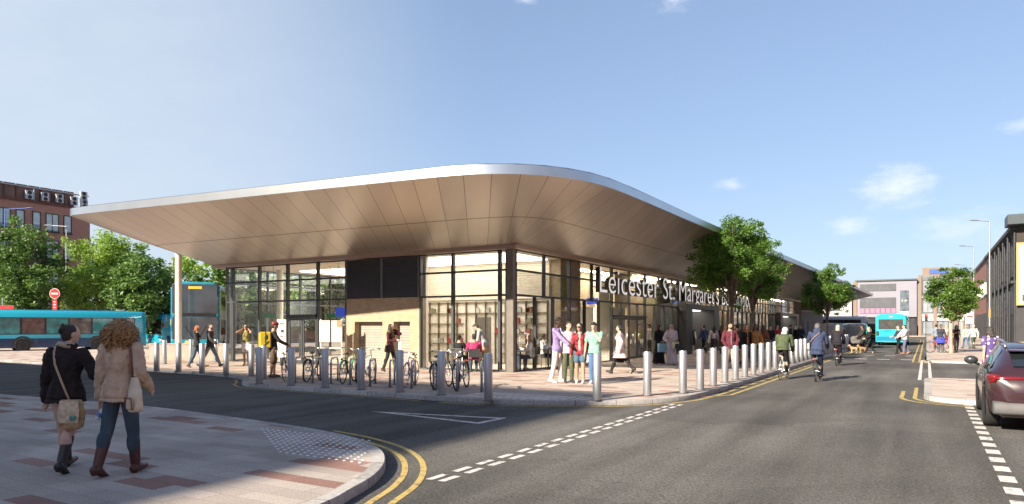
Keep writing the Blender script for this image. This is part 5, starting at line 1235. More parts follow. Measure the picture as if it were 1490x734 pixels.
# ---------------------------------------------------------------- bicycles
M_rub = mat('rubber', (.016, .016, .017), .8); M_chrome = mat('chrome', (.62, .63, .64), .22, .95, var=.03); M_blk = mat('black_plastic', (.02, .02, .021), .5)
def paint(c, rough=.25): return mat('paint_%02x%02x%02x' % tuple(int(x * 255) for x in c), c, rough, var=.05, coat=.4)
def bicycle(label, p, face, col, style='town', tilt=0, rz=None, s=1.0, group='bicycles around the station', steer=0, guard=None, extras=()):
    t = thing('bicycle', label, 'bicycle', p, TH - R(face) if rz is None else rz, group); t.rotation_euler.y = R(tilt); t.scale = (s, s, s)
    fm = paint(col); Rw = .335; yr, yf = -.52, .54
    drop = style == 'race'
    bb = Vector((0, -.08, .28)); seat = Vector((0, -.24, .80)); ht = Vector((0, .33, .82)); hb = Vector((0, .38, .66)); hub_r = Vector((0, yr, Rw)); hub_f = Vector((0, yf, Rw))
    g = MB(); st = bb.lerp(seat, .86)
    if style == 'step': g.path([hb, hb + Vector((0, -.16, -.22)), bb + Vector((0, .12, .09)), bb], .019, 8); g.path([ht + Vector((0, 0, -.04)), ht + Vector((0, -.2, -.25)), bb.lerp(seat, .35)], .015, 8)
    else: g.tube(hb, bb, .018, n=8); g.tube(ht.lerp(hb, .15), st, .016, n=8)
    g.tube(bb, seat, .016, n=8); g.tube(hb, ht, .020, n=8)
    for q in (-1, 1):
        g.path([bb + Vector((q * .02, 0, 0)), hub_r + Vector((q * .055, 0, 0))], .010, 6); g.path([st + Vector((q * .015, 0, 0)), hub_r + Vector((q * .055, 0, 0))], .008, 6)
    g.build('frame', fm, t, smooth=60)
    g = MB()
    for q in (-1, 1): g.path([hb + Vector((q * .045, 0, 0)), hb + Vector((q * .05, .04, -.12)), hub_f + Vector((q * .05, 0, 0))], .011, 6)
    g.tube(hb + Vector((-.05, 0, 0)), hb + Vector((.05, 0, 0)), .013); g.build('fork', fm, t, smooth=60)
    for yy in (yr, yf):
        w = MB(); n = 36
        w.path([(0, yy + Rw * .93 * math.cos(2 * PI * i / n), Rw + Rw * .93 * math.sin(2 * PI * i / n)) for i in range(n)], .009, 6, closed=True); w.tube((-.05, yy, Rw), (.05, yy, Rw), .02)
        wo_ = w.build('wheel', M_chrome, t, smooth=60)
        w = MB(); w.path([(0, yy + (Rw - .016) * math.cos(2 * PI * i / n), Rw + (Rw - .016) * math.sin(2 * PI * i / n)) for i in range(n)], .0185 if not drop else .014, 8, closed=True); w.build('tyre', M_rub, wo_, smooth=60)
        w = MB()
        for i in range(18):
            a = 2 * PI * i / 18; q = .03 * (-1) ** i; w.tube((q, yy, Rw), (0, yy + Rw * .91 * math.cos(a), Rw + Rw * .91 * math.sin(a)), .0022, n=4)
        w.build('spoke', M_chrome, wo_)
    g = MB(); g.ell(seat + Vector((0, -.05, .045)), (.075, .10, .032)); g.ell(seat + Vector((0, .06, .05)), (.025, .11, .022)); g.build('saddle', M_blk, t, smooth=180)
    MB().tube(seat - Vector((0, -.01, .05)), seat + Vector((0, -.01, .04)), .013).build('seat_post', M_chrome, t, smooth=60)
    g = MB(); st_ = ht + Vector((0, -.03, .10)); g.tube(ht, st_, .014)
    if drop:
        for q in (-1, 1): g.path([st_, st_ + Vector((q * .2, .07, 0)), st_ + Vector((q * .21, .15, -.01)), st_ + Vector((q * .21, .17, -.08)), st_ + Vector((q * .21, .11, -.13)), st_ + Vector((q * .21, .04, -.13))], .013, 8)
    else:
        for q in (-1, 1): g.path([st_, st_ + Vector((q * .10, .06, .05)), st_ + Vector((q * .27, .0, .07)), st_ + Vector((q * .30, -.12, .06))], .012, 8)
    g.build('handlebar', M_chrome, t, smooth=60)
    for q in (-1, 1):
        a = st_ + (Vector((q * .21, .06, -.13)) if drop else Vector((q * .295, -.06, .065))); MB().tube(a, a + (Vector((0, -.05, 0)) if drop else Vector((q * .01, -.10, -.01))), .018).build('grip', M_blk, t, smooth=60)
    g = MB(); g.lathe([(.085, -.004), (.085, .004)], bb + Vector((.05, 0, 0)), 20, 'x'); g.tube(bb - Vector((.07, 0, 0)), bb + Vector((.07, 0, 0)), .02)
    for q in (-1, 1): g.tube(bb + Vector((q * .07, 0, 0)), bb + Vector((q * .075, q * .12, -q * .12)), .010, n=6)
    g.build('crankset', M_chrome, t, smooth=40)
    for q in (-1, 1): MB().box(bb + Vector((q * .13, q * .12, -q * .12)), (.10, .06, .02)).build('pedal', M_blk, t)
    if style in ('town', 'step'):
        gm = paint(guard) if guard else M_blk
        for yy, a0, a1 in ((yr, 20, 190), (yf, 60, 175)):
            g = MB(); ang = [R(a0 + (a1 - a0) * i / 12) for i in range(13)]
            ang = ang if yy < 0 else [PI - x for x in ang]
            ins, outs = [], []
            for a in ang:
                for lst, rr, x in ((ins, Rw + .02, -.03), (outs, Rw + .02, .03)): lst.append((x, yy + rr * math.cos(PI - a), Rw + rr * math.sin(a)))
            k = g.vs(ins + outs); n = len(ins)
            for i in range(n - 1): g.face((k + i, k + i + 1, k + n + i + 1, k + n + i))
            g.build('mudguard', gm, t, smooth=60)
        g = MB(); z = Rw * 2 + .06
        for q in (-.05, 0, .05): g.tube((q, yr - .18, z), (q, yr + .22, z), .006, n=6)
        for q in (-1, 1): g.tube((q * .05, yr - .05, z), (q * .06, yr, Rw), .006, n=6)
        g.build('carrier', M_blk, t)
        MB().ell((0, yr - .2, z - .03), (.03, .012, .03)).build('tail_light', mat('reflector_red', (.5, .01, .01), .2), t, smooth=180)
    if 'basket' in extras:
        g = MB(); g.loft([((0, .50, .74), (.12, 0, 0), (0, .09, 0)), ((0, .52, .94), (.17, 0, 0), (0, .13, 0))], 14); g.build('basket', M_blk, t, smooth=60)
    if 'light' in extras: MB().ell((0, .45, .82), (.04, .05, .04)).build('front_lamp', mat('lamp_orange', (.6, .25, .03), .3), t, smooth=180)
    if 'bottle' in extras: MB().tube(bb + Vector((0, .06, .10)), bb + Vector((0, .17, .26)), .035).build('drink_bottle', M_white, t, smooth=40)
    return t
bicycle('black bicycle leaning towards the courier with its red front light', P(419, 552.5), 172, (.025, .02, .02), 'race', tilt=4, extras=('light',))
bicycle('black upright bicycle with front basket at the second hoop', P(456.5, 554.5), 6, (.02, .02, .022), 'town', tilt=4, extras=('basket',))
bicycle('green bicycle with black saddle chained between two hoops', P(507, 557), 4, (.10, .33, .13), 'town', tilt=3, guard=(.10, .33, .13))
bicycle('white and blue bicycle half hidden by a bollard', P(532, 557.5), 8, (.36, .45, .55), 'town', tilt=3)
bicycle('purple road bicycle with dark saddle by the sixth hoop', P(597, 562), 186, (.12, .07, .28), 'race', tilt=-3, extras=())
bicycle('blue bicycle with curved bars behind a bollard at the cafe end', P(644, 565), 14, (.02, .07, .2), 'town', tilt=-4)
bicycle('silver bicycle with an orange lamp facing the road beside the hoops', P(672.5, 566.5), 190, (.42, .45, .48), 'step', tilt=4, extras=('light',))
for i, (px, py) in enumerate(((1112, 527), (1124, 523.5), (1133, 520))): bicycle(f'{nth(i)} dark bicycle of the three parked behind the street bollards', P(px, py), 75, (.03, .03, .035) if i != 1 else (.02, .05, .14), 'town', tilt=3)
RID = dict(lt=(66, 84), rt=(26, 34), lean=30, hipz=.995)
def rider(px, py, X, label, blabel, col, style, shift, **k):
    Y = onX(px, X); p = Vector((X, Y, ROAD)); bicycle(blabel, p, 0, col, style, rz=R(shift), extras=('bottle',) if style == 'race' else ())
    f = 30.84 - shift
    off = Matrix.Rotation(R(shift), 3, 'Z') @ Vector((0, -.27, 0))
    return person(label, p + off, f, 1.76, hipz=k.pop('hipz', .985), group='cyclists riding up the street', **k)
rider(1140.5, 552, -4.0, 'cyclist in olive green jacket with a pale hood riding up the street', 'white road bicycle ridden by the cyclist in olive green', (.55, .55, .53), 'race', -2, sex='m', sk='tan', hair=('short', BLACKH), hood=(.55, .57, .60), top=((.065, .085, .045), .49, 1, .020), bottom=('trousers', (.022, .020, .022)), shoes=(.5, .5, .5), lt=(70, 92), rt=(30, 36), lean=38, lh=(-.12, .34, .53), rh=(.12, .34, .53))
J = rider(1190, 557, -2.95, 'grey haired cyclist in long navy coat riding in the middle of the road', 'slim green bicycle ridden by the cyclist in navy coat', (.20, .32, .27), 'town', 1, sex='m', sk='light', hair=('short', GREYH), top=((.035, .05, .10), .42, 1, .020, 'hood'), bottom=('trousers', (.015, .02, .045)), shoes=(.13, .06, .025), lt=(64, 76), rt=(22, 22), lean=14, lh=(-.15, .26, .60), rh=(.15, .26, .60))
t = J['T']; g = thing('messenger_bag', 'small beige messenger bag slung across the navy coat', 'bag', t(-.13, -.03, .56), J['rz'])
MB().box((0, 0, 0), (.07, .22, .20)).build('bag_body', cloth((.42, .36, .28)), g, bevel=.02)
MI = Matrix.Rotation(-J['rz'], 3, 'Z'); o0 = t(-.13, -.03, .56)
MB().path([MI @ (q - o0) for q in (t(-.115, -.06, .62), t(-.05, -.092, .70), t(.03, -.088, .78), t(.065, -.03, .855), t(.06, .05, .82))], .011, 6).build('strap', mat('strap_tan', (.36, .2, .12), .7), g, smooth=180)
rider(1219, 534, -3.35, 'cyclist in black coat with a pale fur hood, furthest of the riders', 'dark bicycle ridden by the cyclist with the fur hood', (.06, .06, .065), 'town', 0, sex='f', sk='light', hair=('short', GREYH), hood=(.36, .32, .28), top=((.02, .018, .024), .46, 1, .024), bottom=('trousers', (.02, .018, .03)), lt=(66, 84), rt=(24, 28), lean=24, lh=(-.13, .28, .56), rh=(.13, .28, .56))
cb_ = bicycle('pink cargo bicycle with a pale front basket held at the kerb', P(1367, 513.3), 100, (.50, .06, .10), 'step', extras=('basket',))
# ---------------------------------------------------------------- dogs and pram
def dog(label, p, face, col, col2):
    t = thing('dog', label, 'dog', p, TH - R(face), 'two small dogs on leads'); g = MB(); s = .36
    g.loft([((0, -.20, .30), (.06, 0, 0), (0, 0, .07)), ((0, -.10, .30), (.085, 0, 0), (0, 0, .085)), ((0, .06, .30), (.095, 0, 0), (0, 0, .105)), ((0, .16, .32), (.08, 0, 0), (0, 0, .10)), ((0, .21, .36), (.05, 0, 0), (0, 0, .07))], 14)
    g.cap((0, .17, .36), (0, .25, .46), .06, .05); g.ell((0, .28, .48), (.06, .07, .058)); g.cap((0, .32, .465), (0, .39, .45), .034, .024)
    for q in (-1, 1):
        g.ell((q * .045, .255, .53), (.016, .02, .035))
        g.cap((q * .055, .14, .28), (q * .055, .13, .14), .036, .024); g.cap((q * .055, .13, .14), (q * .055, .145, .02), .022, .02); g.ell((q * .055, .165, .018), (.024, .035, .018))
        g.cap((q * .055, -.15, .28), (q * .058, -.10, .17), .05, .03); g.cap((q * .058, -.10, .17), (q * .056, -.19, .11), .026, .018); g.cap((q * .056, -.19, .11), (q * .056, -.18, .02), .018, .018); g.ell((q * .056, -.155, .016), (.022, .035, .016))
    g.path([(0, -.2, .34), (0, -.27, .42), (0, -.25, .50), (0, -.2, .52)], [.028, .026, .022, .012], 8)
    g.build('body', cloth(col), t, remesh=.012, sub=2)
    h = MB(); h.ell((0, .385, .462), (.014, .012, .012)); h.build('nose', M_blk, t, smooth=180)
    for q in (-1, 1): MB().ell((q * .028, .335, .50), (.008, .008, .008)).build('eye', M_blk, t, smooth=180)
    h = MB(); h.path([(.062 * math.cos(a), .215 + .045 * math.sin(a), .42 + .03 * math.sin(a)) for a in [2 * PI * i / 12 for i in range(12)]], .012, 6, closed=True); h.build('collar', mat('collar_red', (.3, .03, .02), .6), t, smooth=180)
dog('small sandy dog walking ahead of the other beside the pram', P(1242.5, 514, ROAD), -84, (.36, .26, .15), None)
dog('small tan dog trotting behind the sandy dog', P(1255, 514, ROAD), -88, (.28, .18, .09), None)
p = P(1246, 511.5, ROAD); t = thing('pram', 'grey hooded pram pushed over the crossing by the man in a dark suit', 'pram', p, TH + R(88))
g = MB(); g.loft([((0, .0, .55), (.16, 0, 0), (0, .30, 0)), ((0, 0, .68), (.2, 0, 0), (0, .38, 0)), ((0, 0, .80), (.2, 0, 0), (0, .38, 0))], 16); g.build('carrycot', cloth((.15, .145, .14)), t, smooth=50)
g = MB(); g.ell((0, .16, .82), (.2, .24, .24)); g.build('hood', cloth((.12, .115, .11)), t, smooth=180)
g = MB()
for q in (-1, 1): g.path([(q * .22, -.62, 1.02), (q * .22, -.3, .72), (q * .22, .34, .16)], .012, 6); g.path([(q * .22, .2, .62), (q * .22, -.34, .16)], .012, 6)
g.tube((-.22, -.62, 1.02), (.22, -.62, 1.02), .016); g.build('chassis', M_frame, t, smooth=60)
for q in (-1, 1):
    for yy in (-.34, .34): MB().lathe([(.14, -.02), (.15, -.01), (.15, .01), (.14, .02)], (q * .25, yy, .15), 18, 'x').build('wheel', M_rub, t, smooth=40)
# ---------------------------------------------------------------- trees
def leafmat(name, cols, trans=.3):
    m, nt, out = _nt(name); N, L = nt.nodes.new, nt.links.new
    at_ = N('ShaderNodeAttribute'); at_.attribute_name = 'tone'
    r = N('ShaderNodeValToRGB'); e = r.color_ramp.elements
    e[0].color = (*cols[0], 1); e[1].color = (*cols[2], 1); x = e.new(.5); x.color = (*cols[1], 1); L(at_.outputs['Fac'], r.inputs[0])
    d = N('ShaderNodeBsdfPrincipled'); d.inputs['Roughness'].default_value = .5; d.inputs['Specular IOR Level'].default_value = .3; L(r.outputs[0], d.inputs['Base Color'])
    tr = N('ShaderNodeBsdfTranslucent'); mu = N('ShaderNodeMix'); mu.data_type = 'RGBA'; mu.blend_type = 'MULTIPLY'; mu.inputs['Factor'].default_value = 1; mu.inputs['B'].default_value = (1.3, 1.5, .5, 1); L(r.outputs[0], mu.inputs['A']); L(mu.outputs['Result'], tr.inputs[0])
    mx = N('ShaderNodeMixShader'); mx.inputs[0].default_value = trans; L(d.outputs[0], mx.inputs[1]); L(tr.outputs[0], mx.inputs[2]); L(mx.outputs[0], out.inputs['Surface']); return m
LM = {'street': leafmat('leaf_street', ((.045, .088, .018), (.095, .18, .034), (.19, .31, .075)), .42), 'dark': leafmat('leaf_dark', ((.05, .10, .03), (.10, .18, .05), (.18, .28, .09)), .25), 'pale': leafmat('leaf_pale', ((.13, .21, .045), (.25, .36, .09), (.40, .50, .17)), .35)}
M_bark = mat('bark', (.16, .125, .095), .9, var=.35, scale=8, bump=.8, bscale=18, stretch=(1, 1, .25)); M_bark2 = mat('bark_pale', (.38, .29, .19), .85, var=.3, scale=8, bump=.5, bscale=18, stretch=(1, 1, .25))
def tree(label, p, trunk_h, cz, rad, leaf, n, size, bark=None, tr=.09, seed=1, clumps=60, group='trees', gap=.0, name='street_tree', droop=0):
    """cz: height of the crown's centre; rad: its (x, y, z) half axes"""
    rng = np.random.default_rng(seed); r_ = random.Random(seed)
    t = thing(name, label, 'tree', p, r_.uniform(0, 6), group); bark = bark or M_bark
    g = MB(); top = Vector((r_.uniform(-.1, .1), r_.uniform(-.1, .1), trunk_h))
    g.path([(0, 0, -.02), (.0, .0, .12), (top.x * .4, top.y * .5, trunk_h * .5), tuple(top)], [tr * 1.5, tr, tr * .85, tr * .75], 12)
    cl = []
    for i in range(clumps):
        v = Vector((r_.gauss(0, 1), r_.gauss(0, 1), r_.gauss(0, 1))).normalized() * (r_.random() ** .42)
        q = 1 - .25 * max(0, -v.z) ; cl.append((Vector((v.x * rad[0] * q * .86, v.y * rad[1] * q * .86, cz + v.z * rad[2] * .88)), r_.uniform(.17, .33) * (rad[0] + rad[2]) / 2))
    for i in range(clumps // 3):      # ragged sprigs at the outline
        v = Vector((r_.gauss(0, 1), r_.gauss(0, 1), r_.gauss(0, .9) + .15)).normalized() * r_.uniform(.95, 1.10); cl.append((Vector((v.x * rad[0] * .93, v.y * rad[1] * .93, cz + v.z * rad[2] * .95)), r_.uniform(.07, .15) * (rad[0] + rad[2]) / 2))
    for i in range(min(22, clumps)):
        c, _ = cl[i]; s0 = top.lerp(Vector((0, 0, cz)), r_.uniform(-.15, .5)); mid = s0.lerp(c, .5) + Vector((0, 0, .12 * rad[2]))
        g.path([tuple(s0), tuple(mid), tuple(c)], [tr * .5, tr * .28, tr * .1], 6)
    g.path([tuple(top), (0, 0, cz), (0, 0, cz + rad[2] * .6)], [tr * .75, tr * .5, tr * .12], 8)
    g.build('trunk', bark, t, smooth=180)
    per0 = n // clumps; vs, tone = [], []; rm = sum(q for _, q in cl[:clumps]) / clumps
    for c, rr in cl:
        per = max(12, int(per0 * min(1.3, (rr / rm) ** 1.6)))
        base_t = rng.uniform(.25, .75)
        d = rng.normal(size=(per, 3)); d /= np.linalg.norm(d, axis=1)[:, None]
        pos = np.array(c)[None] + d * rr * (rng.random((per, 1)) ** .5) * np.array([1, 1, .75]); pos[:, 2] -= droop * rr * rng.random(per)
        u = rng.normal(size=(per, 3)); u[:, 2] *= .6; u /= np.linalg.norm(u, axis=1)[:, None]
        nn = rng.normal(size=(per, 3)) + np.array([0, 0, .9]) + d * .5; w_ = np.cross(u, nn); w_ /= np.maximum(1e-6, np.linalg.norm(w_, axis=1))[:, None]
        s = size * rng.uniform(.45, 1.4, (per, 1))
        q = np.stack([pos - u * s, pos + w_ * s * .55, pos + u * s, pos - w_ * s * .55], axis=1); vs.append(q.reshape(-1, 3)); tone.append(np.clip(base_t + rng.normal(0, .2, per), 0, 1))
    V = np.concatenate(vs); T_ = np.concatenate(tone); nf = len(V) // 4
    me = bpy.data.meshes.new('crown'); me.vertices.add(len(V)); me.vertices.foreach_set('co', V.astype(np.float32).ravel()); me.loops.add(nf * 4); me.loops.foreach_set('vertex_index', np.arange(nf * 4, dtype=np.int32))
    me.polygons.add(nf); me.polygons.foreach_set('loop_start', np.arange(0, nf * 4, 4, dtype=np.int32)); me.update(calc_edges=True)
    a = me.attributes.new('tone', 'FLOAT', 'FACE'); a.data.foreach_set('value', T_.astype(np.float32)); me.materials.append(LM[leaf])
    o = bpy.data.objects.new('crown', me); COL.objects.link(o); o.parent = t
    return t
SG = 'young street trees'
def on(px, X, z=0): return Vector((X, onX(px, X), z))
tree('leafy young street tree covering the end of the station lettering', on(1064, -7.6), 2.5, 4.55, (2.05, 2.05, 2.05), 'street', 24000, .058, seed=3, clumps=74, group=SG, tr=.10)
tree('young street tree just behind the one that hides the lettering', on(1096, -7.6), 2.4, 4.5, (1.75, 1.75, 1.85), 'street', 18000, .058, seed=7, clumps=60, group=SG, tr=.09)
tree('young street tree by the bollards in front of the pale grey wall', on(1204, -6.3), 2.1, 4.15, (2.0, 2.0, 1.95), 'street', 16000, .068, seed=5, clumps=62, group=SG, tr=.085)
p = P(1384, 514); tree('pale barked young tree over the cargo bicycle on the far pavement', p, 2.0, 3.6, (1.75, 1.75, 1.55), 'street', 16000, .062, bark=M_bark2, seed=12, clumps=62, group=SG, tr=.10)
p = P(1400.5, 505); tree('thinner young tree behind the pale barked one', p, 2.2, 3.9, (1.4, 1.4, 1.4), 'street', 8000, .10, bark=M_bark2, seed=15, clumps=50, group=SG, tr=.07)
BG = 'big trees behind the bus bays'
def bt(px, d): return at(px, d, ROAD)
tree('dark broad tree in front of the red brick office block', bt(36, 60), 2.4, 6.3, (3.1, 3.1, 4.9), 'dark', 20000, .12, seed=21, clumps=62, group=BG, name='plane_tree', tr=.22, droop=.3)
tree('bright green drooping tree behind the single decker bus', bt(150, 66), 2.0, 6.3, (4.3, 4.3, 5.0), 'pale', 27000, .13, seed=22, clumps=84, group=BG, name='plane_tree', tr=.22, droop=.5)
tree('darker tree beside the white canopy column', bt(208, 60), 2.0, 4.8, (2.9, 2.9, 3.6), 'dark', 14000, .16, seed=23, clumps=70, group=BG, name='plane_tree', tr=.2, droop=.3)
tree('leafy green tree behind the double decker bus', bt(285, 72), 1.8, 5.2, (4.2, 4.2, 4.2), 'pale', 16000, .19, seed=24, clumps=90, group=BG, name='plane_tree', tr=.2)
tree('dark tree seen through the glazing beside the double decker', bt(338, 66), 1.8, 4.6, (3.4, 3.4, 3.6), 'dark', 13000, .18, seed=25, clumps=75, group=BG, name='plane_tree', tr=.2)
tree('green tree seen through the hall behind the courier', bt(402, 70), 1.8, 4.6, (4.0, 4.0, 3.6), 'pale', 14000, .19, seed=26, clumps=80, group=BG, name='plane_tree', tr=.2)
tree('green tree seen through the hall behind the notice board', bt(470, 74), 1.8, 4.6, (4.0, 4.0, 3.6), 'dark', 14000, .19, seed=27, clumps=80, group=BG, name='plane_tree', tr=.2)
tree('dark tree cut off by the edge of the picture above the bus', bt(-34, 62), 2.0, 5.4, (3.2, 3.2, 4.2), 'dark', 12000, .18, seed=28, clumps=70, group=BG, name='plane_tree', tr=.2)
# ---------------------------------------------------------------- vehicles
M_vglass = mat('vehicle_glass', (.012, .016, .018), .06, var=0, spec=.9); M_tglass = mat('bus_glass_teal', (.035, .17, .175), .08, var=.5, scale=2.5, spec=.8)
M_bglass = mat('bus_glass_brown', (.10, .065, .06), .10, var=.4, scale=3, spec=.8); M_teal = paint((.010, .235, .34)); M_teal2 = paint((.02, .42, .46)); M_blue2 = paint((.012, .17, .30)); M_navy = paint((.008, .03, .09)); M_vwhite = paint((.62, .63, .64))
M_rim = mat('alloy', (.42, .43, .44), .3, .8); M_tail = mat('tail_lamp', (.16, .006, .008), .12, var=.2, coat=.6); M_head = mat('head_lamp', (.6, .6, .58), .1); M_bumper = mat('bumper_grey', (.07, .07, .072), .6)
def wheel(parent, c, r, w, side, spokes=10):
    c = Vector(c)
    o = MB().lathe([(r * .62, -w / 2), (r * .93, -w / 2), (r, -w * .35), (r, w * .35), (r * .93, w / 2), (r * .62, w / 2)], c, 28, 'x').build('wheel', M_rub, parent, smooth=40)
    g = MB(); xo = side * w * .47; g.lathe([(r * .62, xo - side * .05), (r * .60, xo), (r * .54, xo)] if side > 0 else [(r * .54, xo), (r * .60, xo), (r * .62, xo - side * .05)], c, 28, 'x')
    g.lathe([(r * .54, xo - side * .05), (r * .54, xo - side * .045)] if side > 0 else [(r * .54, xo - side * .045), (r * .54, xo - side * .05)], c, 28, 'x'); g.lathe([(r * .16, xo - side * .04), (r * .12, xo)], c, 14, 'x')
    for i in range(spokes):
        a = 2 * PI * i / spokes; g.tube(c + Vector((xo - side * .02, math.cos(a) * r * .1, math.sin(a) * r * .1)), c + Vector((xo - side * .01, math.cos(a) * r * .56, math.sin(a) * r * .56)), r * .055, r * .045, 6)
    g.build('rim', M_rim, o, smooth=40)
def loft_car(label, name, cat, p, rz, col, st, wheels, r, sidewin, rearwin, front=None, group=None, plate=False):
    """st: stations (y, half width, sill z, belt z, roof z, roof half width)"""
    t = thing(name, label, cat, p, rz, group); pm = paint(col, .2)
    def ring(s):
        y, w, sz, bz, rz_, rw = s
        h = [(w * .75, sz - .10), (w * .95, sz), (w, sz + (bz - sz) * .45), (w * .99, bz - .10), (w * .94, bz), (w * .94 + (rw - w * .94) * .5, bz + (rz_ - bz) * .52), (rw, bz + (rz_ - bz) * .93), (rw * .8, rz_), (0, rz_ + .015)]
        return [Vector((x, y, z)) for x, z in h], [Vector((-x, y, z)) for x, z in reversed(h[:-1])]
    rings = [sum(ring(s), []) for s in st]; m = len(rings[0])
    g = MB(); ks = [g.vs(q) for q in rings]
    for a, b in zip(ks, ks[1:]):
        for j in range(m): g.face((a + j, a + (j + 1) % m, b + (j + 1) % m, b + j))
    g.face([ks[0] + j for j in range(m)]); g.face([ks[-1] + j for j in range(m - 1, -1, -1)])
    bo = g.build('body', pm, t, smooth=32)
    def interp(y, j):
        for a, b, ra, rb in zip(st, st[1:], rings, rings[1:]):
            if a[0] <= y <= b[0]:
                f = (y - a[0]) / (b[0] - a[0]); return ra[j].lerp(rb[j], f)
        return rings[-1][j]
    def panel(nm, mt, ya, yb, j0, j1, mirror, off=.006, n=8, inset=(0, 0), y_at_j1=None):
        for sg in ((1, -1) if mirror else (1,)):
            g = MB(); rows = []
            for i in range(n + 1):
                f = i / n; row = []
                for q in range(5):
                    h = q / 4; ya_, yb_ = (ya, yb) if y_at_j1 is None else (ya + (y_at_j1[0] - ya) * h, yb + (y_at_j1[1] - yb) * h); y = ya_ + (yb_ - ya_) * f
                    jj = j0 + inset[0] + (j1 - j0 - inset[0] - inset[1]) * h; a = int(min(math.floor(jj), len(rings[0]) - 2)); v = interp(y, a).lerp(interp(y, a + 1), jj - a)
                    row.append(Vector((v.x * sg, v.y, v.z)))
                rows.append(row)
            cen = Vector((0, (ya + yb) / 2, .7)); ids = [g.vs([v + (Vector((v.x, 0, (v.z - .8) * .6))).normalized() * off for v in r_]) for r_ in rows]
            for a, b in zip(ids, ids[1:]):
                for q in range(4): g.face((a + q, a + q + 1, b + q + 1, b + q))
            g.build(nm, mt, t, smooth=60)
    for (ya, yb, ta, tb) in sidewin: panel('side_window', M_vglass, ya, yb, 4, 6, True, .006, 6, (.08, .10), (ta, tb))
    if rearwin:
        (ya, yb) = rearwin; g = MB(); rows = []
        for i in range(7):
            y = ya + (yb - ya) * i / 6; e = interp(y, 6); c = interp(y, 8); rows.append(g.vs([Vector((e.x * q * .90, y - .012, (c.z if abs(q) < .8 else c.z * .75 + e.z * .25) + .008)) for q in (-1, -.6, 0, .6, 1)]))
        for a, b in zip(rows, rows[1:]):
            for q in range(4): g.face((a + q, a + q + 1, b + q + 1, b + q))
        g.build('rear_window', M_vglass, t, smooth=60)
    if front:
        (ya, yb) = front; g = MB(); rows = []
        for i in range(7):
            y = ya + (yb - ya) * i / 6; e = interp(y, 6); c = interp(y, 8); rows.append(g.vs([Vector((e.x * q * .92, y + .01, (c.z if abs(q) < .8 else c.z * .7 + e.z * .3) + .008)) for q in (-1, -.6, 0, .6, 1)]))
        for a, b in zip(rows, rows[1:]):
            for q in range(4): g.face((a + q, a + q + 1, b + q + 1, b + q))
        g.build('windscreen', M_vglass, t, smooth=60)
    for y in wheels:
        for sg in (-1, 1):
            w = interp(y, 2).x; wheel(t, (sg * (w - .10), y, r), r, .22, sg)
            g = MB(); pts_o, pts_i = [], []
            for i in range(15):
                a = PI * (-.08 + 1.16 * i / 14); pts_o.append((sg * (w + .008), y + (r + .075) * math.cos(a), r + (r + .075) * math.sin(a))); pts_i.append((sg * (w + .006), y + (r + .0) * math.cos(a), r + (r + .0) * math.sin(a)))
            k = g.vs(pts_o + pts_i); n = 15
            for i in range(n - 1): g.face((k + i, k + i + 1, k + n + i + 1, k + n + i))
            g.build('wheel_arch', M_blk, t)
    return t, interp, panel
# the parked car at the kerb bay
carp = Vector((1.78, 15.9, ROAD))
t, ip, pn = loft_car('glossy dark plum hatchback car with roof rails parked in the bay', 'parked_car', 'car', carp, R(-.5), (.030, .012, .016),
    [(-2.26, .66, .46, .62, .66, .40), (-2.20, .82, .40, .84, .90, .52), (-2.08, .88, .34, .93, 1.02, .60), (-1.85, .905, .30, .985, 1.13, .62), (-1.45, .915, .28, .985, 1.32, .62), (-.95, .915, .27, .965, 1.40, .63), (-.2, .905, .27, .945, 1.43, .64), (.45, .90, .27, .93, 1.37, .63), (.95, .90, .28, .92, 1.15, .66), (1.35, .895, .30, .90, .985, .70), (1.9, .86, .33, .82, .90, .66), (2.2, .76, .40, .68, .72, .5), (2.28, .62, .45, .58, .60, .4)],
    (-1.33, 1.38), .355, [(-1.62, -.55, -1.20, -.52), (-.49, .85, -.46, .42)], (-2.02, -1.42), (.52, 1.30))
for s in (-1, 1):
    g = MB(); g.loft([((s * .83, -2.06, .80), (.05, 0, 0), (0, .10, .0)), ((s * .80, -2.06, .86), (.10, 0, 0), (0, .13, .0)), ((s * .80, -2.02, .93), (.10, 0, 0), (0, .13, .0))], 12); g.ell((s * .88, -1.92, .885), (.04, .24, .045)); g.ell((s * .55, -2.17, .875), (.34, .055, .035))
    g.build('tail_light', M_tail, t, smooth=60)
    g = MB(); g.ell((s * .60, -2.245, .43), (.16, .03, .028)); g.build('reflector', mat('reflector_bright', (.7, .03, .02), .2), t, smooth=180)
    g = MB(); g.ell((s * 1.02, .72, 1.05), (.12, .07, .085)); g.tube((s * .88, .74, .96), (s * 1.0, .73, 1.02), .03); g.build('wing_mirror', mat('mirror_dark', (.03, .035, .04), .25), t, smooth=180)
    MB().path([(s * .60, -1.25, 1.36), (s * .60, -1.15, 1.435), (s * .61, -.6, 1.47), (s * .615, .1, 1.465), (s * .61, .45, 1.39)], .022, 8).build('roof_rail', M_chrome, t, smooth=180)
    for yy, nm in ((-.52, 'door_handle'), (.35, 'door_handle')): MB().ell((s * .915, yy - .12, .83), (.02, .10, .018)).build(nm, M_chrome, t, smooth=180)
g = MB(); g.prof([(-2.30, .30), (-2.31, .40), (-2.26, .50), (-2.12, .52), (-2.10, .28)], -.84, .84); g.build('rear_bumper', M_bumper, t, bevel=.03, smooth=40)
g = MB(); g.box((0, -2.225, .74), (.52, .02, .11)); g.build('number_plate', mat('plate_yellow', (.6, .45, .06), .4), t)
g = MB(); g.prof([(-1.50, 1.335), (-1.70, 1.32), (-1.72, 1.30), (-1.42, 1.30)], -.58, .58); g.build('spoiler', paint((.030, .012, .016)), t, bevel=.008)
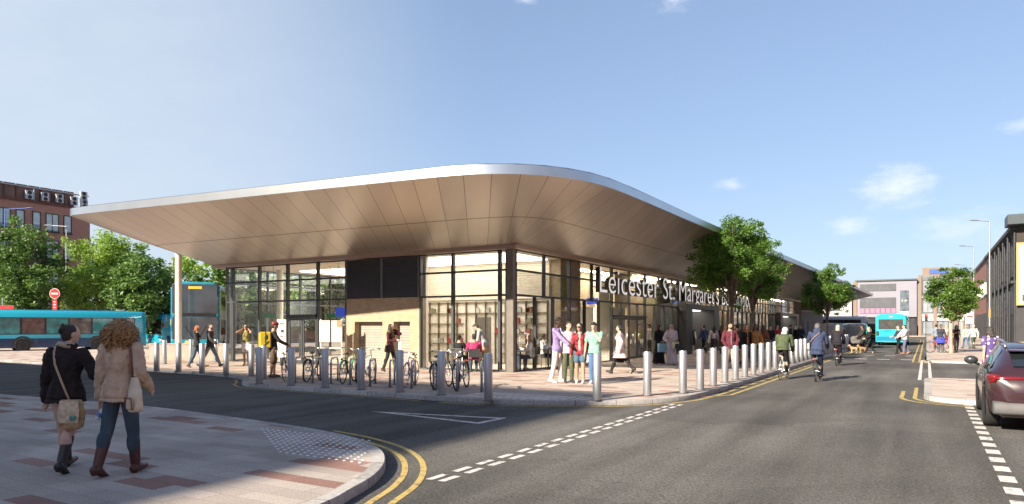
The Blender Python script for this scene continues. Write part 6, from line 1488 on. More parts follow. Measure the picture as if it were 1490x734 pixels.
def mpv(label, p, col, name='parked_van', group='vans parked in the lay-by', k=1.0):
    t, ip, pn = loft_car(label, name, 'van', p, 0, col, [(-2.35, .84, .40, .9, 1.0, .70), (-2.30, .92, .34, 1.02, 1.75 * k, .76), (-2.1, .95, .30, 1.04, 1.90 * k, .80), (-1.0, .95, .28, 1.04, 1.95 * k, .82), (.6, .95, .28, 1.03, 1.93 * k, .81), (1.15, .95, .30, 1.03, 1.72 * k, .8), (1.75, .93, .32, 1.03, 1.12, .78), (2.3, .88, .36, .9, .96, .7), (2.45, .75, .42, .7, .74, .5)],
        (-1.5, 1.5), .34, [(-2.05, -.9, -2.0, -.9), (-.82, .3, -.82, .3), (.38, 1.5, .38, 1.05)], None, (1.1, 1.8))
    g = MB(); g.poly([(-.72, -2.335, 1.06), (.72, -2.335, 1.06), (.68, -2.305, 1.66 * k), (-.68, -2.305, 1.66 * k)]); g.build('rear_window', M_vglass, t)
    for s in (-1, 1):
        g = MB(); g.box((s * .86, -2.32, 1.22), (.12, .06, .5)); g.build('tail_light', M_tail, t, bevel=.015)
    g = MB(); g.prof([(-2.42, .36), (-2.42, .56), (-2.3, .58), (-2.3, .34)], -.88, .88); g.build('rear_bumper', M_bumper, t, bevel=.02)
    g = MB(); g.box((0, -2.40, .80), (.5, .02, .11)); g.build('number_plate', MATS['plate_yellow'], t)
mpv('silver people carrier parked behind the third cyclist', Vector((-6.15, 59.6, ROAD)), (.34, .35, .36))
mpv('dark people carrier parked ahead of the silver one', Vector((-5.05, 64.4, ROAD)), (.17, .175, .18))
mpv('black van stopped ahead of the turquoise bus', Vector((-5.1, 91, ROAD)), (.012, .012, .013), 'black_van', k=1.08)
# ---------------------------------------------------------------- buses
def bus(label, p, rz, L, Wd, H, name='single_decker_bus', cols=None, windows=6, glassm=None, rear=False, decks=1, front=True, side_white=False, wheels=(-2.6, 3.2), group=None, cat='bus', sides=(1, -1), mixed=False):
    t = thing(name, label, cat, p, rz, group); body, skirt, upper = cols; gm = glassm or M_tglass; w = Wd / 2
    sec = [(-w + .06, .30), (-w, .42), (-w, H - .30), (-w + .10, H - .10), (-w + .30, H), (w - .30, H), (w - .10, H - .10), (w, H - .30), (w, .42), (w - .06, .30)]
    g = MB(); ks = []
    for y, sc, dz in ((-L / 2, .94, .05), (-L / 2 + .10, 1, 0), (L / 2 - .35, 1, 0), (L / 2 - .08, .97, .03), (L / 2, .92, .10)):
        ks.append(g.vs([(x * sc, y, z if z < 1 else z - dz) for x, z in sec]))
    m = len(sec)
    for a, b in zip(ks, ks[1:]):
        for j in range(m): g.face((a + j, a + (j + 1) % m, b + (j + 1) % m, b + j))
    g.face([ks[0] + j for j in range(m)]); g.face([ks[-1] + j for j in range(m - 1, -1, -1)])
    g.build('body', body, t, smooth=40)
    g = MB(); g.bx(-w - .004, w + .004, -L / 2 + .12, L / 2 - .36, .29, .92 if decks == 1 else .8); g.build('skirt', skirt, t, bevel=.01)
    if decks == 1:
        g = MB(); g.bx(-w + .35, w - .35, -L / 2 + .6, L / 2 - 1.2, H - .02, H + .05); g.build('roof_pod', upper, t, bevel=.02)
    zs = [(1.22, H - .52)] if decks == 1 else [(1.25, 2.05), (2.75, 3.75)]
    y0, y1 = -L / 2 + .5, L / 2 - .75
    for sg in sides:
        for z0, z1 in zs:
            if side_white:
                y0_ = y1 - 4.2
            else: y0_ = y0
            g = MB(); g.bx(sg * (w - .02), sg * (w + .006), y0_, y1, z0 - .05, z1 + .05); g.build('window_band', M_blk, t)
            for i in range(windows):
                a = y0_ + (y1 - y0_) * i / windows + .06; b = y0_ + (y1 - y0_) * (i + 1) / windows - .06
                mm = gm if not mixed or i in (0, 1, 3, 5) else M_bglass
                x_ = sg * (w + .011)
                if decks == 1 and i % 2 == 0:
                    zc = z1 - .26; wo_ = MB().poly([(x_, a, z0), (x_, b, z0), (x_, b, zc - .02), (x_, a, zc - .02)]).build('window', mm, t)
                    ym = (a + b) / 2
                    for c, e in ((a, ym - .02), (ym + .02, b)): MB().poly([(x_, c, zc + .02), (x_, e, zc + .02), (x_, e, z1), (x_, c, z1)]).build('top_light', mm, wo_)
                else: MB().poly([(x_, a, z0), (x_, b, z0), (x_, b, z1), (x_, a, z1)]).build('window', mm, t)
    for y in wheels:
        for sg in (-1, 1):
            wheel(t, (sg * (w - .12), y, .47), .47, .28, sg, 8)
            g = MB(); k = g.vs([(sg * (w + .009), y + .60 * math.cos(PI * i / 14), .47 + .60 * math.sin(PI * i / 14)) for i in range(15)] + [(sg * (w + .008), y + .47 * math.cos(PI * i / 14), .47 + .47 * math.sin(PI * i / 14)) for i in range(15)])
            for i in range(14): g.face((k + i, k + i + 1, k + 15 + i + 1, k + 15 + i))
            g.build('wheel_arch', M_blk, t)
    yf = L / 2
    if front:
        bands = [(1.0, H - .45)] if decks == 1 else [(.98, 2.28), (2.44, 4.12)]
        for z0, z1 in bands:
            g = MB(); q_ = .02 if decks == 1 else .035; g.bx(-w * (.90 if decks == 1 else .95), w * (.90 if decks == 1 else .95), yf - .3, yf + q_, z0, z1); g.build('windscreen', M_vglass if decks == 1 else mat('screen_blue', (.035, .055, .075), .05, var=.3, scale=1.2, spec=1.0), t, bevel=.05, smooth=50)
        if decks == 2:
            g = MB(); g.bx(-w * .86, w * .86, yf - .1, yf + .03, 2.29, 2.43); g.build('destination_panel', mat('display_black', (.02, .02, .022), .25), t, bevel=.02)
            g = MB(); g.bx(-.35, .35, yf + .02, yf + .045, 3.84, 3.98); g.build('route_display', mat('display_amber', (.35, .22, .02), .5, emit=((.9, .5, .05), .35)), t)
            g = MB(); g.lathe([(.13, 0), (.13, .006), (.001, .008)], (0, 0, 0), 20); o = g.build('roundel', mat('roundel_gold', (.65, .42, .05), .5), t); o.rotation_euler = (-PI / 2, 0, 0); o.location = (.42, yf + .004, .78)
            g = MB(); g.box((-.12, yf + .006, .78), (.62, .006, .07)); g.build('name_strip', mat('strip_pale', (.35, .5, .55), .5), t)
            for s in (-1, 1):
                g = MB(); g.tube((s * .1, yf + .07, 1.02), (s * .55, yf + .06, 1.75), .012); g.build('wiper', M_blk, t)
        for s in (-1, 1):
            g = MB(); g.ell((s * w * .72, yf - .03, .56), (.20, .07, .10)); g.build('headlight', M_head if decks == 1 else M_vglass, t, smooth=180)
            g = MB(); g.path([(s * w * .92, yf - .1, min(H - .5, 2.35)), (s * (w + .18), yf + .08, min(H - .5, 2.3)), (s * (w + .2), yf + .1, 2.0)], .02, 6); g.box((s * (w + .2), yf + .1, 1.82), (.16, .08, .36)); g.build('wing_mirror', M_blk, t)
    if rear:
        yr = -L / 2
        g = MB(); g.bx(-w * .80, w * .80, yr - .012, yr + .04, H - 1.35, H - .42); g.build('rear_window', M_bglass if False else mat('rear_glass', (.05, .05, .05), .25, var=.3, scale=5), t, bevel=.02)
        g = MB(); g.bx(-w * .93, w * .93, yr - .014, yr + .04, .40, .82); g.build('rear_bumper', M_blue2, t, bevel=.02)
        for s in (-1, 1): g = MB(); g.bx(s * w * .74, s * w * .94, yr - .016, yr + .04, .86, 1.28); g.build('tail_light', mat('lamp_cluster', (.02, .05, .06), .3), t, bevel=.015)
        for (x0, x1, z0, z1, nm) in ((-.55, .15, 1.30, 1.36, 'vent'), (-.55, .15, 1.20, 1.26, 'vent'), (-.62, .02, 1.80, 1.84, 'lettering_strip'), (.25, .62, 1.80, 1.84, 'lettering_strip')): g = MB(); g.bx(x0, x1, yr - .01, yr + .02, z0, z1); g.build(nm, M_blue2, t)
        g = MB(); g.bx(-.14, .14, yr - .012, yr + .02, H - .24, H - .16); g.build('number_display', M_vwhite, t)
    return t
fr, re_ = at(213, 50.5, ROAD), at(-60, 43.5, ROAD); dv = fr - re_; L_ = dv.length
c = (fr + re_) / 2 + Vector((-dv.y, dv.x, 0)).normalized() * 1.25
bus('long blue single decker bus with a dark navy skirt standing at the bays', c, math.atan2(dv.y, dv.x) - PI / 2, L_, 2.5, 2.78, cols=(M_teal, M_navy, M_blue2), windows=7, mixed=True, wheels=(-L_ / 2 + 3.3, L_ / 2 - 3.1))
ax = Vector((-7.99, 7.34, 0)).normalized(); c = at(284, 39.4, ROAD) + ax * 5.4; bus('teal and white double decker bus facing the forecourt', c, math.atan2(-ax.y, -ax.x) - PI / 2, 10.8, 2.55, 4.25, 'double_decker_bus', cols=(M_teal, M_teal, M_teal), windows=3, glassm=M_vglass, decks=2, side_white=True, wheels=(-2.6, 3.2))
t = bpy.data.objects['double_decker_bus']
for sg in (-1, 1): g = MB(); g.bx(sg * 1.25, sg * 1.281, -5.2, 4.9, .85, 3.9); g.build('side_panel', M_vwhite, t, bevel=.01)
g = MB(); w = 1.275; g.bx(-w - .012, w + .012, 5.04, 5.28, .44, 3.9); g.build('front_surround', M_teal, t, bevel=.03)
g = MB(); g.bx(-w * .96, w * .96, 5.28, 5.41, .32, .98); g.build('front_panel', M_teal, t, bevel=.04)
g = MB(); g.bx(-w * .8, w * .8, 4.9, 5.36, 4.13, 4.23); g.build('front_cap', M_teal, t, bevel=.05)
g = MB(); g.box((w + .03, 5.1, 1.95), (.03, .18, .36)); g.build('side_marker', mat('marker_yellow', (.7, .6, .03), .4), t)
c = at(224, 60, ROAD) + Vector((0, 5, 0)); bus('second teal single decker bus between the long bus and the column', c, PI, 10, 2.5, 2.78, cols=(M_teal, M_navy, M_blue2), windows=5)
c = Vector((-2.75, 76.2, ROAD)); bus('turquoise single decker bus driving away up the street', c, 0, 10.6, 2.45, 2.78, cols=(M_teal2, M_blue2, M_teal2), windows=6, rear=True, front=False)
bus('white coach crossing the far end of the street', Vector((-13.4, 113.5, ROAD)), -PI / 2, 12, 2.5, 3.15, 'white_coach', cols=(M_vwhite, M_vwhite, M_vwhite), windows=6, glassm=M_vglass, wheels=(-3, 3.6), cat='coach')
# ---------------------------------------------------------------- buildings round about
M_redb = brick('red_brick', (.60, .195, .135), (.50, .165, .115), (.48, .36, .29))
M_dkb = brick('sooty_brick', (.055, .045, .042), (.038, .033, .032), (.07, .065, .06), bw=.3, bh=.1)
M_wglass = mat('window_glass', (.22, .25, .28), .05, var=.3, scale=.6, spec=1.0); M_sash = mat('sash_white', (.55, .55, .53), .5); M_sashd = mat('sash_dark', (.03, .03, .032), .5)
M_blind = mat('window_blind', (.66, .69, .72), .7, var=.12, scale=3)
def win(root, c, u, out, w, h, sash, glassm, bars=1, blind=.0, sill=True):
    """window on a wall: c bottom centre, u along the wall, out outwards"""
    c, u, out = Vector(c), Vector(u).normalized(), Vector(out).normalized(); rz = math.atan2(u.y, u.x)
    f = MB(); q = lambda s, z, o: c + u * s + out * o + Vector((0, 0, z))
    for s in (-w / 2 + .03, w / 2 - .03): f.box(q(s, h / 2, .03), (.06, .10, h), rz)
    for z in (.03, h - .03): f.box(q(0, z, .03), (w - .12, .10, .06), rz)
    for i in range(bars): f.box(q(-w / 2 + w * (i + 1) / (bars + 1), h / 2, .025), (.05, .08, h - .12), rz)
    if sill: f.box(q(0, -.05, .08), (w + .1, .2, .08), rz)
    o = f.build('window', sash, root)
    g = MB(); a, b = q(-w / 2 + .05, .05, .012), q(w / 2 - .05, .05, .012); g.poly([a, b, b + Vector((0, 0, h - .1)), a + Vector((0, 0, h - .1))]); g.build('pane', glassm, o)
    if blind:
        g = MB(); z0 = h - .06 - blind * (h - .12); a, b = q(-w / 2 + .07, z0, .018), q(w / 2 - .07, z0, .018); g.poly([a, b, b + Vector((0, 0, h - .07 - z0)), a + Vector((0, 0, h - .07 - z0))]); g.build('blind', M_blind, o)
# office block on the left: long side faces +X
OX = -77.0; oy0, oy1, oh = 6.0, 40.7, 14.0
ob = thing('brick_office_block', 'red brick office block with brown rooftop plant screen and sash windows', 'building', (OX, (oy0 + oy1) / 2, ROAD))
def OB(mb, nm, m, **k):
    o = mb.build(nm, m, ob, **k); o.location = -Vector(ob.location); return o
g = MB(); g.bx(OX - 16, OX, oy0, oy1, ROAD, oh); OB(g, 'wall', M_redb)
g = MB(); g.bx(OX - 16.1, OX + .12, oy0 - .1, oy1 + .1, oh, oh + .22); OB(g, 'parapet_coping', mat('coping', (.16, .06, .045), .8))
g = MB(); y = oy0 + .5
while y < oy1 - 1.6:
    g.bx(OX - 2.0, OX - 1.9, y, y + 1.04, oh + .23, oh + 2.05); g.bx(OX - 1.9, OX - 1.85, y + .1, y + .94, oh + .4, oh + 1.95); y += 1.12
g.bx(OX - 14, OX - 2.05, oy0 + .5, oy1 - 1.7, oh + .23, oh + 1.98); OB(g, 'plant_screen', mat('screen_brown', (.22, .12, .09), .7, var=.2, scale=2))
r_ = random.Random(3)
for zf in (11.3, 8.55, 5.8, 3.05):
    y = oy1 - .8 - 1.47 * 12; i = 0
    while y < oy1 - 1.2:
        o = Vector((OX, y, zf)) - Vector(ob.location); win(ob, o, (0, 1, 0), (1, 0, 0), 1.25 if i % 3 == 1 else .78, 1.85, M_sashd, M_wglass, 1 if i % 3 == 1 else 0, blind=r_.choice([.55, .7, .8, .92])); y += 1.47; i += 1
acs = [(41, 284, 'first'), (64, 287, 'second'), (85, 289.5, 'third'), (106, 293, 'fourth')]
def acu(px, py, lab):
    k = (px - PX0) / F; X = OX - 1.72; d = X / (k * CT - ST); y = d * (k * ST + CT); z = zat(py, d)
    t = thing('air_conditioner', lab, 'air conditioner', (X, y, z - .45), 0, 'air conditioners on the plant screen'); t.scale = (.8, .8, .8)
    g = MB(); g.box((.25, 0, .55), (.36, .86, 1.12)); g.build('casing', mat('casing_white', (.6, .6, .58), .5), t, bevel=.02)
    for z_ in (.27, .83): g = MB(); g.lathe([(.25, .432), (.25, .45), (.21, .452), (.20, .435), (.001, .434)], (0, 0, z_), 20, 'x'); g.build('fan_grille', M_sashd, t, smooth=30)
    g = MB(); g.bx(-.1, .07, -.4, .4, .1, .2); g.bx(-.1, .07, -.4, .4, .85, .95); g.build('bracket', M_sashd, t)
for px, py, n in acs: acu(px, py, f'{n} white air conditioner along the brown plant screen from the lamp post')
acu(120, 285.5, 'upper white air conditioner of the pair at the screen end'); acu(121, 297.5, 'lower white air conditioner of the pair at the screen end')
g = MB(); pipe = thing('vent_pipe', 'grey pipe run along the top of the brown plant screen', 'pipe', (OX - 1.7, 34, oh)); g.path([(.1, -6, 1.8), (.1, 7.4, 1.8)], .07, 8); g.path([(.1, 2, 1.8), (.1, 2, .3)], .06, 8); g.path([(.1, 6, 1.8), (.1, 6, 1.0)], .06, 8); g.build('pipe_run', M_steel, pipe, smooth=60)
# low brick and planting behind the bays
lw = at(120, 78); hd = thing('brick_boundary_wall', 'low red brick boundary wall behind the trees', 'wall', (lw.x, lw.y, ROAD), TH)
g = MB(); g.bx(-25, 60, 0, .3, 0, 1.7); g.build('wall', M_redb, hd); g = MB(); g.bx(-25.05, 60.05, -.04, .34, 1.7, 1.78); g.build('coping', M_kerb, hd)
# low rendered wall beside the forecourt
a, b = at(217, 32.6), at(331, 32.6); dv = b - a
lw = thing('low_wall', 'low beige rendered wall between the bus bays and the forecourt bollards', 'wall', a, math.atan2(dv.y, dv.x))
g = MB(); g.bx(0, dv.length, 0, .25, 0, .76); g.build('wall', mat('render_beige', (.34, .29, .24), .85, var=.12, scale=2), lw, bevel=.01); g = MB(); g.bx(-.02, dv.length + .02, -.03, .28, .76, .81); g.build('coping', mat('coping_stone', (.40, .35, .30), .8), lw)
# the shade-giving block across the side road, behind the viewer
sb = thing('tall_brick_block', 'tall plain brick block standing behind the viewer across the side road', 'building', (-41.1, -32.1, ROAD))
g = MB(); g.bx(-24.6, 24.6, -11, 11, 0, 20.1); g.build('wall', M_redb, sb)
g = MB(); g.bx(-24.7, 24.7, -11.1, 11.1, 20.1, 20.4); g.build('coping', M_kerb, sb)
for zf in (2, 5.5, 9, 12.5, 16):
    for i in range(12): win(sb, (-21.5 + i * 3.9, 11, zf), (1, 0, 0), (0, 1, 0), 1.8, 2.0, M_sash, M_wglass, 1)
# unseen terraces added behind and beside the viewer to close off the sky
for nm, lab, x0, x1, y0, y1, h_ in (('sky_blocking_terrace', 'long unseen brick terrace added beside the viewer to close off the sky', 11.5, 24, -60, 52, 8.0), ('sky_blocking_terrace', 'unseen brick terrace added behind the viewer to close off the sky', -14, 30, -75, -62, 14)):
    sb = thing(nm, lab, 'building', (x0, y0, ROAD)); g = MB(); g.bx(0, x1 - x0, 0, y1 - y0, 0, h_); g.build('wall', M_redb, sb); g = MB(); g.bx(-.1, x1 - x0 + .1, -.1, y1 - y0 + .1, h_, h_ + .3); g.build('coping', M_kerb, sb)
    for zf in (1, 4.6):
        for i in range(11):
            if nm == 'sky_blocking_terrace' and x0 > 0: win(sb, (0, 4 + i * 10, zf), (0, 1, 0), (-1, 0, 0), 2.4, 2.0, M_sash, M_wglass, 1)
            else: win(sb, (2.5 + i * 3.9, y1 - y0, zf), (1, 0, 0), (0, 1, 0), 1.8, 2.0, M_sash, M_wglass, 1)
# pale grey wall continuing the station front
gw = thing('grey_annexe', 'pale grey single storey annexe beyond the far brick pier of the station', 'building', (FX - .1, 86.05, 0))
g = MB(); g.bx(-2, 0, 0, 21, 0, 3.4); g.build('wall', mat('render_grey', (.40, .41, .43), .8, var=.06, scale=1.5), gw)
g = MB(); g.bx(-2.05, .05, 0, 21.05, 3.4, 3.52); g.build('coping', M_frame, gw)
for y0, w_ in ((2.2, .5), (6.2, .5)): g = MB(); g.bx(-.02, .05, y0, y0 + w_, .2, 2.2); g.build('louvre_slot', M_sashd, gw)
g = MB(); g.bx(-.02, .06, 10.5, 13.2, .02, 2.2); g.build('door', mat('door_beige', (.42, .36, .30), .6), gw)
# lilac shops across the end of the street
YE = 136.0
lb = thing('lilac_building', 'lilac clad three storey building with long grey window bands across the street end', 'building', (-6, YE, 0))
def onE(px): return onY(px, YE) + 6
x0, x1 = onE(1247), onE(1334)
zt = lambda py, px: zat(py, dep(onY(px, YE), YE))
M_lil = mat('lilac_cladding', (.20, .195, .24), .6, var=.06, scale=.4); M_band = mat('band_glass', (.085, .09, .10), .3, var=.25, scale=.6, spec=.5); M_pink = mat('pink_panel', (.22, .13, .21), .5, var=.1)
g = MB(); g.bx(x0, x1, 0, 14, 3.2, zt(409, 1290)); g.build('wall', M_lil, lb)
g = MB(); g.bx(x0 - .3, x1 + .1, -.25, 14.1, zt(409, 1290), zt(409, 1290) + .25); g.build('roof_edge', M_frame, lb)
bx0, bx1 = onE(1251), onE(1304)
def band(z0, z1, m, nm, n, o=0): 
    for i in range(n):
        a = bx0 + (bx1 - bx0) * i / n + .02; b = bx0 + (bx1 - bx0) * (i + 1) / n - .02
        f = MB(); f.bx(a, b, -.06, 0, z0, z1); f_ = f.build(nm, M_frame, lb); q = MB(); q.poly([(a + .04, -.064, z0 + .04), (b - .04, -.064, z0 + .04), (b - .04, -.064, z1 - .04), (a + .04, -.064, z1 - .04)]); q.build('pane', m, f_)
band(zt(424, 1280), zt(413.5, 1280), M_band, 'window', 8); band(zt(448, 1280), zt(433.5, 1280), M_band, 'window', 7); band(zt(456.5, 1280), zt(448.5, 1280), M_pink, 'pink_spandrel', 7)
g = MB(); g.bx(x0, x1, .4, 13.5, 0, 3.2); g.build('shopfront', mat('shopfront_dark', (.035, .035, .042), .25, var=.4, scale=1.2), lb)
g = MB(); g.bx(x0 - .6, x0, -.2, 13, 0, zt(409, 1290)); g.build('brick_pier', mat('pier_brown', (.20, .145, .11), .8, var=.15, scale=6), lb)
for i in range(9): g = MB(); xx = x0 + .5 + i * 1.0; g.bx(xx, xx + .06, .3, .4, 0, 3.2); g.build('shopfront_mullion', M_frame, lb)
pw_ = thing('picture_banner', 'tall dark banner with a white squiggle on the lilac wall', 'banner', (onY(1316, YE), YE - .08, zt(459, 1316)))
hb = zt(423, 1316) - zt(459, 1316); g = MB(); g.bx(-.62, .62, -.05, 0, hb * .16, hb); g.build('panel', mat('banner_dark', (.05, .075, .10), .5, var=.8, scale=1.6), pw_)
g = MB(); g.bx(-.62, .62, -.05, 0, 0, hb * .155); g.build('foot_panel', M_sash, pw_)
g = MB(); g.path([(-.4, -.07, hb * .55), (-.3, -.07, hb * .66), (-.18, -.07, hb * .54), (-.02, -.07, hb * .62), (.1, -.07, hb * .52), (.22, -.07, hb * .64), (.34, -.07, hb * .56), (.42, -.07, hb * .62)], .07, 6); g.build('squiggle', M_sash, pw_)
gb = thing('glass_corner_building', 'dark glass corner building with brown piers beside the lilac one', 'building', (6, YE + 1.0, 0))
x0, x1 = onY(1336, YE) - 6, 12
g = MB(); g.bx(x0, x1, 0, 12, 0, 10.2); g.build('wall', mat('corner_grey', (.13, .14, .15), .4, var=.3, scale=.7), gb)
for x in (x0, x0 + 2.2, x0 + 5.2, x0 + 8): g = MB(); g.bx(x, x + .5, -.3, 0, 0, 10.3); g.build('brick_pier', MATS['pier_brown'], gb)
for z in (3.2, 6.4): g = MB(); g.bx(x0 + .5, x1, -.2, 0, z, z + .5); g.build('floor_band', M_kerb, gb)
for zf in (.3, 3.9, 7.1):
    for i in range(5): 
        xx = x0 + 1.4 + i * 2.2; win(gb, (xx, 0, zf), (1, 0, 0), (0, -1, 0), 1.5, 2.3, M_frame, M_wglass, 1, sill=False)
g = MB(); g.bx(x0 + .6, x0 + 5.5, 1, 5, 10.2, 11.6); g.build('roof_box', MATS['pier_brown'], gb); g = MB(); g.bx(x0 + 1.6, x0 + 4.4, .9, 1.0, 10.5, 11.3); g.build('roof_sign', M_blue, gb)
g = MB(); g.bx(x0 + .6, x0 + 6.5, -.25, -.2, 2.55, 3.1); g.build('fascia_sign', M_sash, gb)
wb = thing('white_shop_building', 'pale building glimpsed between the grey annexe and the lilac building', 'building', (-24, YE + 2, 0))
g = MB(); g.bx(-20, 12.5, 0, 10, 0, 8.2); g.build('wall', mat('render_white', (.36, .355, .35), .8, var=.06), wb); 
for zf in (1, 4.6):
    for i in range(8): win(wb, (-12 + i * 3.1, 0, zf), (1, 0, 0), (0, -1, 0), 1.8, 1.9, M_frame, M_wglass, 1)
# black painted works and red brick building on the right-hand pavement
bb = thing('black_works_building', 'long black painted works with sooty brick upper wall beside the far pavement', 'building', (6.0, 67, 0))
M_blkp = mat('black_render', (.022, .023, .026), .55, var=.3, scale=1.0); M_panel = mat('black_panel', (.035, .038, .045), .5, var=.3, scale=1.5)
g = MB(); g.bx(0, 14, 0, 29.5, 0, 5.0); g.build('lower_wall', M_blkp, bb); g = MB(); g.bx(.06, 14, .06, 29.5, 5.0, 9.2); g.build('upper_wall', M_dkb, bb)
for i in range(8): g = MB(); y = i * 4.1; g.bx(-.10, .0, y, y + .5, 0, 9.0); g.build('pier', M_blkp, bb, bevel=.02)
for i in range(7):
    y = i * 4.1 + .8
    g = MB(); g.bx(-.05, 0, y, y + 3.0, 2.5, 4.8); g.build('boarded_window', M_panel, bb); g = MB(); g.bx(-.04, .06, y + .2, y + 2.8, 5.6, 8.0); g.build('boarded_window', mat('upper_board', (.06, .055, .055), .8, var=.4, scale=2), bb)
g = MB(); y = 0
g.bx(-.3, 14, -.05, 29.5, 5.0, 5.2); g.build('string_course', M_blkp, bb); g = MB(); g.bx(-.35, 14, -.1, 29.6, 9.2, 9.5); g.build('parapet', mat('parapet_lead', (.04, .04, .042), .8, var=.3, scale=3), bb)
for i in range(6): g = MB(); y = 2.0 + i * 4.1; g.tube((-.35, y, .1), (-.35, y, 8.8), .06); g.build('downpipe', M_panel, bb, smooth=60)
g = MB(); g.bx(-.6, 14.2, -1.0, 1.4, 9.5, 10.3); g.build('roof_tank', mat('tank_teal', (.03, .045, .055), .5, var=.2), bb, bevel=.05)
# advertising hoarding on the end wall
a = Vector((6.02, 66.7, 0)); bw_ = 3.2; bz0, bz1 = zat(445, 55), zat(355.5, 55)
hd = thing('billboard', 'gold framed advertising billboard on the black works end wall', 'billboard', (a.x, a.y, bz0), R(8)); hB = bz1 - bz0
g = MB(); g.bx(0, bw_, -.08, 0, 0, .14); g.bx(0, bw_, -.08, 0, hB - .14, hB); g.bx(0, .14, -.08, 0, .14, hB - .14); g.bx(bw_ - .14, bw_, -.08, 0, .14, hB - .14); g.build('frame', mat('frame_gold', (.50, .36, .12), .5, var=.1), hd)
g = MB(); g.bx(.14, bw_ - .14, -.04, -.01, .14, hB - .14); g.build('poster', mat('poster_pale', (.45, .45, .46), .6, var=.25, scale=.8), hd)
for (x_, z_, w_, h_, c_, nm) in ((.72, .66, .5, .2, (.6, .10, .02), 'red_shape'), (.42, .60, .34, .22, (.65, .35, .03), 'orange_shape'), (.35, .36, .3, .12, (.03, .03, .035), 'dark_panel'), (.75, .43, .5, .14, (.03, .03, .05), 'dark_panel'), (.75, .30, .44, .06, (.6, .45, .04), 'yellow_strip'), (.3, .12, .36, .10, (.06, .05, .07), 'dark_panel'), (.62, .14, .3, .11, (.22, .08, .05), 'brown_panel')):
    g = MB(); g.box((bw_ * x_, -.05, hB * z_), (bw_ * w_, .02, hB * h_)); g.build(nm, mat('ad_%s' % (nm + str(c_[0])), c_, .6, var=.3, scale=1.5), hd)
rb = thing('red_brick_warehouse', 'red brick warehouse beyond the black works', 'building', (6.2, 96.6, 0)); g = MB(); g.bx(0, 12, 0, 36, 3.2, 9.6); g.build('wall', brick('pink_brick', (.30, .11, .09), (.24, .09, .075), (.3, .24, .2)), rb); g = MB(); g.bx(.02, 12, 0, 36, 0, 3.2); g.build('ground_floor', M_blkp, rb)
for i in range(8): win(rb, (0, 3 + i * 4.2, 5.4), (0, 1, 0), (-1, 0, 0), 2.2, 1.6, M_sash, M_wglass, 2)
g = MB(); g.bx(-.2, 12, -.05, 36, 9.6, 9.9); g.build('coping', M_panel, rb)
# ---------------------------------------------------------------- lamps, signs, signals
def lamp(label, p, h, rz, arm=1.6, col=None, band=False, name='street_lamp', two=False):
    t = thing(name, label, 'street lamp', p, rz, 'street lamps'); m = col or mat('lamp_galvanised', (.36, .37, .37), .5, .6)
    g = MB(); g.tube((0, 0, 0), (0, 0, 1.4), .085, .085, 12); g.tube((0, 0, 1.4), (0, 0, h), .06, .04, 12); g.build('pole', m, t, smooth=50)
    g = MB(); g.path([(0, 0, h - .05), (-arm, 0, h + .05)], .028, 8); g.build('arm', m, t, smooth=60)
    g = MB(); g.loft([((-arm + .1, 0, h + .06), (0, .06, 0), (0, 0, .04)), ((-arm - .2, 0, h + .065), (0, .13, 0), (0, 0, .05)), ((-arm - .55, 0, h + .06), (0, .08, 0), (0, 0, .03))], 12); g.build('lamp_head', m, t, smooth=60)
    if band: MB().tube((0, 0, 2.3), (0, 0, 3.0), .075, .07).build('warning_band', M_yellow, t)
p = at(1440, 54); lamp('tall street lamp with a yellow band nearest on the far pavement', Vector((p.x, p.y, 0)), zat(322, 54), TH, 1.0, band=True)
p = at(1417, 72); lamp('middle street lamp of the three on the far pavement', Vector((p.x, p.y, 0)), zat(359, 72), TH, 1.0)
p = at(1405, 94); lamp('smallest, most distant street lamp on the far pavement', Vector((p.x, p.y, 0)), zat(386, 94), TH, 1.0)
p = at(96.5, 64, ROAD); lamp('thin pale lamp post between the dark tree and the bright tree', p, zat(329, 64) - ROAD, TH, 1.5)
bm_ = mat('mast_blue', (.05, .13, .45), .5); p = at(7, 62, ROAD); lamp('bright blue post with a side arm beside the office block', p, zat(304, 62) - ROAD, TH + PI, 2.0, col=bm_, name='blue_mast')
p = at(79.5, 53, ROAD); t = thing('no_entry_sign', 'round red no entry sign on a red and white post behind the long bus', 'road sign', p, TH); zc = zat(427.5, 53) - ROAD
g = MB(); g.tube((0, .05, 0), (0, .05, zc), .04); g.build('post', M_steel, t, smooth=60)
def disc(r, y, nm, m, zc_):
    g = MB(); n = 32; k = g.vs([(r * math.cos(2 * PI * i / n), y, zc_ + r * math.sin(2 * PI * i / n)) for i in range(n)] + [(r * math.cos(2 * PI * i / n), y + .012, zc_ + r * math.sin(2 * PI * i / n)) for i in range(n)]); g.face([k + i for i in range(n)]); g.face([k + n + i for i in range(n - 1, -1, -1)])
    for i in range(n): g.face((k + i, k + n + i, k + n + (i + 1) % n, k + (i + 1) % n))
    return g.build(nm, m, t)
M_sred = mat('sign_red', (.45, .015, .02), .35, var=.05); disc(.40, 0, 'border', M_sash, zc); disc(.365, -.014, 'face', M_sred, zc); g = MB(); g.box((0, -.02, zc), (.54, .01, .12)); g.build('bar', M_sash, t)
g = MB(); g.bx(-.17, .17, -.01, .03, zc - 1.3, zc - .45); g.build('post_panel', M_sred, t)
for q in range(3): g = MB(); g.box((0, -.016, zc - .62 - q * .22), (.16, .008, .08)); g.build('stripe', M_sash, t)
p = at(3, 56, ROAD); t = thing('red_white_sign', 'red and white sign board half hidden by leaves at the picture edge', 'road sign', p, TH)
g = MB(); g.tube((0, .05, 0), (0, .05, 4), .04); g.build('post', M_steel, t)
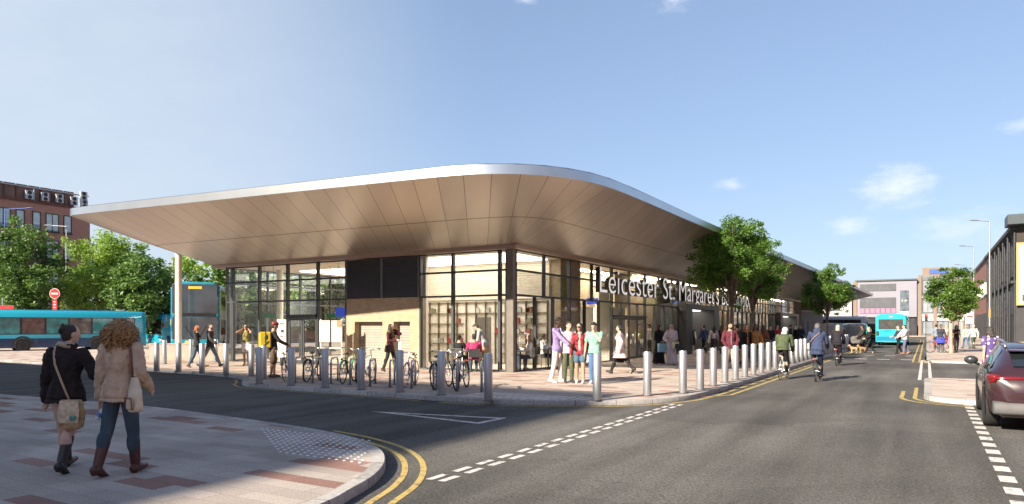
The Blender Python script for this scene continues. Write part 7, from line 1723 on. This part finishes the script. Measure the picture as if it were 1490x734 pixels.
for z_, m_ in ((2.9, M_sash), (3.25, M_sred), (2.55, M_sred), (2.2, M_sash)): g = MB(); g.box((0, 0, z_), (1.9, .04, .3)); g.build('board', m_, t)
p = at(1347.3, 108, ROAD); t = thing('traffic_light', 'traffic light showing red at the far end of the street', 'traffic light', p, TH); zc = zat(461, 108) - ROAD
g = MB(); g.tube((0, 0, 0), (0, 0, zc + .3), .06); g.build('post', M_frame, t, smooth=60); g = MB(); g.box((0, -.1, zc - .15), (.36, .2, 1.0)); g.build('signal_head', M_blk, t, bevel=.03)
M_lampred = mat('lamp_red', (.6, .02, .02), .3, emit=((1, .04, .04), 3)); M_lampoff = mat('lamp_off', (.03, .04, .03), .2)
for q, m_ in ((.15, M_lampred), (-.15, M_lampoff), (-.45, M_lampoff)): g = MB(); g.ell((0, -.2, zc + q), (.12, .05, .12)); g.build('lens', m_, t, smooth=180)
for px, d, w_, z0, z1, m_, lab in ((1343, 122, 1.6, .0, 1.6, M_sash, 'white street kiosk below the traffic light'), (1371, 125, 2.6, .2, 3.0, mat('stall_red', (.4, .12, .12), .7, var=.6, scale=2.2), 'red and white patterned stall beyond the young trees')):
    p = at(px, d); t = thing('street_kiosk', lab, 'kiosk', p, TH); g = MB(); g.bx(-w_ / 2, w_ / 2, -.4, .4, z0, z1); g.build('cabinet', m_, t, bevel=.03); g = MB(); g.bx(-w_ / 2 - .1, w_ / 2 + .1, -.5, .5, z1, z1 + .1); g.build('lid', M_frame, t)
    g = MB(); g.bx(-w_ / 2 + .1, w_ / 2 - .1, -.35, .35, -.0, max(.1, z0)); g.build('plinth', M_blk, t)
p = at(1411, 75); t = thing('poster_panel', 'white notice fixed high beside the second street lamp', 'poster', (p.x, p.y, 0), TH); g = MB(); g.tube((0, .05, 0), (0, .05, 3.2), .05); g.build('post', M_frame, t); g = MB(); g.bx(-.45, .45, -.03, .03, 1.9, 3.5); g.build('panel', M_sash, t); g = MB(); g.bx(-.3, .3, -.04, -.032, 2.6, 2.75); g.build('text_strip', mat('ad_red', (.5, .1, .08), .6), t)
